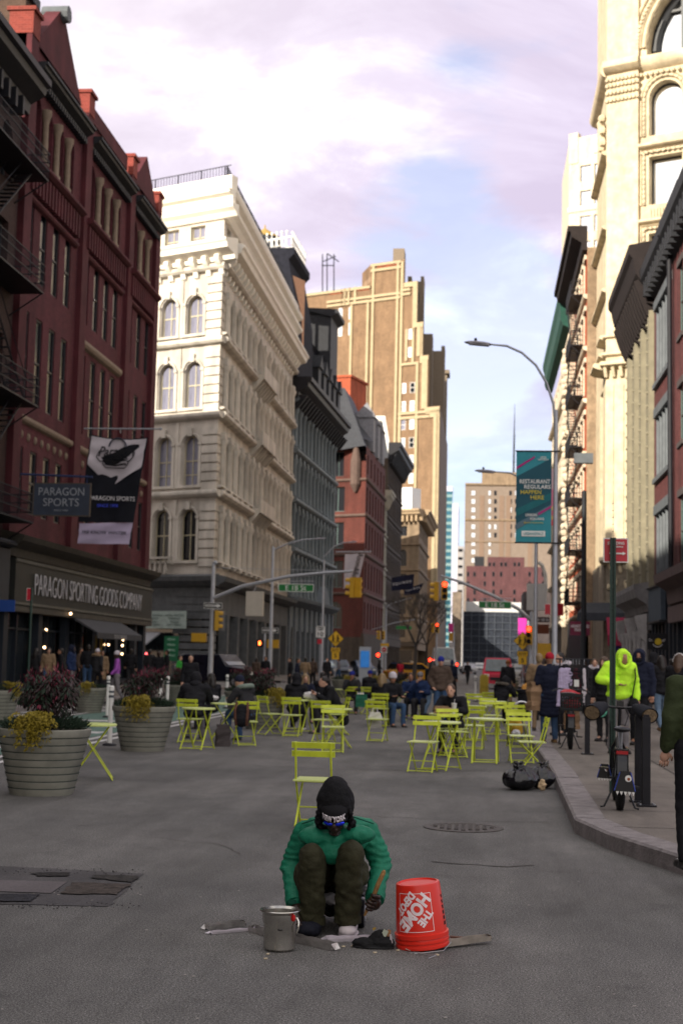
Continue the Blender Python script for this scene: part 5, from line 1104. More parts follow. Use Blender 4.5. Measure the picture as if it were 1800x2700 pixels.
# ================= street furniture =================
yel = M('signal_yellow', (.48, .27, .012), rough=.45, var=.12); blk = iron_black
red_l = M('signal_red', (1, .03, .01), emit=4.5, var=0); sgn_g = M('sign_green', (.0, .15, .025), rough=.4, var=.05); wht = M('sign_white', (.66, .66, .64), rough=.4, var=.04); sred = M('sign_red', (.42, .012, .03), rough=.4, var=.08); sign_y = M('sign_yellow', (.62, .36, .01), rough=.4, var=.08); ink = M('sign_ink', (.01, .01, .012), var=0)
def pole(name, label, x, y, h, r0=.1, r1=.06, cat='pole', mat=None, group=None):
    t = thing(name, label, cat, (x, y, .0), group=group); m = MB(); m.lathe([(r0*1.6, 0), (r0*1.6, .25), (r0, .4), (r1, h), (r1*.6, h+.05)], (x, y, 0), 12); m.build('shaft', [mat or galv], t, smooth=40); return t
def signal(par, c, face, n=3, lit=True):      # three lamp head; face = direction it looks
    f = Vector(face).normalized(); s = Vector((-f.y, f.x, 0)); Rm = Matrix((s, f, Vector((0, 0, 1)))).transposed()
    m = MB(); c = Vector(c); m.box(c, (.34, .2, 1.02), rot=Rm); b = m.build('signal_head', [yel], par)
    for k in range(3):
        z = .33-.33*k; q = c+f*.11+Vector((0, 0, z)); m = MB(); m.T = Matrix.Translation(q) @ (Rm @ Matrix.Rotation(-PI/2, 3, 'X')).to_4x4(); m.lathe([(.13, 0), (.13, .02)], n=14)
        o = MB(); o.v = m.v; o.f = m.f; o.m = m.m; o.uv = m.uv; l = o.build('lens', [red_l if (k == 0 and lit) else blk], None); l.parent = b; l.location = (0, 0, 0)
        for v in l.data.vertices: v.co -= par.location
        v_ = MB(); pts = [q+f*0+ s*.15*math.cos(a)+Vector((0, 0, .15*math.sin(a))) for a in [-.3+ (PI+.6)*j/8 for j in range(9)]]
        for j in range(8): v_.quad(pts[j], pts[j+1], pts[j+1]+f*.22, pts[j]+f*.22)
        h_ = v_.build('visor', [yel], None); h_.parent = b
        for v in h_.data.vertices: v.co -= par.location
    return b
def plate(par, c, w, h, mat, u=(1, 0, 0), edge=None, name='plate', T=.012):
    m = MB(); u = Vector(u).normalized(); f = Fr(Vector(c)-u*w/2, u)
    if edge: m.fbox(f, 0, w, -h/2, h/2, -T, 0); m.build('border', [edge], par); m = MB(); m.fbox(f, .025*w**.5, w-.025*w**.5, -h/2+.025*w**.5, h/2-.025*w**.5, 0, .004)
    else: m.fbox(f, 0, w, -h/2, h/2, -T, 0)
    return m.build(name, [mat], par)
def street_sign(label, px, py, Y, w, h):
    c = AY(px, py, Y); t = thing('street_sign', label, 'sign', c, group='green street name signs on the signal arms'); plate(t, c, w, h, sgn_g, edge=wht); text('E 18 St', w*.58, h*.62, wht, t, c+Vector((0, -.012, 0)), (1, 0, 0), bold=.004)
    m = MB(); m.tube([c+Vector((-.3, .02, h/2)), c+Vector((-.3, .02, h/2+.25))], .02, 5); m.tube([c+Vector((.3, .02, h/2)), c+Vector((.3, .02, h/2+.25))], .02, 5); m.tube([c+Vector((-w*.46, .02, h/2+.12)), c+Vector((w*.5, .02, h/2+.16))], .02, 5); m.build('hanger', [galv], t)
YL = 72.0; pl = AY(557, 1700, YL)
t = pole('signal_mast', 'leaning grey signal mast with a long arm on the left corner', pl.x, YL, 6.4, .14, .09, 'traffic signal'); m = MB(); a = [AY(562, 1578, YL), AY(640, 1546, YL), AY(760, 1520, YL), AY(860, 1510, YL), AY(930, 1506, YL)]; m.tube(a, [.11, .1, .09, .075, .06], 8); m.build('mast_arm', [galv], t, smooth=50)
m = MB(); m.tube([AY(567, 1497, YL), AY(930, 1506, YL)], .012, 4); m.build('stay_wire', [galv], t); m = MB(); m.ell(AY(568, 1484, YL), .12, n=8, m=6); m.build('finial', [galv], t)
signal(t, AY(928, 1549, YL), (-1, .1, 0), lit=False); signal(t, AY(943, 1549, YL+.2), (.2, 1, 0), lit=False); signal(t, AY(570, 1636, YL-.1), (1, .4, 0), lit=False)
m = MB(); q = AY(672, 1592, YL); m.box(q, (.86, .5, 1.25)); m.build('equipment_box', [M('box_cream', (.46, .42, .36), var=.08)], t); m = MB(); m.tube([AY(668, 1562, YL), AY(676, 1545, YL)], .03, 5); m.build('bracket', [galv], t)
q = AY(525, 1681, YL); m = MB(); m.box(q, (.75, .3, .45)); m.build('walk_signal', [yel], t); plate(t, AY(580, 1637, YL+.3), .5, 1.0, M('plate_grey', (.2, .2, .21), var=.1), name='signal_backplate')
def one_way(label, px, py, Y, flip=1):
    c = AY(px, py, Y); t = thing('one_way_sign', label, 'sign', c, group='one way signs'); plate(t, c, .95, .3, ink, edge=wht); m = MB(); f = Fr(c+Vector((0, -.012, 0)), (1, 0, 0)); m.add([f(-.40, -.06, .006), f(.22, -.06, .006), f(.22, -.11, .006), f(.42, 0, .006), f(.22, .11, .006), f(.22, .06, .006), f(-.40, .06, .006)], [tuple(range(7))]); m.build('arrow', [wht], t); text('ONE WAY', .5, .075, ink, t, c+Vector((-.1, -.022, 0)), (1, 0, 0), bold=.01)
one_way('one way arrow sign on the leaning left mast', 562, 1597, YL-.3); one_way('smaller one way arrow sign on the slim lamp pole farther back', 712, 1662, 82)
street_sign('green E 18 St sign hanging left over the road', 780, 1550, YL-.1, 1.82, .40)
# right mast
YR = 78.0
t = pole('signal_mast', 'grey signal mast on the right corner with an arm reaching left', AY(1400, 1700, YR).x, YR, 4.4, .13, .1, 'traffic signal'); m = MB(); m.tube([AY(1162, 1518, YR), AY(1215, 1535, YR), AY(1300, 1571, YR), AY(1365, 1605, YR), AY(1398, 1635, YR)], [.06, .08, .09, .1, .11], 8); m.build('mast_arm', [galv], t, smooth=50)
signal(t, AY(1150, 1559, YR), (-1, .2, 0), lit=False); signal(t, AY(1171, 1557, YR-.2), (.1, -1, 0)); signal(t, AY(1394, 1675, YR-.3), (-.2, -1, 0)); m = MB(); m.tube([AY(1150, 1534, YR), AY(1178, 1534, YR)], .03, 5); m.tube([AY(1163, 1518, YR), AY(1163, 1534, YR)], .03, 5); m.build('bracket', [galv], t)
m = MB(); m.box(AY(1414, 1574, YR-1), (1.05, .5, 1.42)); m.build('equipment_box', [M('box_grey', (.40, .39, .38), var=.08)], t); m = MB(); m.box(AY(1431, 1716, YR-2), (.8, .3, .78)); m.build('walk_signal', [yel], t)
m = MB(); m.tube([AY(1418, 1482, YR), AY(1428, 1490, YR), AY(1437, 1515, YR), AY(1438, 1560, YR)], .1, 8); m.build('bent_pipe', [M('pipe_pale', (.45, .43, .4), var=.1)], t, smooth=60)
street_sign('green E 18 St sign hanging right over the road', 1304, 1595, YR-.1, 1.76, .40)
c = AY(1431, 1634, YR-1.2); t = thing('street_sign', 'dark brown sign box reading E 18 St beside the big lamp pole', 'sign', c); plate(t, c, .66, .28, M('board_maroon', (.03, .012, .014), var=0)); text('E 18 St', .56, .15, MAT['white_print'], t, c+Vector((0, -.02, 0)), (1, 0, 0)); plate(t, c+Vector((0, 0, -.5)), .62, .5, M('board_rust', (.10, .03, .015), var=.1))
# lamp posts
def lamp(name, label, x, y, top, arm, r=.1, pedestal=True, group='cobra head street lamps'):
    t = pole(name, label, x, y, top, r*1.25, r*.75, 'street lamp', group=group); m = MB(); m.tube(arm, [r*.5]*(len(arm)-1)+[r*.35], 8); m.build('lamp_arm', [galv], t, smooth=60)
    e = arm[-1]; d = (arm[-1]-arm[-2]).normalized(); m = MB(); m.T = Matrix.Translation(e+d*.28) @ d.to_track_quat('X', 'Z').to_matrix().to_4x4(); m.ell((0, 0, 0), (.36, .13, .055), n=12, m=8); m.box((-.02, 0, -.02), (.5, .2, .05)); hd = m.build('lamp_head', [M('lamp_housing', (.24, .23, .26), rough=.4, var=.05)], t, smooth=60)
    m = MB(); m.lathe([(.035, .05), (.035, .12), (.02, .13)], e+d*.35, 8); s = m.build('photocell', [blk], None); s.parent = hd
    for v in s.data.vertices: v.co -= t.location
    return t
Y = 35.0; b = AY(1462, 1500, Y)
lamp('street_lamp', 'tall near street lamp whose curved arm reaches over the road on the right', b.x, Y, 7.85, [AY(1463, 1130, Y), AY(1458, 1065, Y), AY(1440, 1010, Y), AY(1412, 963, Y), AY(1375, 930, Y), AY(1335, 912, Y), AY(1290, 908, Y)], .062)
Y = 46.0; b = AY(1411, 1600, Y); lamp('street_lamp', 'second street lamp partly hidden behind the teal banner', b.x, Y, 8.0, [AY(1416, 1330, Y), AY(1400, 1285, Y), AY(1375, 1262, Y), AY(1345, 1247, Y), AY(1302, 1244, Y)], .06)
Y = 80.0; b = AY(715, 1650, Y); lamp('street_lamp', 'street lamp with a straight arm in front of the white stone store', b.x, Y, 7.9, [AY(722, 1450, Y), AY(760, 1433, Y), AY(800, 1423, Y), AY(830, 1421, Y)], .09)
Y = 100.0; b = AY(850, 1650, Y); lamp('street_lamp', 'farther street lamp before the dark red gabled house', b.x, Y, 8.6, [AY(852, 1470, Y), AY(880, 1441, Y), AY(905, 1431, Y), AY(918, 1430, Y)], .08)
Y = 150.0; b = AY(1017, 1650, Y); lamp('street_lamp', 'faint far street lamp in front of the brown loft', b.x, Y, 7.3, [AY(1018, 1600, Y), AY(1035, 1590, Y), AY(1052, 1585, Y), AY(1070, 1580, Y)], .09)
Y = 66.0; b = AY(1538, 1500, Y); t = pole('floodlight_pole', 'dark pole carrying a grey box in front of the orange brick house', b.x, Y, 9.6, .13, .11, mat=iron_dark); m = MB(); m.box(AY(1537, 1209, Y), (.86, .4, .46)); m.build('equipment_box', [grey_paint], t)
# teal banner
Y = 34.9; c = AY(1406, 1310, Y); w, h = .86, 2.24; t = thing('street_banner', 'teal street banner with white and yellow lettering hung from the big lamp pole', 'banner', c)
f = Fr(c-Vector((w/2, 0, 0)), (1, 0, 0));
def poly(pts, mat, d, name='panel'):
    n = len(pts); m = MB(); m.add([f(x*w, (y-.5)*h, d) for x, y in pts]+[f(x*w, (y-.5)*h, d-.004) for x, y in pts], [tuple(range(n)), tuple(range(2*n-1, n-1, -1))]+[(i, i+n, (i+1) % n+n, (i+1) % n) for i in range(n)]); return m.build(name, [mat], t)
tl = lambda n_, c_: M(n_, c_, rough=.6, var=.1)
t1, t2, t3, t4, mg = tl('teal_mid', (.03, .22, .27)), tl('teal_dark', (.012, .07, .10)), tl('teal_deep', (.01, .11, .13)), tl('teal_grey', (.08, .14, .18)), tl('magenta', (.36, .004, .16))
poly([(0, 0), (1, 0), (1, 1), (0, 1)], t1, 0, 'cloth'); poly([(0, .2), (1, .42), (1, .93), (0, .72)], t2, .006); poly([(0, .28), (1, .47), (1, .55), (0, .36)], t3, .012); poly([(0, .13), (1, .37), (1, .42), (0, .2)], t4, .012); poly([(.0, .80), (.52, .93), (.52, .95), (0, .825)], mg, .014, 'stripe'); poly([(.63, .30), (1, .385), (1, .405), (.63, .32)], mg, .016, 'stripe'); poly([(.17, .065), (.83, .065), (.83, .125), (.17, .125)], wht, .014, 'label')
yl_ = tl('banner_yellow', (.55, .45, .06)); wp = MAT['white_print']
def bt(s, x, y, ww, hh, m_): text(s, ww*w, hh*h, m_, t, f(x*w, (y-.5)*h, .022), (1, 0, 0), bold=.008, ext=.002)
bt('RESTAURANT', .53, .668, .86, .046, wht); bt('REGULARS', .6, .61, .74, .043, wht); bt('HAPPEN', .42, .552, .58, .043, yl_); bt('HERE', .6, .493, .38, .043, yl_); bt('UNION', .43, .30, .32, .03, wht); bt('SQUARE', .6, .255, .4, .03, wht); bt('@unionsquareny', .5, .215, .56, .018, yl_); bt('URBANSPACE', .5, .095, .56, .032, t1); bt('UNION\nSQUARE\nPARTNERSHIP', .76, .925, .3, .045, wht)
m = MB(); m.tube([f(-.02, h/2+.01, 0), f(w+.2, h/2+.01, 0)], .02, 6); m.tube([f(-.02, -h/2-.01, 0), f(w+.2, -h/2-.01, 0)], .02, 6); m.build('banner_rod', [iron_dark], t)
t = thing('street_banner', 'pink and yellow banner mostly hidden between the teal banner and its pole', 'banner', AY(1455, 1300, 46));
for y0, y1, c_ in ((1236, 1290, (.6, .42, .45)), (1290, 1335, (.6, .2, .3)), (1335, 1345, (.6, .45, .2)), (1345, 1360, (.6, .15, .2)), (1360, 1370, (.6, .42, .15)), (1370, 1386, (.6, .1, .12))):
    a, b_ = AY(1445, y1, 46), AY(1460, y0, 46); m = MB(); m.box((a+b_)/2, (b_.x-a.x, .02, b_.z-a.z)); m.build('cloth_band', [M('pink_band_%d' % y0, c_, var=.05)], t)
# sign posts
def school_sign(label, px, py, Y, s_=1.0):
    c = AY(px, py, Y); t = thing('crossing_sign', label, 'sign', (c.x, Y, 0), group='yellow diamond pedestrian signs'); f_ = Fr(c, (1, 0, 0)); r = .53
    for rr, mt, d in ((r, ink, 0), (r*.94, sign_y, .012)): m = MB(); m.add([f_(rr*x, rr*z, d) for x, z in ((0, 1), (-1, 0), (0, -1), (1, 0))]+[f_(rr*x, rr*z, d-.01) for x, z in ((0, 1), (-1, 0), (0, -1), (1, 0))], [(0, 1, 2, 3), (7, 6, 5, 4), (0, 4, 5, 1), (1, 5, 6, 2), (2, 6, 7, 3), (3, 7, 4, 0)]); m.build('diamond', [mt], t)
    for x0 in (-.17, .13):
        g = MB(); k = .9; g.ell(f_(x0, .2, .025), (.05, .01, .055), n=8, m=5); g.tube([f_(x0, .13, .025), f_(x0, -.05, .025)], [.06, .045], 6); g.tube([f_(x0, -.05, .025), f_(x0-.09, -.27, .025)], .028, 5); g.tube([f_(x0, -.05, .025), f_(x0+.09, -.25, .025)], .028, 5); g.tube([f_(x0, .1, .025), f_(x0+.1, -.02, .025)], .02, 5); g.build('walker_symbol', [ink], t)
    for dz, w_, h_, tx in ((-.72, .62, .3, 'SLOW'), (-1.1, .5, .5, '5')): q = c+Vector((0, 0, dz)); plate(t, q, w_, h_, sign_y, edge=ink); text(tx, w_*.35 if tx == '5' else w_*.7, h_*.5, ink, t, q+Vector((0, -.012, 0)), (1, 0, 0), bold=.02)
    m = MB(); m.tube([(c.x, Y+.03, 0), (c.x, Y+.03, c.z+.3)], .035, 6); m.build('post', [galv], t)
school_sign('yellow diamond walkers sign with a 5 plate on the left side of the road', 885, 1684, 92); school_sign('yellow diamond walkers sign with a 5 plate on the right side of the road', 1377, 1690, 82)
c = AY(845, 1666, 91); t = thing('speed_sign', 'white speed limit 10 sign left of the yellow diamond', 'sign', (c.x, 91, 0)); plate(t, c, .61, .76, wht, edge=ink); text('SPEED\nLIMIT', .42, .24, ink, t, c+Vector((0, -.012, .2)), (1, 0, 0), bold=.02); text('10', .36, .28, ink, t, c+Vector((0, -.012, -.15)), (1, 0, 0), bold=.015); plate(t, c+Vector((-.05, 0, -.62)), .3, .3, sred); m = MB(); m.tube([(c.x, 91.03, 0), (c.x, 91.03, c.z+.4)], .03, 6); m.build('post', [galv], t)
# near right sign post
b = Vector((1.62, 17.5, 0)); tp = AY(1613, 1418, 17.5); t = thing('sign_post', 'dark green steel channel post with a red no standing sign seen at its side', 'sign post', b)
m = MB(); f2 = Fr((b.x, 17.5, .15), (1, 0, 0)); H = tp.z-.15
for x0, x1, d0, d1 in ((-.022, -.015, -.02, .02), (.015, .022, -.02, .02), (-.015, .015, -.012, -.006), (-.036, -.022, .01, .02), (.022, .036, .01, .02)): m.fbox(f2, x0, x1, 0, H, d0, d1)
for k in range(40): m.box((b.x, 17.5-.0, .3+k*.085), (.012, .03, .012))
m.build('post', [M('post_green', (.008, .03, .022), rough=.5, var=.15)], t)
c = AY(1631, 1451, 17.55); plate(t, c+Vector((-.04, 0, 0)), .30, .30, sred, edge=wht); text('STANDING', .2, .035, wht, t, c+Vector((-.04, -.02, .085)), (1, 0, 0), bold=.02); text('anytime', .15, .03, wht, t, c+Vector((-.03, -.02, .04)), (1, 0, 0), bold=.02)
m = MB(); q = c+Vector((0, -.02, -.04)); f3 = Fr(q, (1, 0, 0)); m.add([f3(-.12, -.008), f3(.04, -.008), f3(.04, -.022), f3(.08, 0), f3(.04, .022), f3(.04, .008), f3(-.12, .008)], [tuple(range(7))]); m.build('arrow', [wht], t)
c = AY(1463, 1607, 47); t = thing('parking_sign', 'pair of dark red parking signs on the second lamp pole', 'sign', c); plate(t, c+Vector((-.25, 0, 0)), .2, .36, sred, edge=wht); plate(t, c+Vector((.14, 0, 0)), .24, .4, M('sign_red_dark', (.2, .005, .01), var=.1), edge=sred)
c = AY(1564, 1640, 60)
# walk signal (hand)
c = AY(686, 1697, 84); t = pole('walk_signal_post', 'short post with a glowing orange hand signal beside a yellow housing', c.x+.25, 84.2, 3.0, .07, .06, 'traffic signal'); m = MB(); m.box(c, (.42, .25, .42)); m.build('housing', [blk], t); m = MB(); m.box(c+Vector((.75, .1, 0)), (.7, .25, .5)); m.build('side_housing', [yel], t)
m = MB(); hq = c+Vector((-.02, -.14, -.02)); m.ell(hq, (.06, .02, .075), n=8, m=6)
for k, (dx, l) in enumerate(((-.05, .10), (-.017, .13), (.017, .13), (.05, .10))): m.tube([hq+Vector((dx, 0, .04)), hq+Vector((dx*1.2, 0, .05+l))], .014, 5)
m.tube([hq+Vector((.05, 0, -.02)), hq+Vector((.11, 0, .05))], .014, 5); m.build('hand_symbol', [M('hand_orange', (1, .16, .03), emit=4, var=0)], t)
# far signals and signs
for (px, py, Y, lb) in ((1153, 1656, 150, 'far red signal in the middle of the avenue'), (1010, 1675, 165, 'far yellow signal before the brown loft')):
    q = AY(px, py, Y); t = pole('signal_post', lb, q.x-.1, Y+.3, q.z+.3, .1, .08, 'traffic signal'); signal(t, q, (-.3, -1, 0), lit=px > 1100); signal(t, q+Vector((-.45, .2, 0)), (-1, .1, 0), lit=False)
for px, py, Y, lb in ((996, 1727, 170, 'tiny red stop light low at the left kerb far away'), (1133, 1740, 180, 'tiny red light low in the far middle'), (1203, 1752, 190, 'lowest tiny red light far down the road')):
    q = AY(px, py, Y); t = pole('signal_post', lb, q.x+.2, Y+.3, q.z+.4, .08, .07, 'traffic signal'); m = MB(); m.box(q+Vector((0, .15, 0)), (.5, .25, .6)); m.build('housing', [blk], t); m = MB(); m.ell(q, (.2, .06, .22), n=8, m=6); m.build('lens', [red_l], t)
c = AY(1012, 1713, 130); t = thing('no_entry_sign', 'far white sign with a red no entry disc under a yellow plate', 'sign', (c.x, 130, 0)); plate(t, c, .62, .66, wht, edge=ink); m = MB(); m.T = Matrix.Translation(c+Vector((0, -.03, 0))) @ Matrix.Rotation(PI/2, 4, 'X'); m.lathe([(.22, 0), (.22, .01)], n=16); m.build('disc', [sred], t); plate(t, c+Vector((0, -.05, 0)), .26, .06, wht, name='bar'); plate(t, c+Vector((.05, .04, .42)), .75, .3, sign_y); m = MB(); m.tube([(c.x, 130.1, 0), (c.x, 130.1, c.z)], .05, 6); m.build('post', [galv], t)
t = thing('street_sign', 'far dark green street name sign on an arm before the brown corner house', 'sign', AY(1064, 1655, 190)); c = AY(1064, 1655, 190); plate(t, c, 2.1, .45, sgn_g, edge=M('edge_dim', (.2, .3, .2), var=0)); m = MB(); m.tube([AY(1095, 1633, 190), AY(1040, 1642, 190), AY(975, 1662, 190), AY(972, 1746, 190)], .08, 6); m.build('mast_arm', [galv], t)
def shop_flag(label, par_px, pts, Y, col, cat='flag', name='shop_flag'):
    P = [AY(x, y, Y+i*.0) for i, (x, y) in enumerate(pts)]; t = thing(name, label, cat, P[0]); n, k = 10, 6; m = MB(); a, b_, c_, d = P
    vs = []
    for i in range(n+1):
        for j in range(k+1): u, v = i/n, j/k; q = a.lerp(b_, u).lerp(d.lerp(c_, u), v); vs.append(q+Vector((0, .12*math.sin(u*7+v*3), 0)))
    fs = [(i*(k+1)+j, (i+1)*(k+1)+j, (i+1)*(k+1)+j+1, i*(k+1)+j+1) for i in range(n) for j in range(k)]
    m.add(vs, fs); m.add([v+Vector((0, .02, 0)) for v in vs], [f[::-1] for f in fs]); m.build('cloth', [col], t, smooth=60); return t, P
flag_w = M('cloth_white', (.48, .44, .48), rough=.8, var=.06, scale=2); flag_k = M('cloth_black', (.006, .007, .012), rough=.8, var=.2); flag_n = M('cloth_navy', (.01, .011, .03), rough=.8, var=.2)
t, P = shop_flag('white hanging flag with a vertical shop name before the red gabled house', 0, [(909, 1461), (961, 1460), (946, 1528), (905, 1553)], 110, flag_w); text('Room&Board', 2.5, .42, ink, t, AY(940, 1502, 109.6), (-.22, 0, -.97), (1, 0, -.2), bold=.02); m = MB(); m.tube([AY(884, 1455, 110), AY(975, 1455, 110)], .05, 6); m.ell(AY(975, 1455, 110), .1, n=8, m=6); m.build('flag_pole', [galv], t)
t, P = shop_flag('left black flag with spaced white letters before the brown corner house', 0, [(1032, 1523), (1091, 1513), (1089, 1553), (1031, 1558)], 160, flag_n); text('E Q U I N O X', 2.1, .33, wp, t, AY(1060, 1537, 159.5), (1, 0, .18), bold=.01)
t, P = shop_flag('right black flag with spaced white letters, lower than the left one', 0, [(1064, 1556), (1116, 1537), (1103, 1565), (1065, 1570)], 165, flag_n); text('E Q U I N O X', 1.7, .26, wp, t, AY(1088, 1553, 164.5), (1, 0, .22), bold=.01)
# big store banner, hanging sign
Yb = 53.5
t = thing('store_banner', 'long black and white store banner hanging from a rod on the maroon brick store', 'banner', AY(300, 1140, Yb))
def cloth(ptsfun, nu, nv, mat, name, off=0):
    m = MB(); vs = []
    for i in range(nu+1):
        for j in range(nv+1): u, v = i/nu, j/nv; q = ptsfun(u, v); vs.append(q+Vector((0, -off+.05*math.sin(u*9+v*4)+.03*math.sin(v*13+u*5), 0)))
    fs = [(i*(nv+1)+j, (i+1)*(nv+1)+j, (i+1)*(nv+1)+j+1, i*(nv+1)+j+1) for i in range(nu) for j in range(nv)]
    m.add(vs, fs); m.add([v+Vector((0, .015, 0)) for v in vs], [f_[::-1] for f_ in fs]); return m.build(name, [mat], t, smooth=60)
A_, B_, C_, D_ = AY(239, 1145, Yb), AY(391, 1153, Yb), AY(352, 1378, Yb), AY(208, 1376, Yb)
cloth(lambda u, v: A_.lerp(B_, u).lerp(D_.lerp(C_, u), v)+Vector((0, 0, -.12*math.sin(PI*u)*(1-v))), 16, 20, flag_k, 'cloth')
a, b_, c_, d, e = AY(242, 1149, Yb), AY(387, 1157, Yb), AY(374, 1232, Yb), AY(291, 1284, Yb), AY(232, 1224, Yb)
def pent(u, v): top = a.lerp(b_, u)+Vector((0, 0, -.1*math.sin(PI*u))); bot = e.lerp(d, u/.42) if u < .42 else d.lerp(c_, (u-.42)/.58); return top.lerp(bot, v)
cloth(pent, 24, 12, flag_w, 'white_pennant', .02)
a2, b2, c2, d2 = AY(210, 1380, Yb), AY(351, 1378, Yb), AY(341, 1435, Yb), AY(206, 1433, Yb); cloth(lambda u, v: a2.lerp(b2, u).lerp(d2.lerp(c2, u), v), 16, 6, M('cloth_lilac', (.42, .36, .50), rough=.8, var=.06, scale=2), 'white_strip', .02)
u_ = (1, 0, -.03); gk = M('logo_grey', (.06, .065, .09), var=.1)
text('Paragon', 1.42, .52, ink, t, AY(307, 1194, Yb-.22), (1, 0, .02), bold=.012, shear=.4); text('Outfitters', .85, .14, ink, t, AY(304, 1222, Yb-.22), u_, bold=.01)
m = MB(); q = AY(311, 1178, Yb-.13); m.tube([q+Vector((.34*math.cos(x), 0, .34*math.sin(x))) for x in [PI*k/10 for k in range(11)]], .075, 6, flat=.3); m.build('logo_arch', [gk], t)
m = MB(); q = AY(305, 1221, Yb-.14); pts = [(-.48, .16), (.48, .2), (.5, -.02), (.36, -.2), (-.36, -.18), (-.5, -.04), (-.48, .16)]; m.tube([q+Vector((x, 0, z)) for x, z in pts], .02, 5); m.tube([q+Vector((-.42, 0, .1)), q+Vector((0, 0, .05)), q+Vector((.44, 0, .13))], .03, 5); m.tube([q+Vector((-.4, 0, -.05)), q+Vector((0, 0, -.1)), q+Vector((.42, 0, -.02))], .03, 5); m.build('logo_frame', [ink], t)
m = MB(); q = AY(305, 1195, Yb-.14); m.tube([q+Vector((x, 0, z)) for x, z in ((-.62, .1), (-.75, -.15), (-.6, -.32), (-.45, -.3))], .022, 5); m.tube([q+Vector((x, 0, z)) for x, z in ((.76, .05), (.72, -.1), (.55, -.3), (.45, -.32))], .022, 5); m.build('logo_outline', [ink], t)
text('PARAGON SPORTS', 1.78, .17, wp, t, AY(296, 1314, Yb-.12), (1, 0, -.02)); text('SINCE 1908', .82, .12, M('print_blue', (.04, .06, .5), var=0), t, AY(284, 1333, Yb-.12), (1, 0, 0), bold=.01); text('WE KNOW WINTER.', 1.75, .13, ink, t, AY(276, 1404, Yb-.13), (1, 0, -.02), bold=.008, shear=.3)
m = MB(); m.tube([AY(222, 1130, Yb), AY(424, 1131, Yb)], .03, 6); m.ell(AY(424, 1131, Yb), .06, n=8, m=6); m.tube([AY(318, 1130, Yb), AY(318, 1142, Yb)], .02, 5); m.build('rod', [galv], t)
c = AY(163, 1317, 47.5); t = thing('hanging_sign', 'dark blue hanging store sign with two lines of pale lettering', 'sign', c); plate(t, c, 2.02, 1.15, M('board_navy', (.018, .026, .045), rough=.5, var=.2), edge=M('edge_bronze', (.07, .055, .045), var=.2), T=.1)
lt = M('letter_pale', (.22, .23, .26), var=.05); text('PARAGON', 1.6, .27, lt, t, c+Vector((0, -.05, .27)), (1, 0, 0)); text('SPORTS', 1.26, .27, lt, t, c+Vector((0, -.05, -.1)), (1, 0, 0)); text('SINCE 1908', .48, .06, lt, t, c+Vector((0, -.05, -.38)), (1, 0, 0)); m = MB(); m.tube([AY(55, 1250, 47.5), AY(245, 1258, 47.5)], .04, 6)
for px in (95, 230): m.tube([AY(px, 1252, 47.5), AY(px, 1274, 47.5)], .02, 4)
m.build('bracket', [M('bracket_navy', (.02, .03, .08), var=.1)], t)
c = AY(78, 1567, 43); t = thing('parking_sign', 'narrow red parking sign on a dark green post before the left shopfront', 'sign', (c.x, 43, 0)); plate(t, c, .17, .38, sred, edge=wht); m = MB(); m.tube([(c.x+.08, 43, 0), (c.x+.08, 43, c.z+.2)], .04, 6); m.build('post', [MAT['post_green']], t)
# bare street tree far left
def bare_tree(x, y, h, label):
    r = random.Random(3); t = thing('bare_tree', label, 'tree', (x, y, 0)); tr = MB(); tr.tube([(x, y, 0), (x+.1, y, h*.4)], [.16, .1], 7); tr.build('trunk', [M('bark_grey', (.05, .042, .038), var=.3)], t); br = MB()
    def grow(p, d, L, rad, k):
        q = p+d*L; br.tube([p, p+d*L*.5+Vector((r.uniform(-.05, .05),)*3), q], [rad, rad*.8, rad*.6], 5, cap=False)
        if k: [grow(q, (d+Vector((r.uniform(-.7, .7), r.uniform(-.7, .7), r.uniform(-.1, .5)))).normalized(), L*.72, rad*.6, k-1) for _ in range(3)]
    for i in range(5): grow(Vector((x+.1, y, h*.4)), Vector((math.cos(i*1.3)*.6, math.sin(i*1.3)*.6, 1)).normalized(), h*.2, .06, 4)
    br.build('crown', [MAT['bark_grey']], t)
q = G(1092, 1830); bare_tree(AY(1092, 1700, 90).x, 90, 6.4, 'thin bare street tree in the middle distance'); bare_tree(AY(1122, 1700, 140).x, 140, 8, 'second farther bare street tree by the brown corner house')
# ================= people =================
SKIN = {'light': M('skin_light', (.50, .29, .21), rough=.55, var=.08, scale=12), 'tan': M('skin_tan', (.33, .17, .11), rough=.55, var=.08, scale=12), 'dark': M('skin_dark', (.035, .018, .013), rough=.45, var=.15, scale=14)}
def cloth_mat(n, c): return M('cloth_'+n, c, rough=.85, var=.2, scale=7, bump=.35, bscale=28)
CB = cloth_mat('jet', (.010, .010, .013)); CN = cloth_mat('dark_navy', (.010, .013, .030)); CK = cloth_mat('charcoal', (.022, .022, .025)); CBR = cloth_mat('brown', (.075, .052, .04)); CJ = cloth_mat('denim', (.035, .07, .14)); CJL = cloth_mat('pale_denim', (.10, .15, .22)); CG = cloth_mat('grey', (.16, .15, .16)); CTN = cloth_mat('camel', (.22, .15, .09)); CNEON = cloth_mat('neon', (.55, .95, .05)); CPU = cloth_mat('violet', (.33, .09, .42)); CGR = cloth_mat('bright_green', (.03, .30, .04)); COL = cloth_mat('olive', (.030, .040, .016)); CBL = cloth_mat('blue_navy', (.012, .025, .075)); CW = cloth_mat('white', (.55, .52, .50)); CRD = cloth_mat('red', (.35, .012, .03)); CRB = cloth_mat('royal', (.012, .02, .20))
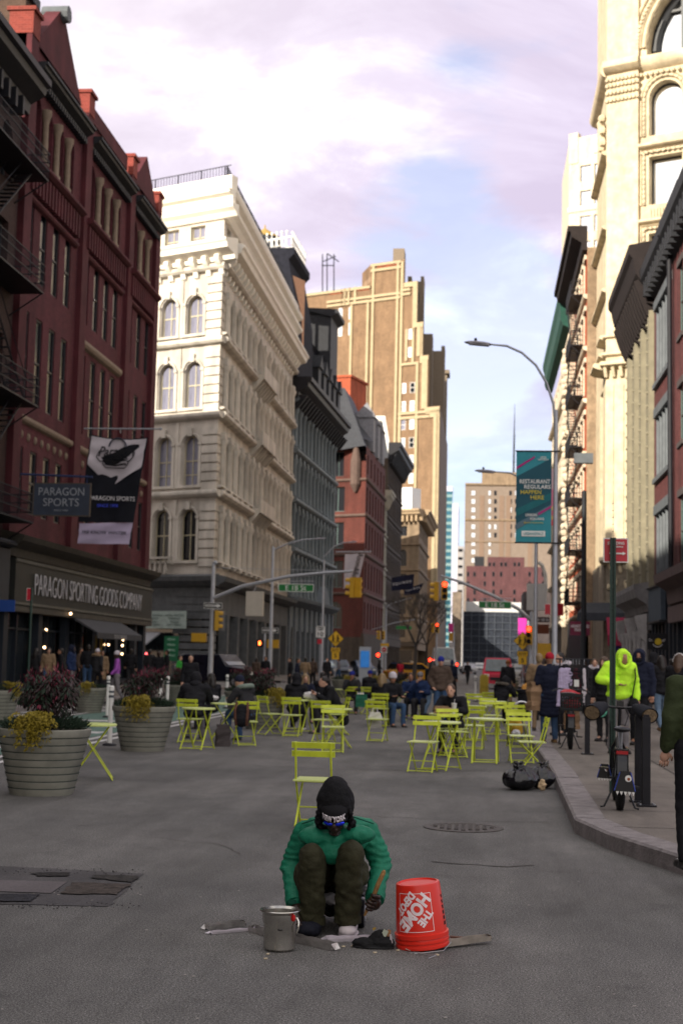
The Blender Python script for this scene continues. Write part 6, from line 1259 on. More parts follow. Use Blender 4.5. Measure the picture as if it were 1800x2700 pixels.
HB = M('hair_black', (.012, .009, .008), rough=.5, var=.3, scale=30, stretch=(3, 3, .4)); HBR = M('hair_brown', (.07, .04, .025), rough=.5, var=.3, scale=30, stretch=(3, 3, .4)); HBL = M('hair_blond', (.22, .15, .075), rough=.5, var=.3, scale=30, stretch=(3, 3, .4)); SH = M('shoe_dark', (.015, .014, .014), rough=.5, var=.2); SHW = M('shoe_white', (.5, .48, .46), rough=.5, var=.1); EYEM = M('eye_dark', (.008, .006, .006), rough=.2, var=0); FUR = M('fur_trim', (.10, .085, .07), var=.5, scale=40, bump=1, bscale=80)
V = Vector
def J(**k): return {a: V(b) for a, b in k.items()}
POSE = {}
def two(p, **k):
    for n, (a, b) in k.items(): p[n+'L'] = V(a); p[n+'R'] = V(b)
    return p
st = J(pel=(0, 0, .95), che=(0, .01, 1.25), nek=(0, .01, 1.46), hed=(0, -.015, 1.60))
def pose(name, base, **k): p = {a: b.copy() for a, b in base.items()}; two(p, **k); POSE[name] = p
LS = dict(sh=((-.175, .01, 1.42), (.175, .01, 1.42)), hi=((-.09, 0, .93), (.09, 0, .93)))
pose('stand', st, **LS, el=((-.235, .04, 1.14), (.235, .04, 1.14)), wr=((-.24, -.04, .90), (.24, -.04, .90)), kn=((-.1, -.02, .50), (.1, -.02, .50)), an=((-.11, .03, .09), (.11, .03, .09)))
pose('pockets', st, **LS, el=((-.29, .07, 1.15), (.29, .07, 1.15)), wr=((-.20, -.06, .97), (.20, -.06, .97)), kn=((-.11, -.04, .50), (.1, .0, .50)), an=((-.12, -.05, .09), (.11, .12, .09)))
pose('walk', st, **LS, el=((-.23, .10, 1.15), (.23, -.05, 1.15)), wr=((-.24, .03, .92), (.22, -.2, .98)), kn=((-.09, -.17, .52), (.09, .05, .51)), an=((-.09, -.24, .11), (.09, .28, .16)))
pose('hold', st, **LS, el=((-.25, .0, 1.15), (.25, .0, 1.15)), wr=((-.10, -.22, 1.14), (.12, -.22, 1.10)), kn=((-.1, -.02, .50), (.1, -.02, .50)), an=((-.11, .03, .09), (.11, .03, .09)))
bend = {a: b.copy() for a, b in st.items()}; bend['che'] = V((0, -.05, 1.23)); bend['nek'] = V((0, -.14, 1.40)); bend['hed'] = V((0, -.24, 1.50))
pose('stoop', bend, sh=((-.185, -.08, 1.37), (.185, -.08, 1.37)), hi=LS['hi'], el=((-.34, -.10, 1.16), (.27, -.03, 1.10)), wr=((-.10, -.26, 1.10), (.27, -.12, .86)), kn=((-.1, -.02, .50), (.1, -.02, .50)), an=((-.11, .03, .09), (.13, .03, .09)))
si = J(pel=(0, .02, .53), che=(0, .0, .84), nek=(0, -.04, 1.05), hed=(0, -.07, 1.19))
LT = dict(hi=((-.10, 0, .52), (.10, 0, .52)), kn=((-.13, -.42, .53), (.13, -.42, .53)), an=((-.13, -.36, .09), (.13, -.42, .09)))
pose('sit', si, sh=((-.18, -.02, 1.0), (.18, -.02, 1.0)), el=((-.25, -.10, .75), (.25, -.10, .75)), wr=((-.14, -.36, .76), (.14, -.36, .76)), **LT)
pose('sit_low', si, sh=((-.18, -.02, 1.0), (.18, -.02, 1.0)), el=((-.24, -.06, .74), (.24, -.06, .74)), wr=((-.12, -.28, .62), (.12, -.28, .62)), **LT)
pose('sit_eat', si, sh=((-.18, -.02, 1.0), (.18, -.02, 1.0)), el=((-.24, -.16, .80), (.24, -.10, .75)), wr=((-.07, -.26, 1.02), (.12, -.32, .78)), **LT)
sl = {a: b.copy() for a, b in si.items()}; sl['che'] = V((0, -.08, .82)); sl['nek'] = V((0, -.2, 1.0)); sl['hed'] = V((0, -.29, 1.11))
pose('sit_lean', sl, sh=((-.19, -.15, .96), (.19, -.15, .96)), el=((-.27, -.26, .76), (.27, -.26, .76)), wr=((-.12, -.42, .80), (.12, -.42, .80)), **LT)
pose('phone', sl, sh=((-.19, -.15, .96), (.19, -.15, .96)), el=((-.22, -.22, .72), (.22, -.22, .72)), wr=((-.05, -.44, .86), (.06, -.44, .84)), **LT)
PC = {}
def hand_into(mb, wr, el, s, curl=.5, sc=1.0):      # palm, four unequal bent fingers and a thumb
    d = (wr-el).normalized(); side = d.cross(V((0, 0, 1)) if abs(d.z) < .8 else V((0, 1, 0))).normalized()*s; nrm = d.cross(side).normalized()
    c = wr+d*.045*sc; mb.ell(c, (.042*sc, .018*sc, .05*sc), rot=Matrix((side, nrm, d)).transposed(), n=10, m=6)
    for k in range(4):
        o = (k-1.5)*.02*sc; L = (.062, .072, .067, .052)[k]*sc; b0 = wr+d*.085*sc+side*o; b1 = b0+d*L*.5+nrm*L*.15*curl; b2 = b1+d*L*.3+nrm*L*.45*curl; mb.tube([b0, b1, b2], [.0095*sc, .0088*sc, .007*sc], 6)
    b0 = wr+d*.03*sc-side*.035*sc; mb.tube([b0, b0+d*.03*sc-side*.022*sc, b0+d*.055*sc-side*.026*sc+nrm*.01], [.012*sc, .0105*sc, .008*sc], 6)
def fold(amp, sc, seed=0):
    def f(co, n): return amp*(noise.noise(V((co.x*sc+seed, co.y*sc, co.z*sc*1.8)))*1.0+.5*noise.noise(V((co.x*sc*2.3, co.y*sc*2.3+seed, co.z*sc*4))))
    return f
def body_mesh(pn, vox=.018):
    k = ('body', pn)
    if k in PC: return PC[k]
    p = POSE[pn]; m = MB(); m.chain([p['pel'], p['che'], p['nek']], [.085, .088, .055]); m.chain([p['nek'], p['hed']], [.052, .05]); hd = p['hed']; up = (hd-p['nek']).normalized()
    m.ell(hd+V((0, .01, .03)), (.076, .094, .098)); m.ell(hd+V((0, -.025, -.045)), (.056, .062, .066)); m.ell(hd+V((0, -.098, -.008)), (.013, .018, .022), n=8, m=6); m.ell(hd+V((0, -.085, -.055)), (.024, .012, .010), n=8, m=6)
    for s in (-1, 1): m.ell(hd+V((s*.078, .005, 0)), (.010, .02, .03), n=8, m=6)
    for s in 'LR':
        m.chain([p['che']+(p['sh'+s]-p['che'])*.6, p['sh'+s], p['el'+s], p['wr'+s]], [.055, .048, .037, .027]); m.chain([p['hi'+s], p['kn'+s], p['an'+s]], [.075, .052, .036]); m.chain([p['an'+s], p['an'+s]+V((0, -.12, -.05))], [.04, .03])
    me = organic(m, vox, 5); h = MB()
    for s, q in (('L', -1), ('R', 1)): hand_into(h, p['wr'+s], p['el'+s], q)
    PC[k] = addmesh(me, h); return me
def top_mesh(pn, style, vox=.02):
    k = ('top', pn, style)
    if k in PC: return PC[k]
    p = POSE[pn]; m = MB(); f = {'jacket': 1.0, 'puffer': 1.18, 'coat': 1.05, 'shirt': .86}[style]; sit = pn.startswith(('sit', 'phone'))
    ch, pe, nk = p['che'], p['pel'], p['nek']
    for t_, w, d in ((0, .165, .125), (.25, .16, .12), (.5, .168, .125), (.75, .185, .13), (.95, .18, .12)): c = pe.lerp(ch, t_); m.ell(c, (w*f, d*f, .12), n=14, m=8)
    m.ell(ch.lerp(nk, .45), (.17*f, .115*f, .12), n=14, m=8); m.chain([ch.lerp(nk, .8), nk+(p['hed']-nk)*.12], [.085, .068*f])
    for s in 'LR': m.chain([ch.lerp(nk, .5)+(p['sh'+s]-ch.lerp(nk, .5))*.5, p['sh'+s], p['el'+s], p['el'+s].lerp(p['wr'+s], .93)], [.095*f, .080*f, .064*f, .050*f])
    if style == 'coat' and not sit:
        for t_ in range(6): z = pe.z-.08*t_; m.ell((pe.x, pe.y, z), (.185+.006*t_, .15+.004*t_, .08), n=14, m=6)
    elif style == 'coat':
        for s in 'LR': m.chain([p['hi'+s], p['hi'+s].lerp(p['kn'+s], .85)], [.12, .10])
        m.chain([pe+V((0, .08, 0)), pe+V((0, .16, -.22))], [.15, .12])
    elif style in ('jacket', 'puffer'): m.ell(pe+V((0, 0, -.03)), (.175*f, .135*f, .09), n=14, m=6)
    me = organic(m, vox, 3, fold(.010 if style != 'puffer' else .014, 9, len(pn))); PC[k] = me; return me
def leg_mesh(pn, slim=1.0):
    k = ('leg', pn, slim)
    if k in PC: return PC[k]
    p = POSE[pn]; m = MB(); m.ell(p['pel']+V((0, .01, -.01)), (.155, .12, .11))
    for s in 'LR': m.chain([p['hi'+s], p['kn'+s], p['an'+s]], [.098*slim, .072*slim, .058*slim])
    me = organic(m, .02, 3, fold(.008, 10, 3)); PC[k] = me; return me
def shoe_mesh(pn, s):
    k = ('shoe', pn, s)
    if k in PC: return PC[k]
    p = POSE[pn]; a = p['an'+s]; m = MB(); z = a.z-.09
    m.ell((a.x, a.y-.02, z+.05), (.045, .07, .05)); m.ell((a.x, a.y-.12, z+.035), (.046, .085, .035)); m.box((a.x, a.y-.06, z+.012), (.085, .25, .024)); me = organic(m, .012, 2); PC[k] = me; return me
def head_mesh(pn, kind):
    k = ('head', pn, kind)
    if k in PC: return PC[k]
    hd = POSE[pn]['hed']; nk = POSE[pn]['nek']; m = MB(); vox = .014
    if kind == 'short': m.ell(hd+V((0, .025, .045)), (.084, .098, .095)); m.ell(hd+V((0, .06, -.01)), (.075, .06, .08))
    if kind == 'bun': m.ell(hd+V((0, .025, .045)), (.084, .098, .092)); m.ell(hd+V((0, .12, .03)), (.045, .045, .045))
    if kind == 'long': m.ell(hd+V((0, .02, .045)), (.088, .10, .097)); m.chain([hd+V((-.07, .03, .02)), hd+V((-.085, .03, -.12)), hd+V((-.08, .02, -.26))], [.045, .045, .035]); m.chain([hd+V((.07, .03, .02)), hd+V((.085, .03, -.12)), hd+V((.08, .02, -.26))], [.045, .045, .035]); m.chain([hd+V((0, .06, 0)), hd+V((0, .09, -.14)), hd+V((0, .09, -.28))], [.08, .085, .06])
    if kind == 'beanie': m.ell(hd+V((0, .012, .065)), (.090, .106, .090)); m.ell(hd+V((0, .01, .04)), (.094, .110, .035))
    if kind == 'bobble': m.ell(hd+V((0, .012, .07)), (.105, .118, .105)); m.ell(hd+V((0, .01, .03)), (.112, .125, .04))
    if kind == 'hood':
        m.ell(hd+V((0, .04, .03)), (.115, .118, .13)); m.ell(hd+V((0, .06, -.06)), (.105, .10, .11)); m.ell(nk+V((0, .05, .03)), (.12, .10, .06))
        for i in range(9): a = PI*i/8; m.ell(hd+V((.098*math.cos(a), -.055, -.01+.115*math.sin(a))), .026, n=8, m=5)
        for s in (-1, 1): m.chain([hd+V((s*.098, -.055, -.01)), hd+V((s*.07, -.06, -.10)), hd+V((0, -.07, -.14))], [.028, .03, .032])
    me = organic(m, vox, 3, fold(.004, 18)); PC[k] = me; return me
def person(label, loc, rz, pn, h=1.72, skin='tan', top=None, style='jacket', legs=None, shoes=None, head='short', hm=None, hair2=None, face=False, slim=1.0, group=None, trim=None, glasses=False, mask=None):
    t = thing('person', label, 'person', loc, rz, group); t.scale = (h/1.72,)*3
    b = inst(body_mesh(pn), 'body', t)
    if not b.data.materials: b.data.materials.append(SKIN['tan'])
    b.material_slots[0].link = 'OBJECT'; b.material_slots[0].material = SKIN[skin]
    def add(me, n, mt, par=t):
        if not me.materials: me.materials.append(mt)
        o = bpy.data.objects.new(n, me); C.objects.link(o); o.parent = par; o.material_slots[0].link = 'OBJECT'; o.material_slots[0].material = mt; return o
    add(top_mesh(pn, style), {'jacket': 'jacket', 'puffer': 'jacket', 'coat': 'coat', 'shirt': 'shirt'}[style], top or CB)
    add(leg_mesh(pn, slim), 'trousers', legs or CK)
    for s in 'LR': add(shoe_mesh(pn, s), 'shoe', shoes or SH)
    add(head_mesh(pn, head), {'short': 'hair', 'bun': 'hair', 'long': 'hair', 'beanie': 'hat', 'bobble': 'hat', 'hood': 'hood'}[head], hm or HB)
    if hair2: add(head_mesh(pn, 'long' if head in ('beanie', 'bobble') else 'short'), 'hair', hair2)
    hd = POSE[pn]['hed']
    if face:
        for s in (-1, 1): m = MB(); m.ell(hd+V((s*.031, -.083, .012)), (.014, .008, .007), n=8, m=5); m.build('eye', [EYEM], t, local=True)
        m = MB(); m.ell(hd+V((0, -.093, -.058)), (.022, .008, .005), n=8, m=5); m.build('mouth', [M('lips', (.22, .06, .055), var=0)], t, local=True)
    if glasses: m = MB(); [m.ell(hd+V((s*.034, -.092, .012)), (.028, .012, .019), n=8, m=5) for s in (-1, 1)]; m.tube([hd+V((-.08, 0, .015)), hd+V((-.06, -.085, .015)), hd+V((.06, -.085, .015)), hd+V((.08, 0, .015))], .005, 5); m.build('sunglasses', [EYEM], t, local=True)
    if mask: m = MB(); m.ell(hd+V((0, -.065, -.05)), (.058, .045, .045), n=10, m=6); m.build('face_mask', [mask], t, local=True)
    if trim:
        m = MB(); c = POSE[pn]['nek']; m.tube([c+V((.15*math.cos(a), .07+.13*math.sin(a), .03+.03*math.sin(a))) for a in [2*PI*i/14 for i in range(15)]], .045, 7); m.build('fur_trim', [trim], t, local=True, smooth=60)
    return t
def bag(name, label, loc, size, mat, rz=0, handles=True, cat='bag', crumple=.012):
    t = thing(name, label, cat, loc, rz); w, d, h = size; m = MB(); n = 6
    rows_ = []
    for k in range(n+1):
        z = h*k/n; sc = 1+.06*math.sin(k*2.1)-.1*(k/n)**2; rows_ += [V((sx*w/2*sc+rnd.uniform(-1, 1)*crumple, sy*d/2*sc+rnd.uniform(-1, 1)*crumple, z)) for sx, sy in ((-1, -1), (0, -1.1), (1, -1), (1, 1), (0, 1.1), (-1, 1))]
    m.add(rows_, [(k*6+i, k*6+(i+1) % 6, (k+1)*6+(i+1) % 6, (k+1)*6+i) for k in range(n) for i in range(6)]+[tuple(range(5, -1, -1)), tuple(n*6+i for i in range(6))]); m.build('body', [mat], t, local=True)
    if handles:
        for s in (-1, 1): m = MB(); m.tube([V((-w*.2, s*d*.3, h)), V((-w*.15, s*d*.2, h+.1)), V((w*.15, s*d*.2, h+.1)), V((w*.2, s*d*.3, h))], .006, 5); m.build('handle', [mat], t, local=True)
    return t
paper = M('paper_brown', (.27, .17, .10), rough=.8, var=.12, scale=8); plastic_w = M('plastic_white', (.58, .56, .56), rough=.35, var=.1)
# --- seated people in the plaza ---
def Gz(x, y, z=0): p = G(x, y); p.z = z; return p
PP = [
 ('large person in a black coat seated with their back turned at the left table', (510, 1950), 3.3, 'sit_lean', dict(h=1.85, top=CB, style='puffer', head='hood', hm=CB, legs=CG, skin='tan')),
 ('second person in black sitting on the far side of the left table', (556, 1925), 3.9, 'sit', dict(h=1.68, top=CB, head='long', hm=HB)),
 ('man in a dark beanie and jacket with a sage hood seated sideways on the left', (655, 1955), 4.1, 'sit_lean', dict(h=1.8, top=CK, head='beanie', hm=CN, legs=CJ, skin='light', face=True, trim=M('hood_sage', (.16, .20, .17), var=.1))),
 ('woman in a black hood and long black coat seen from behind in the middle', (778, 1925), 3.1, 'sit', dict(h=1.72, top=CB, style='coat', head='hood', hm=CB, shoes=SHW)),
 ('woman with blond hair in a dark coat behind the black hooded one', (801, 1905), .3, 'sit', dict(h=1.66, top=CN, head='long', hm=HBL, skin='light', face=True)),
 ('dark haired person in black half hidden behind the phone reading woman', (846, 1893), 2.8, 'sit', dict(h=1.7, top=CB, head='short', hm=HB)),
 ('woman in a long black puffer seated sideways reading her phone', (884, 1935), -1.25, 'phone', dict(h=1.78, top=CB, style='coat', head='bun', hm=HB, skin='light', face=True)),
 ('man in a dark jacket and blue cap eating at a far table', (926, 1882), .1, 'sit_eat', dict(h=1.7, top=CK, head='beanie', hm=CRB, skin='tan', face=True)),
 ('person in a bright blue beanie seen from behind', (972, 1868), 2.9, 'sit', dict(h=1.7, top=CB, head='beanie', hm=CRB)),
 ('person in black with loose blond hair seen from behind on a lime chair', (1004, 1912), 3.0, 'sit', dict(h=1.74, top=CB, style='coat', head='long', hm=HBL)),
 ('person in a fluffy white hat and dark scarf with blue jeans', (1030, 1915), .5, 'sit', dict(h=1.76, top=CB, head='bobble', hm=CW, legs=CJ, skin='tan', face=True)),
 ('left one of the couple in navy jackets, with dark hair', (1080, 1893), .1, 'sit', dict(h=1.72, top=CBL, head='short', hm=HB, skin='tan', face=True)),
 ('right one of the couple in navy jackets, in a grey beanie holding a cup', (1106, 1896), -.1, 'sit_eat', dict(h=1.76, top=CBL, style='puffer', head='beanie', hm=CG, skin='light', glasses=True)),
 ('woman in a black coat with tied brown hair sitting before a paper bag', (1196, 1984), -.25, 'sit_lean', dict(h=1.76, top=CB, style='jacket', head='bun', hm=HBR, skin='light', face=True)),
 ('person in a black parka with fur trimmed hood bent over the far lime tables', (1318, 1908), 2.6, 'sit_lean', dict(h=1.8, top=CB, style='puffer', head='hood', hm=CB, trim=FUR)),
 # standing in the road
 ('man in a brown jacket, blue jeans and dark beanie standing in the plaza', (1159, 1910), .15, 'pockets', dict(h=1.76, top=CBR, style='puffer', head='beanie', hm=CRB, legs=CJ, skin='light', face=True)),
 ('person in dark clothes walking just behind the brown jacket man', (1138, 1893), 2.6, 'walk', dict(h=1.66, top=CB, head='long', hm=HB, legs=CJL)),
 ('person in a pale blue and black coat walking far right of the brown jacket man', (1190, 1845), 2.8, 'walk', dict(h=1.72, top=CN, head='short', hm=CBL)),
 ('person in an orange beanie and black jacket far off near the red car', (1337, 1866), 3.0, 'stand', dict(h=1.74, top=CB, head='beanie', hm=M('beanie_rust', (.22, .08, .03), var=.2), legs=CTN)),
 # right pavement
 ('woman in a red beanie and long navy quilted coat holding paper bags', (1446, 1978), 3.3, 'hold', dict(h=1.70, top=CN, style='coat', head='beanie', hm=CRD, legs=CJ, shoes=cloth_mat('tan_boot', (.12, .07, .03)))),
 ('dark haired person with a white scarf facing the red beanie woman', (1474, 1958), -1.0, 'hold', dict(h=1.74, top=CB, head='short', hm=HB, legs=CB, skin='light', trim=CW)),
 ('person in a camel coat mostly hidden left of the red beanie woman', (1419, 1945), 3.0, 'hold', dict(h=1.72, top=CTN, style='coat', head='short', hm=HBL, legs=CTN)),
 ('person in a neon yellow hooded jacket looking down on the right pavement', (1628, 2010), .25, 'stoop', dict(h=1.86, top=CNEON, style='puffer', head='hood', hm=CNEON, legs=CG, skin='tan', hair2=CB)),
 ('person in a navy hooded coat and face mask behind the neon jacket', (1684, 1985), -.3, 'stand', dict(h=1.80, top=CN, style='puffer', head='hood', hm=CN, legs=CB, skin='tan', mask=CB, face=True)),
 ('woman with long brown hair standing half behind the green sign post', (1591, 1975), -.6, 'stand', dict(h=1.66, top=CB, style='coat', head='long', hm=HBR, skin='light', face=True)),
 ('woman in a cream scarf far behind the clothes rack', (1566, 1915), .0, 'stand', dict(h=1.66, top=CK, head='short', hm=HBR, skin='light', trim=CW, face=True)),
 ('person in black with pale blue jeans walking away on the right', (1742, 1950), 3.3, 'walk', dict(h=1.74, top=CB, style='puffer', head='long', hm=HB, legs=CJL, shoes=cloth_mat('tan_boot', (.12, .07, .03)))),
 ('tall dark figure behind the walker in pale blue jeans', (1722, 1925), 3.0, 'walk', dict(h=1.84, top=CB, style='coat', head='hood', hm=CB)),
 ('woman with brown hair and white headphones at the right edge', (1790, 1985), 2.7, 'walk', dict(h=1.74, top=CB, style='puffer', head='long', hm=HBR, legs=CJL)),
 ('person in an olive jacket cut off by the right edge of the photo', (1838, 2345), 3.3, 'stand', dict(h=1.66, top=COL, style='jacket', head='short', hm=HBR, legs=CB, skin='light')),
]
PO = {}
for lb, (x, y), rz, pn, kw in PP:
    q = Gz(x, y, .15 if x > 1400 and 'fur' not in lb else 0)
    if pn.startswith('sit') or pn == 'phone': q.z = -.02
    PO[lb[:24]] = person(lb, q, rz, pn, **kw)
# --- crowd in front of the maroon store ---
CR_ = [(95, 1728, 54, 'person in black with a dark red top standing first at the left store window', 'stand', dict(top=CK, head='long', hm=HB, h=1.66)), (128, 1735, 52, 'person in a beige coat with long dark hair before the store window', 'walk', dict(top=CTN, style='coat', head='long', hm=HB, h=1.68)),
 (160, 1738, 50, 'person in black right of the beige coat', 'stand', dict(top=CB, style='puffer', h=1.66)), (190, 1730, 48, 'man in a navy quilted jacket seen from behind', 'stand', dict(top=CBL, style='puffer', h=1.76, legs=CG, head='hood', hm=CN)),
 (232, 1718, 56, 'tall man in a black jacket between the navy jacket and the white hat', 'walk', dict(top=CB, h=1.84)), (257, 1738, 50, 'person in a white knitted hat with a camel scarf', 'walk', dict(top=CK, head='beanie', hm=CW, h=1.66, trim=CTN)),
 (270, 1745, 56, 'person in a camel coat half hidden behind the white knitted hat', 'stand', dict(top=CTN, style='coat', h=1.62)), (309, 1728, 46, 'man in a lilac shirt and pale cap walking by the store', 'walk', dict(top=CPU, style='shirt', legs=CG, head='beanie', hm=CW, h=1.74, skin='dark')),
 (212, 1735, 58, 'person in brown behind the navy quilted jacket', 'stand', dict(top=CBR, h=1.72)), (345, 1738, 60, 'person in dark clothes right of the lilac shirt', 'walk', dict(top=CB, h=1.74)), (395, 1735, 62, 'person in a dark coat under the rainbow lights', 'stand', dict(top=CK, style='coat', h=1.74)),
 (418, 1738, 58, 'shorter person in black beside the dark coat under the lights', 'stand', dict(top=CB, h=1.66)), (440, 1742, 66, 'person in black left of the bright green jacket', 'walk', dict(top=CB, h=1.74)), (474, 1748, 58, 'person in a bright green jacket behind the lane posts', 'stand', dict(top=CGR, legs=CB, h=1.66)),
 (503, 1748, 42, 'man in a black jacket standing with an open collar right of the green jacket', 'stand', dict(top=CB, h=1.68, skin='light', face=True)),
 (676, 1752, 74, 'person in a red brown coat crossing behind the dark shrub', 'walk', dict(top=CBR, h=1.62)), (700, 1745, 78, 'person in black crossing behind the dark shrub, left of the slim lamp pole', 'walk', dict(top=CB, h=1.7)), (765, 1748, 70, 'person in black standing left of the speed limit post', 'stand', dict(top=CB, h=1.68)), (785, 1750, 64, 'person in dark blue beneath the speed limit sign', 'stand', dict(top=CN, h=1.66)),
 (805, 1750, 72, 'person in a tan coat right under the speed limit sign', 'walk', dict(top=CTN, h=1.68)), (825, 1748, 80, 'person in brown between the two yellow sign posts', 'stand', dict(top=CBR, h=1.7)), (862, 1748, 88, 'person in black behind the yellow 5 plate', 'stand', dict(top=CB, h=1.7)), (893, 1748, 96, 'person in grey right of the yellow 5 plate', 'walk', dict(top=CG, h=1.7)),
 (1000, 1752, 110, 'far walker in black near the left kerb', 'walk', dict(top=CB, h=1.68)), (1038, 1752, 118, 'far walker in blue near the left kerb', 'walk', dict(top=CBL, h=1.7)), (1055, 1755, 100, 'far walker in red near the left kerb', 'walk', dict(top=CRD, h=1.62)), (1232, 1752, 105, 'far walker in black near the middle of the road', 'walk', dict(top=CB, h=1.66)),
 (1440, 1752, 52, 'far person in a dark coat on the right pavement behind the lamp pole', 'walk', dict(top=CK, h=1.68)), (1465, 1750, 60, 'far person in red on the right pavement', 'walk', dict(top=CRD, h=1.66)), (1548, 1752, 45, 'dark haired person behind the hanging clothes', 'stand', dict(top=CB, h=1.68)),
 (1770, 1750, 46, 'far dark person at the right edge behind the headphones woman', 'walk', dict(top=CB, h=1.74))]
for i, (x, y, Y, lb, pn, kw) in enumerate(CR_):
    q = AY(x, 1746, Y); kw.setdefault('legs', (CK, CJ, CB)[i % 3]); kw.setdefault('skin', ('tan', 'light', 'tan', 'dark')[i % 4]); z = .15 if (q.x < -12.6 or q.x > 1.3) else 0
    person(lb, (q.x, Y, z), (2.9, .3, -1.2, 1.5, 3.4)[i % 5] if 'standing with an open' not in lb else .2, pn, **kw)
# --- things people carry or that rest on tables and chairs ---
pw = G(1172, 1992); bag('paper_bag', 'open brown paper bag on the table before the woman in black', (pw.x-.07, pw.y-.05, .735), (.27, .14, .13), paper, .2, False)
t = thing('paper_cup', 'tall white cup with a straw beside the paper bag', 'cup', (pw.x+.15, pw.y-.03, .735)); m = MB(); m.lathe([(.034, 0), (.046, .17), (.048, .175)], n=14); m.build('cup', [plastic_w], t, local=True, smooth=40); m = MB(); m.lathe([(.05, .175), (.048, .188), (.02, .192)], n=14); m.build('lid', [plastic_w], t, local=True); m = MB(); m.tube([(0, 0, .19), (.012, 0, .26)], .004, 5); m.build('straw', [plastic_w], t, local=True)
def crumple(name, label, loc, r, mat, cat, sq=.6, n=1, vox=.012, amp=.02, sc=16):
    t = thing(name, label, cat, loc); m = MB()
    for k in range(n): m.ell((rnd.uniform(-1, 1)*r*.5*(n > 1), rnd.uniform(-1, 1)*r*.3*(n > 1), r*sq), (r, r*.8, r*sq))
    me = organic(m, vox, 1, fold(amp, sc, rnd.random()*9)); mobj(me, 'sheet', t, mat); return t
q = G(560, 1938); crumple('paper_napkins', 'white and blue napkins on the table beside the large black coat', (q.x+.02, q.y, .73), .09, plastic_w, 'napkins', .5)
q = G(786, 1932); crumple('plastic_wrapping', 'crumpled white plastic wrapping on the table of the hooded woman', (q.x+.28, q.y, .735), .15, plastic_w, 'plastic bag', .6, 3)
q = G(984, 1955); bag('carrier_bag', 'white carrier bag hanging behind the lone lime chair', (q.x+.0, q.y+.3, .26), (.26, .12, .32), plastic_w, .2, True, crumple=.02)
q = G(952, 1892); bag('carrier_bag', 'green carrier bag standing between two far lime chairs', (q.x, q.y, .3), (.34, .14, .36), M('bag_green', (.02, .12, .07), var=.2), 0, True)
q = G(594, 1968); bag('carrier_bag', 'dark grey bag on the ground between the large black coat and the rucksack man', (q.x-.05, q.y, 0), (.26, .2, .40), M('bag_grey', (.06, .05, .05), var=.2), .3, True)
q = G(648, 1968); t = thing('rucksack', 'black rucksack with brown straps hung on a lime chair back', 'rucksack', (q.x-.03, q.y-.32, .42)); m = MB(); m.ell((0, 0, .16), (.17, .085, .22)); m.ell((0, -.06, .10), (.13, .06, .12)); mobj(organic(m, .015, 2, fold(.008, 14)), 'body', t, CB)
for s in (-1, 1): m = MB(); m.tube([(s*.10, -.03, .40), (s*.12, -.115, .26), (s*.11, -.125, .10), (s*.10, -.06, -.02)], .024, 6, flat=.4); m.build('strap', [M('strap_brown', (.10, .045, .03), var=.2)], t, local=True)
t = thing('phone', 'small phone held by the woman in the long black puffer', 'phone', (0, 0, 0)); q = PO['woman in a long black puf']if 'woman in a long black puf' in PO else None
for k, o in PO.items():
    if k.startswith('woman in a long black pu'): p_ = Matrix.Rotation(-1.25, 3, 'Z') @ V((0, -.54, .93)); t.location = o.location+p_
m = MB(); m.box((0, 0, 0), (.012, .075, .14), rot=Matrix.Rotation(.5, 3, 'Y')); m.build('case', [CB], t, local=True)
q = Gz(1446, 1978, .15); bag('paper_bag', 'brown paper bag hanging from the hand of the red beanie woman', (q.x+.42, q.y-.12, .42), (.30, .14, .38), paper, .1, True, crumple=.006); bag('paper_bag', 'second tan paper bag held lower behind the red beanie woman', (q.x-.30, q.y+.05, .75), (.2, .3, .55), paper, .3, False, crumple=.02)
q = Gz(1770, 1978, .15); t = bag('tote_bag', 'white tote bag on the shoulder of the headphones woman', (q.x-.02, q.y-.15, .72), (.28, .12, .34), CW, .3, False, crumple=.02); m = MB(); m.tube([(-.08, 0, .34), (.02, .02, .75), (.1, .03, .34)], .018, 5, flat=.5); m.build('strap', [CW], t, local=True)
q = PO['woman with brown hair an']; t = thing('headphones', 'white over ear headphones worn by the woman at the right edge', 'headphones', q.location); sc = 1.74/1.72; m = MB(); c = V((0, -.015, 1.60))*sc; m.tube([c+V((.11*math.cos(a), .01, .02+.12*math.sin(a))) for a in [PI*i/10 for i in range(11)]], .014, 6)
for s in (-1, 1): m.ell(c+V((s*.11, .01, 0)), (.03, .045, .05), n=10, m=6)
m.build('band', [plastic_w], t, local=True, smooth=60); t.rotation_euler.z = 2.7
q = PO['person in a neon yellow ']; crumple('glove', 'pale green bag held low by the person in neon', q.location+V((-.30, -.1, .62)), .11, M('mint', (.12, .42, .30), var=.15), 'bag', .9)
t = thing('shoulder_bag', 'black bag hanging at the side of the neon jacket', 'bag', q.location+V((.25, -.12, .75))); m = MB(); m.ell((0, 0, .05), (.11, .06, .16)); mobj(organic(m, .015, 2, fold(.006, 14)), 'body', t, CB); m = MB(); m.tube([(-.03, 0, .2), (.03, -.02, .55), (.02, .02, .72)], .012, 5); m.build('strap', [CB], t, local=True)
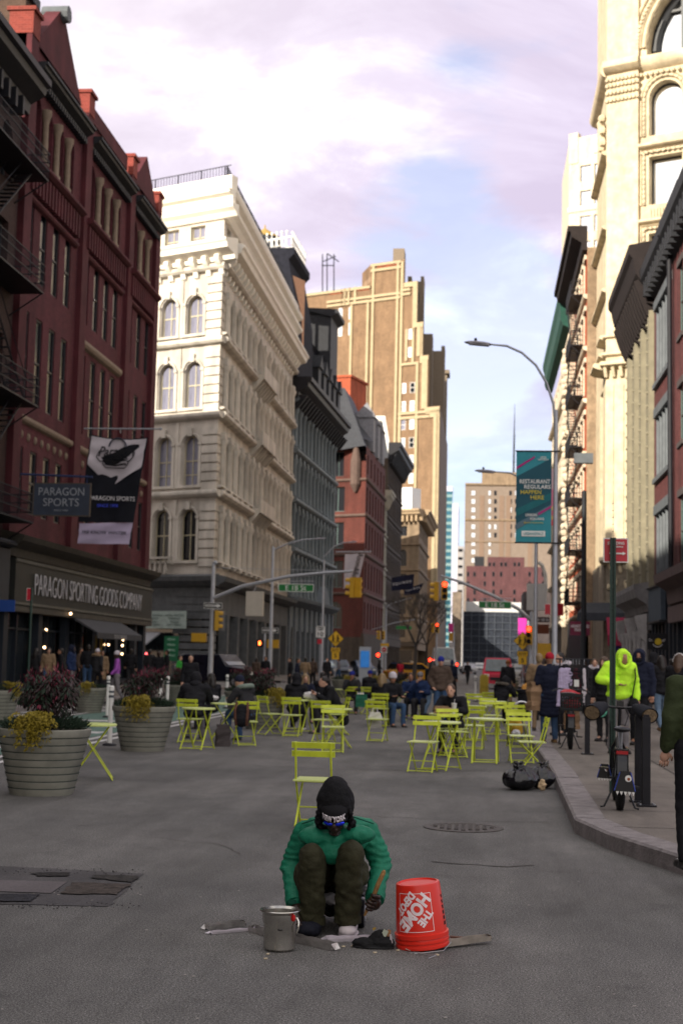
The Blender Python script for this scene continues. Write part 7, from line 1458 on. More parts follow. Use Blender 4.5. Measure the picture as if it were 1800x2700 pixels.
# ================= the crouching man =================
def man():
    global rnd
    rnd = random.Random(21)
    t = thing('person', 'man in a green jacket and black hood crouching between steel pot and red bucket', 'person', (-.9, 8.85, 0)); O = t.location.copy()
    def P(px, py, Y): return AY(px, py, Y+.22)-O
    Hc = P(883, 2143, 8.42); f = V((.03, -.86, -.50)).normalized(); r = V((1, .03, 0)).normalized(); u = r.cross(f).normalized()
    if u.z < 0: u = -u
    Rm = Matrix((r, -f, u)).transposed()
    def H(a, b, c): return Hc + r*a + f*b + u*c
    nek = P(884, 2192, 8.62); che = P(882, 2225, 8.78); pel = P(878, 2315, 8.98)
    shL, shR = P(808, 2194, 8.72), P(964, 2190, 8.72); elL, elR = P(766, 2280, 8.74), P(1004, 2276, 8.72); wrL, wrR = P(779, 2384, 8.50), P(987, 2372, 8.50)
    hiL, hiR = P(845, 2325, 8.95), P(915, 2325, 8.95); knL, knR = P(822, 2258, 8.38), P(925, 2252, 8.38); anL, anR = P(822, 2424, 8.50), P(916, 2420, 8.50)
    m = MB(); m.chain([pel, che, nek], [.10, .10, .06]); m.chain([nek, Hc], [.055, .05])
    m.ell(H(0, -.01, .03), (.074, .092, .092), rot=Rm); m.ell(H(0, .03, -.05), (.054, .058, .062), rot=Rm); m.ell(H(0, .10, -.022), (.017, .02, .022), rot=Rm, n=10, m=8); m.ell(H(0, .088, -.062), (.027, .014, .013), rot=Rm, n=10, m=8); m.ell(H(0, .075, -.095), (.022, .02, .016), rot=Rm, n=8, m=6)
    for s in (-1, 1): m.ell(H(s*.038, .068, -.03), (.022, .02, .02), rot=Rm, n=8, m=6); m.ell(H(s*.026, .085, .018), (.03, .014, .01), rot=Rm, n=8, m=6); m.ell(H(s*.076, 0, 0), (.01, .02, .03), rot=Rm, n=8, m=6)
    for sh, el, wr in ((shL, elL, wrL), (shR, elR, wrR)): m.chain([sh, el, wr], [.05, .042, .030])
    for hi, kn, an in ((hiL, knL, anL), (hiR, knR, anR)): m.chain([hi, kn, an, an+V((0, -.03, -.04))], [.08, .06, .042, .03])
    # hands: left hangs beside the pot, right closes round the stick
    d = (P(786, 2412, 8.46)-wrL).normalized(); m.cap(wrL, wrL+d*.04, .03, .036)
    me = organic(m, .0075, 3)
    h = MB(); hand_into(h, wrL+d*.01, wrL-d*.2, -1, .7, 1.05)
    s0, s1 = P(966, 2402, 8.40), P(1011, 2300, 8.36); ax = (s1-s0).normalized(); g = s0+ax*.055; out = V((-.1, -1, .1)); e1 = (out-ax*out.dot(ax)).normalized(); e2 = ax.cross(e1)
    h.ell(g-e1*.028+e2*.018, (.03, .045, .042), rot=Matrix((e1, ax, e2)).transposed(), n=12, m=8); h.cap(wrR, g-e1*.03+e2*.015, .028, .034)
    for k in range(4):
        c = g+ax*((k-1.5)*.0215); L = (2.9, 3.5, 3.4, 2.8)[k]; h.tube([c+(e1*math.cos(a)+e2*math.sin(a))*.0255 for a in [2.6-L*j/7 for j in range(8)]], [.0115, .0115, .011, .0112, .0105, .0105, .0095, .008], 8)
    c = g+ax*.048; h.tube([c-e1*.02+e2*.03, c+e2*.034+e1*.004+ax*.006, c+e1*.027+e2*.012+ax*.01, c+e1*.028-e2*.01+ax*.006], [.014, .013, .0115, .009], 8)
    addmesh(me, h); b = mobj(me, 'body', t, SKIN['dark'])
    b.data.materials[0] = M('skin_deep', (.028, .015, .011), rough=.42, var=.2, scale=18)
    # jacket
    GJ = M('jacket_green', (.009, .145, .082), rough=.6, var=.16, scale=5, bump=1.0, bscale=13)
    j = MB()
    for q, rr in ((pel.lerp(che, .1), .19), (pel.lerp(che, .5), .20), (che, .205), (che.lerp(nek, .5), .18)): j.ell(q, (rr, rr*.72, .14), n=16, m=10)
    j.ell(P(884, 2222, 8.62), (.20, .13, .075), n=16, m=8); j.ell(P(884, 2248, 8.50), (.14, .09, .07), n=12, m=8); j.ell(P(834, 2205, 8.52), (.12, .09, .06), n=12, m=8); j.ell(P(935, 2200, 8.52), (.13, .09, .06), n=12, m=8)
    j.chain([shL.lerp(nek, .35), shL, elL, elL.lerp(wrL, .90)], [.095, .080, .066, .056]); j.chain([shR.lerp(nek, .35), shR, elR, elR.lerp(wrR, .90)], [.095, .080, .066, .056])
    for k in range(13): a = 2*PI*k/13; c = P(884, 2182, 8.58); j.ell(c+V((.125*math.cos(a), .11*math.sin(a), -.02+.035*math.sin(a))), .045, n=8, m=6)
    def folds(co, n):
        v = .009*noise.noise(V((co.x*7, co.y*7, co.z*12)))+.006*noise.noise(V((co.x*22+3, co.y*22, co.z*30)))
        for el, sh, wr in ((elL, shL, wrL), (elR, shR, wrR)):   # rings of creases round the elbows
            dd = (co-el).length
            if dd < .26: v += .006*(1-dd/.26)*math.sin(co.z*150+noise.noise(co*9)*3.5+co.x*20)
        return v
    mobj(organic(j, .0095, 2, folds), 'jacket', t, GJ)
    for wr, el in ((wrL, elL), (wrR, elR)):
        c = MB(); dd = (wr-el).normalized(); q = el.lerp(wr, .90); c.tube([q-dd*.02, q+dd*.03, q+dd*.032], [.062, .059, .045], 18); c.build('cuff', [GJ], t, smooth=50, local=True); c = MB(); c.box(q+V((-.01 if wr is wrL else .01, -.06, 0)), (.05, .012, .022)); c.build('cuff_strap', [M('strap_green', (.006, .07, .045), var=.1)], t, local=True)
    sm = MB(); sm.tube([P(795, 2172, 8.62)+V((0, 0, .0)), P(832, 2160, 8.55), P(850, 2155, 8.52)], .004, 4); sm.tube([P(985, 2172, 8.62), P(950, 2160, 8.55), P(925, 2152, 8.52)], .004, 4); sm.build('seam', [M('strap_green', (.006, .07, .045), var=.1)], t, local=True)
    # hood, knitted headband, glasses
    hd = MB(); hd.ell(H(0, -.04, .045), (.116, .118, .150), rot=Rm, n=18, m=12); hd.ell(H(0, -.055, .11), (.088, .095, .10), rot=Rm, n=14, m=10)
    for k in range(15): a = -.6+ (PI+1.2)*k/14; hd.ell(H(.104*math.cos(a), .035, -.015+.122*math.sin(a)), .017, n=8, m=6)
    for s in (-1, 1): hd.chain([H(s*.104, .0, -.06), H(s*.095, -.03, -.13), H(s*.05, -.04, -.17)], [.022, .026, .03])
    HK = M('hood_black', (.0065, .0065, .008), rough=.85, var=.3, scale=20, bump=.3, bscale=90); mobj(organic(hd, .008, 2, fold(.005, 16)), 'hood', t, HK)
    bn = MB(); bn.ell(H(0, .012, .052), (.086, .098, .064), rot=Rm, n=20, m=12); mobj(organic(bn, .007, 1), 'headband', t, M('knit_black', (.010, .010, .012), rough=.9, var=.2))
    R0 = .094
    def bend(x, y, z): a = x/R0; return V((R0*math.sin(a), -(R0+.012)*math.cos(a)-.006-z+.002 if False else 0, 0))+V((0, -(.112+z)*math.cos(a)+.0, y))
    wt = M('knit_white', (.75, .70, .74), rough=.8, var=.05); me2 = text_mesh('NEW YORK', .150, .040, wt, bold=.03, bend=bend); o = bpy.data.objects.new('lettering', me2); C.objects.link(o); o.parent = t; o.matrix_local = Matrix.Translation(H(0, .0, .043)) @ (Rm @ Matrix.Rotation(.1, 3, 'X')).to_4x4()
    g_ = MB()
    for s in (-1, 1): g_.ell(H(s*.034, .092, -.010), (.031, .012, .0155), rot=Rm @ Matrix.Rotation(s*.35, 3, 'Z'), n=14, m=8)
    g_.build('lens', [M('lens_blue', (.02, .05, .9), rough=.08, metal=.7, var=.3, scale=30)], t, smooth=60, local=True)
    g_ = MB(); g_.tube([H(-.083, .01, .0), H(-.068, .07, .001), H(-.034, .100, .006), H(0, .104, .0), H(.034, .100, .006), H(.068, .07, .001), H(.083, .01, .0)], .0045, 6); g_.build('glasses_frame', [iron_black], t, local=True)
    br = MB(); br.ell(H(0, .055, -.10), (.038, .03, .024), rot=Rm, n=12, m=8); mobj(organic(br, .007, 1, fold(.003, 60)), 'beard', t, M('beard_grey', (.05, .045, .045), var=.6, scale=90, bump=.8, bscale=140))
    # trousers with cargo pockets and turned cuffs
    TR = M('trousers_olive', (.028, .027, .013), rough=.8, var=.25, scale=6, bump=.9, bscale=16); tr = MB(); tr.ell(pel+V((0, .02, -.02)), (.18, .14, .12), n=14, m=8)
    for hi, kn, an, s in ((hiL, knL, anL, -1), (hiR, knR, anR, 1)):
        tr.chain([hi, kn], [.10, .080], n=14); tr.chain([kn+V((0, 0, .0)), kn.lerp(an, .5)+V((0, -.01, 0)), an], [.082, .080, .080], n=14); tr.ell(kn.lerp(hi, .30)+V((s*.075, -.03, -.06)), (.045, .085, .085), n=10, m=8)
    def tf(co, n): return .014*noise.noise(V((co.x*8, co.y*8, co.z*7)))+.008*noise.noise(V((co.x*20, co.y*20+5, co.z*26)))+ (.010*math.sin(co.z*70+co.x*60) if co.z < .28 else 0)*max(0, noise.noise(co*5)+.3)
    mobj(organic(tr, .0095, 2, tf), 'trousers', t, TR)
    for an, kn in ((anL, knL), (anR, knR)): c = MB(); q = an+V((0, 0, .0)); dd = V((0, 0, 1)); c.tube([q-dd*.028, q-dd*.026, q+dd*.016, q+dd*.018], [.070, .083, .083, .07], 20); c.build('cuff', [TR], t, smooth=50, local=True)
    # shoes: dark boot on the left of the picture, white sneaker with stripes on the right
    c = G(818, 2470)-O; m = MB(); m.ell(c+V((0, .12, .06)), (.062, .075, .065)); m.ell(c+V((-.01, .03, .045)), (.075, .12, .052)); m.ell(c+V((-.01, .10, .02)), (.07, .15, .022)); mobj(organic(m, .008, 2, fold(.007, 14)), 'shoe', t, M('boot_black', (.009, .010, .018), rough=.8, var=.3, bump=.4))
    c = G(917, 2468)-O; m = MB(); m.ell(c+V((0, .13, .075)), (.052, .065, .058)); m.ell(c+V((0, .04, .052)), (.056, .12, .050)); m.ell(c+V((0, -.04, .040)), (.056, .065, .038)); mobj(organic(m, .0065, 2), 'shoe', t, M('sneaker_white', (.52, .47, .48), rough=.5, var=.08));
    m = MB(); m.ell(c+V((0, .035, .012)), (.062, .150, .018), n=18, m=6); m.build('sole', [M('sole_white', (.46, .42, .44), rough=.6, var=.1)], t, smooth=50, local=True)
    for k in range(3): m = MB(); m.tube([c+V((-.045, .02+k*.028, .03)), c+V((-.038, .03+k*.028, .075))], .006, 5); m.build('stripe', [ink], t, local=True)
    m = MB(); m.tube([c+V((0, .15, .05)), c+V((0, .15, .12))], [.05, .052], 12); m.build('sock', [HK], t, smooth=50, local=True)
    for k in range(4): m = MB(); m.tube([c+V((-.022, .02+k*.022, .073+k*.005)), c+V((.022, .02+k*.022, .073+k*.005))], .0035, 5); m.build('lace', [wht], t, local=True)
    # stick
    st_ = thing('wood_stick', 'short split wooden stick gripped in the crouching man\'s hand', 'stick', O+s0); m = MB(); L = (s1-s0).length; pts = [s0-ax*.03-s0, V((0, 0, 0)), ax*L*.35+V((.003, 0, 0)), ax*L*.7-V((.002, 0, 0)), ax*L, ax*(L+.012)]; m.tube(pts, [.009, .013, .017, .019, .018, .010], 9, flat=.75); m.build('wood', [M('split_wood', (.30, .17, .065), var=.4, scale=9, stretch=(9, 9, 1.2), bump=.5, bscale=30)], st_, smooth=50, local=True)
    # low cart he sits on
    q = G(890, 2425); ct = thing('folding_cart', 'low black two wheeled cart with bags that the crouching man sits on', 'cart', (q.x, 9.15, 0)); m = MB(); m.box((0, .05, .17), (.36, .32, .05));
    for x in (-.16, .16): m.tube([(x, -.1, .05), (x, -.1, .17), (x, .2, .19)], .014, 6); m.tube([(x, .2, .02), (x, .2, .2)], .014, 6)
    m.build('frame', [iron_black], ct, local=True)
    for x in (-.12, .17):
        m = MB(); m.T = Matrix.Translation((x, -.14, .09)) @ Matrix.Rotation(PI/2, 4, 'Y'); m.lathe([(.055, -.02), (.088, -.018), (.09, 0), (.088, .018), (.055, .02)], n=20); w = m.build('wheel', [blk], ct, smooth=50, local=True); m = MB(); m.T = Matrix.Translation((x, -.14, .09)) @ Matrix.Rotation(PI/2, 4, 'Y'); m.lathe([(.05, -.024), (.055, -.01), (.055, .01), (.05, .024)], n=12); m.build('rim', [galv], w, local=True)
    m = MB(); m.ell((0, 0, .16), (.19, .16, .12)); m.ell((.1, -.08, .10), (.09, .08, .09)); mobj(organic(m, .012, 1, fold(.02, 12)), 'bag', ct, M('bag_black', (.008, .008, .009), rough=.5, var=.3))
    for p_, r_ in (((-.02, -.17, .17), .055), ((.165, -.15, .16), .04), ((.19, -.16, .24), .03)): m = MB(); m.ell(p_, (r_, r_*.6, r_*.7)); mobj(organic(m, .009, 1, fold(.012, 25)), 'plastic_scrap', ct, M('scrap_white', (.34, .33, .35), rough=.5, var=.3))
    rnd = random.Random(99)
man()
# ================= pot, bucket, metal strips =================
steel = M('steel_pot', (.52, .50, .46), rough=.24, metal=.95, var=.25, scale=7, bump=.1, bscale=12)
t = thing('steel_pot', 'dented stainless steel pot standing beside the crouching man', 'pot', (-1.1, 8.23, 0)); m = MB(); m.lathe([(0, .004), (.080, .004), (.09, .014), (.0915, .145), (.099, .158), (.101, .205), (.114, .218), (.117, .222), (.114, .226), (.098, .214), (.096, .16), (.088, .15), (.087, .012), (0, .012)], n=40, cap=False)
t_me = m.build('body', [steel], t, smooth=35, local=True); m = MB(); m.tube([(.100, -.02, .185), (.112, -.03, .165), (.112, -.035, .13), (.100, -.03, .10)], .006, 6); m.build('handle', [steel], t, smooth=60, local=True); m = MB(); m.ell((.085, -.062, .19), (.012, .012, .02), n=8, m=6); m.build('tape', [M('tape_red', (.4, .01, .01), var=0)], t, local=True); m = MB(); m.ell((.012, -.0885, .128), (.018, .004, .008), n=10, m=6); m.build('dent', [M('dent_dark', (.05, .05, .05), rough=.3, metal=.8, var=.3)], t, local=True)
bk = thing('red_bucket', 'upside down red plastic bucket with a white printed square logo', 'bucket', (-.295, 8.47, .012)); bk.rotation_euler = (R(2), R(-5.5), R(-3)); red_p = M('bucket_red', (.62, .022, .010), rough=.36, var=.06, scale=5)
m = MB(); m.lathe([(.151, 0), (.155, .004), (.155, .018), (.150, .022), (.150, .032), (.156, .035), (.156, .044), (.150, .048), (.149, .056), (.157, .060), (.157, .082), (.146, .086), (.145, .12), (.1275, .352), (.124, .362), (.110, .366), (.106, .358), (0, .358)], n=56, cap=False); m.build('shell', [red_p], bk, smooth=32, local=True)
def br_(z): return .145+(.1275-.145)*(z-.12)/(.352-.12)
def onb(x, z, e=.0015): a = x/.137; rr = br_(z)+e; return V((rr*math.sin(a), -rr*math.cos(a), z))
sx0, sx1, sz0, sz1 = -.118, .085, .105, .318; m = MB(); lw = .0032
for (x0, z0, x1, z1) in ((sx0, sz0, sx1, sz0), (sx1, sz0, sx1, sz1), (sx1, sz1, sx0, sz1), (sx0, sz1, sx0, sz0)):
    n = 14; dx, dz = (0, lw) if z0 == z1 else (lw, 0)
    for k in range(n): a0, b0, a1, b1 = x0+(x1-x0)*k/n, z0+(z1-z0)*k/n, x0+(x1-x0)*(k+1)/n, z0+(z1-z0)*(k+1)/n; m.quad(onb(a0-dx/2, b0-dz/2), onb(a1-dx/2, b1-dz/2), onb(a1+dx/2, b1+dz/2), onb(a0+dx/2, b0+dz/2))
bw = M('bucket_print', (.72, .62, .64), rough=.5, var=.06, scale=12); m.build('logo_border', [bw], bk, local=True)
cxs, czs = (sx0+sx1)/2, (sz0+sz1)/2; dv = V((-.66, -.75)).normalized(); uv_ = V((-dv.y, dv.x))
for tx, w, h, off, sh_ in (('THE', .100, .046, .066, -.016), ('HOME', .238, .078, -.003, .0), ('DEPOT', .150, .050, -.074, -.002)):
    def bend(x, y, z, off=off, sh_=sh_): q = dv*(x+sh_)+uv_*(y+off); return onb(cxs+q.x, czs+q.y, .002+z)
    me_ = text_mesh(tx, w, h, bw, ext=.0006, bold=.05, bend=bend); o = bpy.data.objects.new('lettering', me_); C.objects.link(o); o.parent = bk
m = MB(); [m.quad(*[onb(x, z, .001) for x, z in ((.17+k*.004, .12+k*.03), (.20, .12+k*.03), (.20, .14+k*.03), (.172, .14+k*.03))]) for k in range(6)]; m.build('warning_print', [ink], bk, local=True)
wire = M('wire_grey', (.35, .35, .36), rough=.35, metal=.7, var=.1); m = MB(); m.tube([(.157, 0, .05), (.168, -.05, .02), (.13, -.13, -.006), (.02, -.19, .0), (-.03, -.20, .0)], .0022, 5); m.tube([(-.157, 0, .055), (-.168, -.03, .03), (-.15, -.10, .0), (-.06, -.17, .0), (.0, -.19, .002)], .0022, 5); m.tube([(-.02, -.19, .0), (.03, -.22, .0), (.10, -.27, .002), (.06, -.33, .0)], .0022, 5); m.build('wire_handle', [wire], bk, local=True)
alu = M('aluminium_strip', (.42, .40, .39), rough=.38, metal=.75, var=.35, scale=9, bump=.2, bscale=40); alu_w = M('aluminium_pale', (.50, .46, .50), rough=.5, metal=.3, var=.2, scale=6)
def channel(label, a, b, w, h, mat, tilt=0, lift=0.0):
    A, B = G(*a), G(*b); A.z = B.z = .004; B.z += lift; t = thing('metal_strip', label, 'metal strip', A, group='scrap metal strips on the road'); d = (B-A); L = d.length; d.normalize(); s = d.cross(V((0, 0, 1))).normalized(); up = V((0, 0, 1)); m = MB()
    def pt(x, y, z): return d*x+s*y+up*z
    pf = [(-w/2, h), (-w/2, 0), (w/2, 0), (w/2, h*.9)]; th = .003; n = 8
    for i in range(n):
        x0, x1 = L*i/n, L*(i+1)/n; j0, j1 = .004*math.sin(i*2.2), .004*math.sin((i+1)*2.2)
        for k in range(3):
            (y0, z0), (y1, z1) = pf[k], pf[k+1]; m.quad(pt(x0, y0, z0+j0*(z0 > 0)), pt(x1, y0, z0+j1*(z0 > 0)), pt(x1, y1, z1+j1*(z1 > 0)), pt(x0, y1, z1+j0*(z1 > 0)))
            m.quad(pt(x0, y0-th*(k == 0), z0-th), pt(x0, y1+th*(k == 2), z1-th), pt(x1, y1+th*(k == 2), z1-th), pt(x1, y0-th*(k == 0), z0-th))
    m.build('channel', [mat], t, local=True)
    for x, sg in ((0, -1), (L, 1)): m = MB(); m.add([pt(x, -w/2, h), pt(x, w/2, h*.9), pt(x+sg*.02, w*.2, .002), pt(x+sg*.035, -w*.3, h*.3), pt(x, 0, 0)], [(0, 1, 2), (0, 2, 3), (0, 3, 4), (1, 4, 2)]); m.build('bent_end', [mat], t, local=True)
    return t
channel('dull metal strip lying farthest left behind the steel pot', (545, 2452), (640, 2440), .05, .03, alu); channel('pale curved metal strip left of the steel pot', (556, 2463), (712, 2449), .035, .012, alu_w); channel('short metal strip end poking out left of the steel pot', (663, 2456), (720, 2473), .05, .035, alu)
channel('metal strip running from the steel pot towards the black shoe', (775, 2482), (880, 2506), .05, .038, alu); channel('pale flat metal strip under the white sneaker', (862, 2481), (990, 2479), .075, .02, alu_w); channel('long metal strip pinned under the red bucket', (1085, 2508), (1287, 2488), .05, .03, M('strip_tan', (.33, .29, .25), rough=.5, metal=.4, var=.3, scale=8), lift=.02)
t = thing('wood_lath', 'small brown lath behind the red bucket', 'stick', G(1180, 2476)); m = MB(); m.box((.06, -.02, .012), (.16, .025, .018), rot=Matrix.Rotation(-.25, 3, 'Z')); m.box((.14, -.05, .008), (.05, .02, .012)); m.build('wood', [M('lath_brown', (.14, .07, .05), var=.3)], t, local=True)
q = G(985, 2500); t = thing('black_shoe', 'old black canvas shoe stuffed with scraps lying before the bucket', 'shoe', q); m = MB()
m.ell((-.055, 0, .03), (.075, .04, .028)); m.ell((.05, .0, .035), (.075, .042, .036)); m.ell((.02, .01, .07), (.06, .03, .028), rot=Matrix.Rotation(-.5, 3, 'Y')); m.ell((0, 0, .012), (.125, .045, .013)); mobj(organic(m, .006, 1, fold(.006, 22)), 'upper', t, M('canvas_black', (.009, .009, .010), rough=.85, var=.35, scale=20, bump=.4)); m = MB(); m.ell((-.002, 0, .009), (.128, .047, .010), n=18, m=5); m.build('sole', [M('sole_black', (.02, .02, .021), var=.2)], t, smooth=50, local=True)
for i, (p_, s_, c_) in enumerate((((.06, -.01, .085), (.03, .004, .045), (.35, .38, .30)), ((.085, .0, .08), (.018, .004, .055), (.28, .14, .06)), ((.10, -.02, .06), (.012, .004, .05), (.4, .34, .36)), ((.0, .01, .108), (.018, .015, .012), (.30, .20, .05)))): m = MB(); m.box(p_, s_, rot=Matrix.Rotation(.5-.35*i, 3, 'Y')); m.build('paper_scrap', [M('scrap_%d' % i, c_, var=.2)], t, local=True)
m = MB()
for px, py in ((930, 2496), (988, 2514), (700, 2530), (1048, 2508), (1152, 2520), (905, 2498), (706, 2518), (1010, 2468)): q = G(px, py); m.box((q.x, q.y, .006), (.02, .012, .006), rot=Matrix.Rotation(rnd.uniform(0, 3), 3, 'Z'))
tag(m.build('wood_chips', [M('chip_pale', (.5, .42, .3), var=.2)]), 'pale splinters of wood scattered around the bucket and shoe', None, None, 'stuff')
# ================= rubbish bags =================
bagm = M('rubbish_plastic', (.004, .004, .006), rough=.22, var=.3, scale=6, bump=.9, bscale=11, spec=.6)
def rubbish(label, x, y, w, h, seed):
    t = thing('rubbish_bag', label, 'rubbish bag', (x, y, 0), seed); m = MB(); m.ell((0, 0, h*.36), (w*.5, w*.42, h*.38), n=18, m=12); m.ell((w*.1, .02, h*.5), (w*.36, w*.32, h*.30)); m.ell((-.1*w, 0, h*.8), (w*.12, w*.1, h*.12));
    def fo(co, n): a = math.atan2(co.y, co.x); return .012*math.sin(a*11+co.z*6)*min(1, co.z/h+.2)+.016*noise.noise(V((co.x*9+seed, co.y*9, co.z*9)))
    mobj(organic(m, .012, 1, fo), 'sack', t, bagm); m = MB()
    for k in range(7): a = k*.9; m.tube([(-.1*w, 0, h*.84), (-.1*w+.05*math.cos(a), .05*math.sin(a), h*.93), (-.1*w+.09*math.cos(a+.3), .07*math.sin(a), h*.95+.02*math.sin(a*3))], [.018, .014, .004], 6)
    m.build('knot', [bagm], t, local=True, smooth=60); return t
rubbish('large black rubbish bag lying at the kerb behind the manhole', .58, 19.1, .54, .38, 1); rubbish('smaller black rubbish bag leaning behind the larger one on the kerb', .86, 19.4, .42, .36, 4)
q = G(1428, 2088); crumple('food_scrap', 'pale food scrap spilling out by the black rubbish bags', (q.x, q.y, 0), .05, M('scrap_bread', (.45, .33, .2), var=.4, scale=20), 'litter', 1.6)
# ================= bicycles =================
tyre_m = M('tyre', (.012, .012, .013), rough=.8, var=.3, scale=30); bike_m = M('bike_black', (.010, .011, .014), rough=.35, var=.15); bike_b = M('bike_blue', (.02, .05, .30), rough=.4, var=.15)
def ebike(label, loc, rz, muffs=False, crate=False, flap=False, r=.30, wt_=.045, lean=0):
    t = thing('electric_bicycle', label, 'bicycle', loc, rz); t.rotation_euler.y = lean
    for y in (0, 1.08):    # local +Y is forwards
        m = MB(); m.T = Matrix.Translation((0, y, r)) @ Matrix.Rotation(PI/2, 4, 'Y'); n = 36; rr = wt_;
        pts = [V((math.cos(2*PI*k/n)*(r-rr), math.sin(2*PI*k/n)*(r-rr), 0)) for k in range(n+1)]; m.tube(pts, rr, 8, cap=False)
        for k in range(n*2): a = PI*k/n; m.box((math.cos(a)*(r-.004), math.sin(a)*(r-.004), 0), (.012, .012, rr*1.5), rot=Matrix.Rotation(a, 3, 'Z'))
        w = m.build('tyre', [tyre_m], t, local=True, smooth=50); m = MB(); m.T = Matrix.Translation((0, y, r)) @ Matrix.Rotation(PI/2, 4, 'Y'); m.lathe([(r-rr*2.1, -.02), (r-rr*1.5, -.02), (r-rr*1.5, .02), (r-rr*2.1, .02)], n=24, cap=False); m.lathe([(.05, -.05), (.05, .05)], n=12)
        for k in range(14): a = 2*PI*k/14; m.tube([(.04*math.cos(a), .04*math.sin(a), .02*(-1)**k), ((r-rr*2)*math.cos(a+.2), (r-rr*2)*math.sin(a+.2), 0)], .0025, 4, cap=False)
        m.build('rim', [bike_m], w, local=True)
    m = MB(); bb = V((0, .42, .30)); st_ = V((0, .24, .62)); hd = V((0, .90, .78)); ax = V((0, 0, r)); m.tube([bb, st_], .022, 8); m.tube([bb+V((0, 0, .06)), hd+V((0, 0, -.1))], .04, 8); m.tube([st_+V((0, .02, -.08)), hd], .022, 8)
    for s in (-1, 1): m.tube([V((s*.07, 0, r)), V((s*.05, .18, .30)), bb], .014, 6); m.tube([V((s*.07, 0, r)), V((s*.04, .2, .55)), st_], .011, 6)
    m.build('frame', [bike_m], t, local=True, smooth=60); m = MB()
    for s in (-1, 1): m.tube([V((s*.07, 1.08, r)), V((s*.07, .99, .58)), V((s*.03, .93, .66)), hd+V((0, 0, -.06))], .018, 6)
    m.tube([hd, V((0, .86, 1.02))], .02, 8); m.build('fork', [bike_m], t, local=True, smooth=60)
    m = MB(); m.tube([(-.34, .76, 1.0), (-.22, .82, 1.05), (0, .87, 1.03), (.22, .82, 1.05), (.34, .76, 1.0)], .014, 8); m.box((0, .84, 1.08), (.08, .04, .06)); m.build('handlebar', [bike_m], t, local=True, smooth=60)
    m = MB(); m.tube([(0, .24, .6), (0, .20, .80)], .016, 8); m.build('seat_post', [galv], t, local=True); m = MB(); m.ell((0, .10, .83), (.095, .10, .035)); m.ell((0, .24, .835), (.04, .12, .03)); mobj(organic(m, .01, 2), 'saddle', t, bike_m)
    m = MB(); m.box((0, .30, .44), (.12, .12, .26)); m.build('battery', [bike_m], t, local=True)
    m = MB(); m.tube([(-.06, -.14, .63), (-.06, .2, .63)], .01, 6); m.tube([(.06, -.14, .63), (.06, .2, .63)], .01, 6); m.tube([(-.06, -.14, .63), (.06, -.14, .63)], .01, 6)
    for s in (-1, 1): m.tube([(s*.06, -.05, .63), (s*.075, 0, r)], .008, 6)
    m.build('rack', [bike_m], t, local=True); m = MB(); m.box((0, -.16, .60), (.12, .02, .035)); m.build('rear_light', [M('light_red_dull', (.30, .005, .01), rough=.3, var=.1)], t, local=True)
    m = MB(); n = 10; pts = [V((0, -(r+.03)*math.sin(a), r+(r+.03)*math.cos(a))) for a in [-.9+2.2*k/n for k in range(n+1)]]
    for k in range(n): a, b = pts[k], pts[k+1]; m.quad(a+V((-.05, 0, 0)), b+V((-.05, 0, 0)), b+V((.05, 0, 0)), a+V((.05, 0, 0)))
    m.build('mudguard', [bike_m], t, local=True)
    for s in (-1, 1): m = MB(); m.tube([bb, bb+V((s*.12, 0, 0)), bb+V((s*.12, s*.12, -s*.10))], .012, 6); m.box(bb+V((s*.17, s*.12, -s*.10)), (.10, .08, .022)); m.build('pedal', [bike_m], t, local=True)
    for s in (-1, 1): m = MB(); m.tube([V((s*.05, .15, .26)), V((s*.16, .05, .02)), V((s*.20, .04, .015))], .011, 6); m.build('kickstand', [bike_m], t, local=True)
    m = MB(); m.tube([(-.12, .3, .9), (-.1, .6, .62), (0, .5, .42), (.09, .2, .40), (.02, 0, .30)], .006, 5); m.tube([(.05, .86, 1.05), (.10, .95, .95), (.03, .95, .72)], .005, 5); m.build('cable', [ink], t, local=True)
    if muffs:
        for s in (-1, 1):
            a, b = V((s*.17, .86, 1.05)), V((s*.31, .56, .97)); m = MB(); m.tube([a, a.lerp(b, .35), a.lerp(b, .8), b], [.05, .085, .105, .10], 14, cap=False, flat=.85); m.tube([b+(b-a)*.01, a.lerp(b, .6)], [.103, .09], 14, cap=False, flat=.85); mf = m.build('hand_muff', [cloth_mat('muff', (.012, .013, .018))], t, local=True, smooth=60)
            m = MB(); m.tube([b+(b-a)*.005, b-(b-a)*.06], [.088, .085], 14, flat=.85); m.build('fleece_lining', [M('fleece', (.16, .115, .07), rough=.9, var=.5, scale=40, bump=1, bscale=60)], mf, local=True)
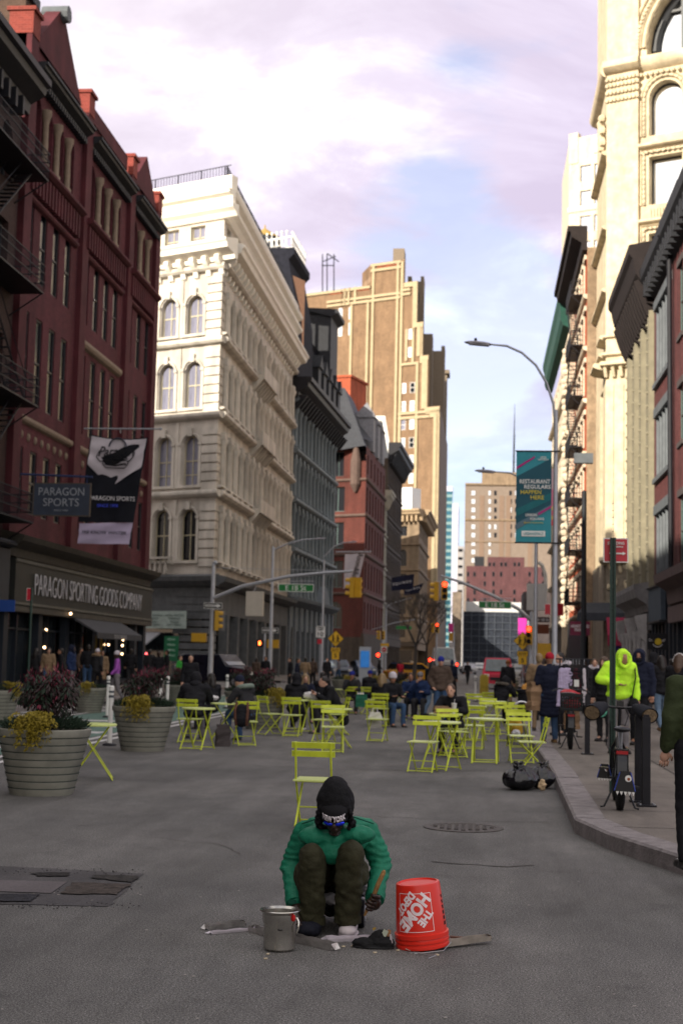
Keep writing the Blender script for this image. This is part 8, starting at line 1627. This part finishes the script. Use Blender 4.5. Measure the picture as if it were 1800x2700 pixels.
    if flap:   # painted mud flaps, one behind the other, each with a row of teeth and an eye
        for x, y, z, sc in ((0.03, -.36, .30, 1.05), (-.14, 1.0, .30, .8)):
            m = MB(); q = V((x, y, z)); m.add([q+V((a*sc, b, c*sc)) for b in (0, .012) for a, c in ((-.05, .12), (.05, .12), (.10, -.08), (-.10, -.08))], [(3, 2, 1, 0), (4, 5, 6, 7), (0, 1, 5, 4), (1, 2, 6, 5), (2, 3, 7, 6), (3, 0, 4, 7)]); fl = m.build('mud_flap', [bike_m], t, local=True)
            m = MB()
            for k in range(5): a = (-.085+k*.038)*sc; m.add([q+V((a, -.003, -.078*sc)), q+V((a+.03*sc, -.003, -.078*sc)), q+V((a+.015*sc, -.003, -.115*sc))], [(0, 1, 2), (2, 1, 0)])
            m.build('tooth_row', [wht], fl, local=True); m = MB()
            for s in (-1, 1): m.tube([q+V((s*.052*sc, -.004, .11*sc)), q+V((s*.10*sc, -.004, -.07*sc))], .006*sc, 5)
            m.build('blue_edge', [bike_b], fl, local=True); m = MB(); m.T = Matrix.Translation(q+V((.03*sc, -.004, .05*sc))) @ Matrix.Rotation(PI/2, 4, 'X'); m.lathe([(.032*sc, 0), (.032*sc, .003)], n=14); m.build('emblem', [wht], fl, local=True)
            m = MB(); m.T = Matrix.Translation(q+V((.033*sc, -.008, .045*sc))) @ Matrix.Rotation(PI/2, 4, 'X'); m.lathe([(.015*sc, 0), (.015*sc, .003)], n=10); m.build('emblem_dot', [M('emblem_rust', (.25, .07, .03), var=0)], fl, local=True)
    if crate:
        m = MB()
        for (a, b) in (((-.2, -.16), (.2, -.16)), ((.2, -.16), (.2, .2)), ((.2, .2), (-.2, .2)), ((-.2, .2), (-.2, -.16))):
            A, B = V((*a, .68)), V((*b, .68)); L = (B-A).length; dd = (B-A).normalized(); f_ = Fr(A, dd)
            for z0, z1 in ((0, .05), (.25, .31)): m.fbox(f_, 0, L, z0, z1, -.012, 0)
            for k in range(9): m.fbox(f_, L*k/9, L*k/9+.022, 0, .3, -.01, -.002)
            for z in (.10, .15, .20): m.fbox(f_, 0, L, z, z+.015, -.01, -.001)
        m.box((0, .02, .69), (.4, .36, .02)); m.build('crate', [M('crate_black', (.02, .022, .024), rough=.6, var=.2)], t, local=True)
        m = MB(); m.ell((0, .02, .80), (.17, .15, .10)); m.ell((-.06, 0, .99), (.15, .12, .07)); m.ell((.1, .04, .95), (.1, .1, .05)); mobj(organic(m, .014, 1, fold(.015, 14)), 'red_cover', t, M('cover_red', (.42, .02, .03), rough=.5, var=.2)); m = MB(); m.tube([(-.18, -.1, .99), (-.02, -.13, 1.0), (.14, -.08, .97)], .028, 6, flat=.5); m.build('grey_stripe', [CG], t, local=True)
    return t
ebike('black electric bicycle seen from behind with big hand muffs by the green post', (1.50, 15.35, .15), -.06, muffs=True, flap=True, lean=.03)
ebike('farther electric bicycle carrying a black crate with a red cover', (1.66, 25.9, .15), -.05, crate=True, lean=.02)
def bollard(label, x, y, h=.92):
    t = thing('cycle_stand', label, 'bollard', (x, y, .15), group='black steel cycle stands on the pavement'); m = MB(); m.box((0, 0, h/2), (.085, .07, h)); m.box((0, 0, h+.012), (.06, .05, .03)); m.build('post', [iron_black], t, local=True); m = MB(); m.box((0, -.02, .008), (.2, .2, .016)); m.build('base_plate', [iron_black], t, local=True)
    for sx in (-1, 1):
        for sy in (-1, 1): m = MB(); m.lathe([(.012, .016), (.012, .03)], (sx*.075, -.02+sy*.075, 0), 8); m.build('bolt', [galv], t, local=True)
bollard('black cycle stand right of the near electric bicycle', 1.83, 15.85, .95); bollard('black cycle stand just behind the near electric bicycle', 1.80, 16.3, .95); bollard('black cycle stand beside the bicycle with the crate', 1.86, 24.6, .98)
# ================= stall and odds and ends =================
b0, b1 = AY(1474, 1900, 27.5), AY(1548, 1900, 27.5); t = thing('clothes_rack', 'black rail hung with striped and dark shirts on the right pavement', 'clothes rack', (b0.x, 27.5, .15)); W_ = b1.x-b0.x; m = MB()
for x in (0, W_): m.tube([(x, 0, 0), (x, 0, 1.62)], .016, 6); m.tube([(x, -.25, .02), (x, .25, .02)], .016, 6)
m.tube([(-.08, 0, 1.60), (W_+.08, 0, 1.60)], .016, 6); m.build('frame', [iron_black], t, local=True)
stripes = M('stripe_lilac', (.40, .34, .50), rough=.8, var=.35, scale=9, stretch=(6, 1, .3))
for k, (fx, mt) in enumerate(((.10, 's'), (.20, 's'), (.30, 's'), (.46, 'k'), (.58, 'm'), (.68, 'k'), (.86, 'w'))):
    g = thing('hanging_shirt', ('pale striped shirt hanging leftmost on the rail', 'second striped shirt from the left on the rail', 'third striped shirt from the left on the rail', 'black shirt hanging in the middle of the rail', 'wine coloured shirt with a white label on the rail', 'black shirt right of the wine coloured one on the rail', 'narrow cream shirt hanging rightmost on the rail')[k], 'shirt', (b0.x+W_*fx, 27.45, .15)); m = MB(); w = .12 if mt != 'w' else .05
    m.box((0, 0, 1.06), (w*2, .07, .72), taper=.62); m.box((0, 0, 1.38), (w*1.6, .05, .12), taper=.3)
    me = organic(m, .013, 1, fold(.008, 16, k)); mobj(me, 'cloth', g, {'s': stripes, 'k': CB, 'm': cloth_mat('wine', (.05, .008, .015)), 'w': CW}[mt]); m = MB(); m.tube([(0, 0, 1.5), (0, 0, 1.60)], .006, 5); m.build('hanger', [galv], g, local=True)
    if mt == 'm': m = MB(); m.box((0, -.09, 1.15), (.09, .01, .13)); m.build('label', [wht], g, local=True)
q = G(1568, 1945); t = thing('stall_table', 'small street stall table covered with folded garments behind the neon jacket', 'table', (q.x+.0, 27.2, .15)); m = MB(); m.box((0, 0, .72), (.62, .5, .04)); m.build('table_top', [M('table_grey', (.12, .11, .12), var=.2)], t, local=True)
for sx in (-1, 1):
    for sy in (-1, 1): m = MB(); m.tube([(sx*.27, sy*.2, 0), (sx*.27, sy*.2, .7)], .014, 6); m.build('leg', [iron_black], t, local=True)
for k, cl in enumerate(((.25, .02, .10), (.10, .04, .30), (.02, .05, .25), (.35, .04, .12), (.12, .10, .18))): g = thing('folded_garment', ('crimson', 'purple', 'blue', 'pink', 'grey lilac')[k]+' folded garment on the street stall table', 'garment', (q.x-.2+k*.1, 27.15, .89)); m = MB(); m.ell((0, 0, .03), (.075, .14, .04), n=10, m=6); mobj(organic(m, .014, 1, fold(.01, 20, k)), 'cloth', g, M('garment_%d' % k, cl, var=.2))
q = G(1374, 1958); t = thing('steel_hoop', 'round topped steel hoop standing at the kerb behind the lime chairs', 'cycle stand', (q.x, q.y, 0)); m = MB(); w = .19; h = .66; m.tube([(-w, 0, 0), (-w, 0, h)]+[(-w*math.cos(a), 0, h+w*math.sin(a)) for a in [PI*k/10 for k in range(1, 10)]]+[(w, 0, h), (w, 0, 0)], .024, 10); m.build('tube', [M('bright_steel', (.55, .55, .58), rough=.25, metal=.8, var=.1)], t, local=True, smooth=60)
q = G(1356, 1962); t = thing('shopping_cart', 'small wheeled cart loaded with a yellow bag at the kerb', 'cart', (q.x, q.y, 0)); m = MB(); m.box((0, 0, .10), (.34, .25, .03)); m.tube([(-.15, .12, .1), (-.15, .14, .85), (.15, .14, .85), (.15, .12, .1)], .012, 6); m.build('frame', [iron_black], t, local=True)
for x in (-.13, .13): m = MB(); m.T = Matrix.Translation((x, -.1, .08)) @ Matrix.Rotation(PI/2, 4, 'Y'); m.lathe([(.08, -.015), (.08, .015)], n=16); m.build('wheel', [blk], t, local=True)
m = MB(); m.ell((0, 0, .33), (.17, .13, .2)); mobj(organic(m, .014, 1, fold(.02, 10)), 'yellow_bag', t, M('bag_ochre', (.42, .26, .02), rough=.6, var=.3)); m = MB(); m.ell((.02, -.13, .22), (.10, .03, .09)); mobj(organic(m, .012, 1, fold(.01, 22)), 'foil_pack', t, M('foil', (.55, .55, .58), rough=.3, metal=.6, var=.4))
q = G(1392, 1912); t = thing('litter_bin', 'black street litter bin behind the steel hoop', 'bin', (q.x, q.y, 0)); m = MB(); m.lathe([(.24, 0), (.28, .1), (.30, .85), (.33, .88), (.33, .95), (.27, .96), (.25, .85)], n=20); m.build('body', [iron_black], t, local=True, smooth=40); m = MB(); m.ell((0, 0, .98), (.2, .2, .14)); mobj(organic(m, .02, 1, fold(.04, 9)), 'rubbish', t, M('rubbish_mix', (.45, .22, .05), var=.9, scale=9))
q = G(1275, 1835); t = thing('yellow_bin', 'slim yellow street bin beside the white lane post far off', 'bin', (q.x, q.y, 0)); m = MB(); m.lathe([(.2, 0), (.22, .1), (.22, .95), (.16, 1.05)], n=14); m.build('body', [M('bin_yellow', (.30, .22, .03), var=.2)], t, local=True, smooth=40)
# ================= vehicles =================
def car(label, loc, rz, col, kind='car', L=4.6, Wd=1.85, H=1.6, taxi=False, cat='car', name='parked_car'):
    t = thing(name, label, cat, loc, rz); paint = M('paint_'+label.split()[0]+label.split()[1], col, rough=.25, var=.05)
    if kind == 'van': side = [(-.5, .35), (-.5, .9), (-.46, 1), (.30, 1), (.40, .55), (.5, .48), (.5, .18), (-.5, .18)]
    elif kind == 'suv': side = [(-.5, .2), (-.5, .62), (-.44, .97), (-.38, 1), (.08, 1), (.2, .66), (.47, .58), (.5, .45), (.5, .2)]
    else: side = [(-.5, .2), (-.5, .55), (-.44, .62), (-.30, .68), (-.17, .98), (.05, 1), (.22, .68), (.46, .58), (.5, .4), (.5, .2)]
    def sec(s): return [(x*L, z*H) for x, z in side]
    m = MB(); n = len(side)
    for y, k in ((-Wd/2, 1), (Wd/2, 1)): pass
    vs = []
    for y in (-1, -.94, .94, 1):
        for x, z in side: zz_ = z*H; tp = (.84 if zz_ > H*.66 else 1.0); sh = .97 if abs(y) == 1 else 1.0; vs.append((x*L*sh, y*Wd/2*tp, zz_*(1 if abs(y) < 1 else (1-.03*(zz_ > H*.3)))))
    fs = [(j*n+i, j*n+(i+1) % n, (j+1)*n+(i+1) % n, (j+1)*n+i) for j in range(3) for i in range(n)]+[tuple(range(n)), tuple(3*n+i for i in reversed(range(n)))]
    m.add(vs, fs); m.build('body', [paint], t, local=True, smooth=30)
    x0, x1 = (-.43, .14) if kind != 'van' else (.16, .34)
    for s in (-1, 1): m = MB(); f_ = s*Wd/2*.905; m.add([(x0*L, f_, H*.68), (x1*L, f_, H*.68), ((x1-.09)*L, s*Wd/2*.845, H*.94), ((x0+.04)*L, s*Wd/2*.845, H*.94)], [(0, 1, 2, 3), (3, 2, 1, 0)]); m.build('side_window', [glass_dark], t, local=True)
    a, b = ((.20, .68), (.06, .97)) if kind != 'van' else ((.405, .58), (.315, .96))
    m = MB(); m.add([(a[0]*L+.03, -Wd*.41, a[1]*H), (a[0]*L+.03, Wd*.41, a[1]*H), (b[0]*L+.04, Wd*.37, b[1]*H), (b[0]*L+.04, -Wd*.37, b[1]*H)], [(0, 1, 2, 3), (3, 2, 1, 0)]); m.build('windscreen', [M('windscreen', (.10, .12, .13), rough=.1, var=.3)], t, local=True)
    for sx in (-.32, .32):
        for s in (-1, 1):
            m = MB(); m.T = Matrix.Translation((sx*L, s*Wd*.46, .33)) @ Matrix.Rotation(PI/2, 4, 'X'); m.lathe([(.2, -.11), (.33, -.1), (.34, 0), (.33, .1), (.2, .11)], n=20); w = m.build('wheel', [tyre_m], t, local=True, smooth=40); m = MB(); m.T = Matrix.Translation((sx*L, s*Wd*.46, .33)) @ Matrix.Rotation(PI/2, 4, 'X'); m.lathe([(.2, -.12), (.2, .12)], n=12); m.build('hubcap', [galv], w, local=True)
    for s in (-1, 1): m = MB(); m.box((L*.495, s*Wd*.36, H*.44), (.05, .3, .16)); m.build('headlight', [M('headlight', (.7, .7, .66), rough=.2, emit=.25 if 0 else 0, var=0)], t, local=True); m = MB(); m.box((-L*.497, s*Wd*.38, H*.5), (.05, .2, .2)); m.build('tail_light', [M('tail_red', (.5, .01, .01), rough=.3, var=0)], t, local=True)
    m = MB(); m.box((L*.5, 0, H*.34), (.06, Wd*.5, .18)); m.build('grille', [iron_black], t, local=True)
    if taxi: m = MB(); m.box((-.05*L, 0, H+.08), (.25, .6, .14)); m.build('roof_sign', [wht], t, local=True)
    return t
q = AY(575, 1770, 76); car('dark blue sport utility car waiting in the side street by the white store', (q.x, 77, 0), -.43, (.010, .012, .022), 'suv', 4.9, 1.95, 1.78)
q = AY(1096, 1770, 108); car('yellow taxi crossing behind the planters in the middle distance', (q.x, 108, 0), .35, (.42, .20, .01), 'car', 4.7, 1.85, 1.5, True, 'taxi', 'taxi')
q = AY(1310, 1770, 92); car('bright crimson van facing the camera in the middle of the road', (q.x, 92, 0), -PI/2, (.42, .012, .04), 'van', 4.6, 1.9, 1.95, False, 'van', 'van')
q = AY(1167, 1730, 175); car('white box truck far down on the left of the road', (q.x, 178, 0), -PI/2+.1, (.30, .29, .28), 'van', 7, 2.6, 3.4, False, 'truck', 'truck')
for i, (px, Y, cl, lb) in enumerate(((1235, 200, (.3, .3, .32), 'silver car far away right of the box truck'), (1265, 240, (.5, .5, .5), 'white car far away in the middle of the avenue'), (1350, 170, (.25, .26, .28), 'grey car far away right of the crimson van'), (1375, 140, (.45, .45, .45), 'pale car nearer than the others before the dark low block'), (1200, 230, (.02, .02, .03), 'black car far away beside the box truck'), (890, 128, (.10, .12, .16), 'slate car parked far left behind the yellow signs'), (955, 140, (.07, .10, .16), 'blue grey car parked beyond the slate one on the left'), (1410, 110, (.03, .03, .04), 'black car parked beyond the right signal mast'))):
    q = AY(px, 1750, Y); car(lb, (q.x, Y, 0), -PI/2+(.05 if px > 1000 else .3), cl, 'suv' if i % 2 else 'car')
t = thing('info_kiosk', 'small blue and white street kiosk screen beyond the planters', 'kiosk', AY(962, 1750, 105)); q = AY(962, 1748, 105); m = MB(); m.box((q.x, 105, 1.3), (.85, .3, 2.6)); m.build('cabinet', [M('kiosk_white', (.35, .38, .42), var=.1)], t); m = MB(); m.box((q.x, 104.8, 1.7), (.65, .04, 1.2)); m.build('screen', [M('screen_blue', (.02, .10, .28), emit=.5, var=.3)], t)
for i, (px, py, Y, cl) in enumerate(((1188, 1655, 260, (.45, .03, .18)), (1189, 1680, 262, (.40, .22, .03)), (1189, 1705, 264, (.45, .42, .42)), (1376, 1655, 120, (.45, .03, .28)))):
    q = AY(px, py, Y); t = thing('street_banner', ('red far banner stacked highest beside the glass tower', 'orange far banner below the red one', 'pale far banner below the orange one', 'magenta banner above the right yellow diamond sign')[i], 'banner', q); m = MB(); m.box(q, (.9 if i < 3 else .7, .05, 1.6)); m.build('cloth', [M('far_banner_%d' % i, cl, var=.1)], t); m = MB(); m.tube([(q.x+.5, Y+.1, 0), (q.x+.5, Y+.1, q.z+1)], .08, 6); m.build('post', [galv], t)
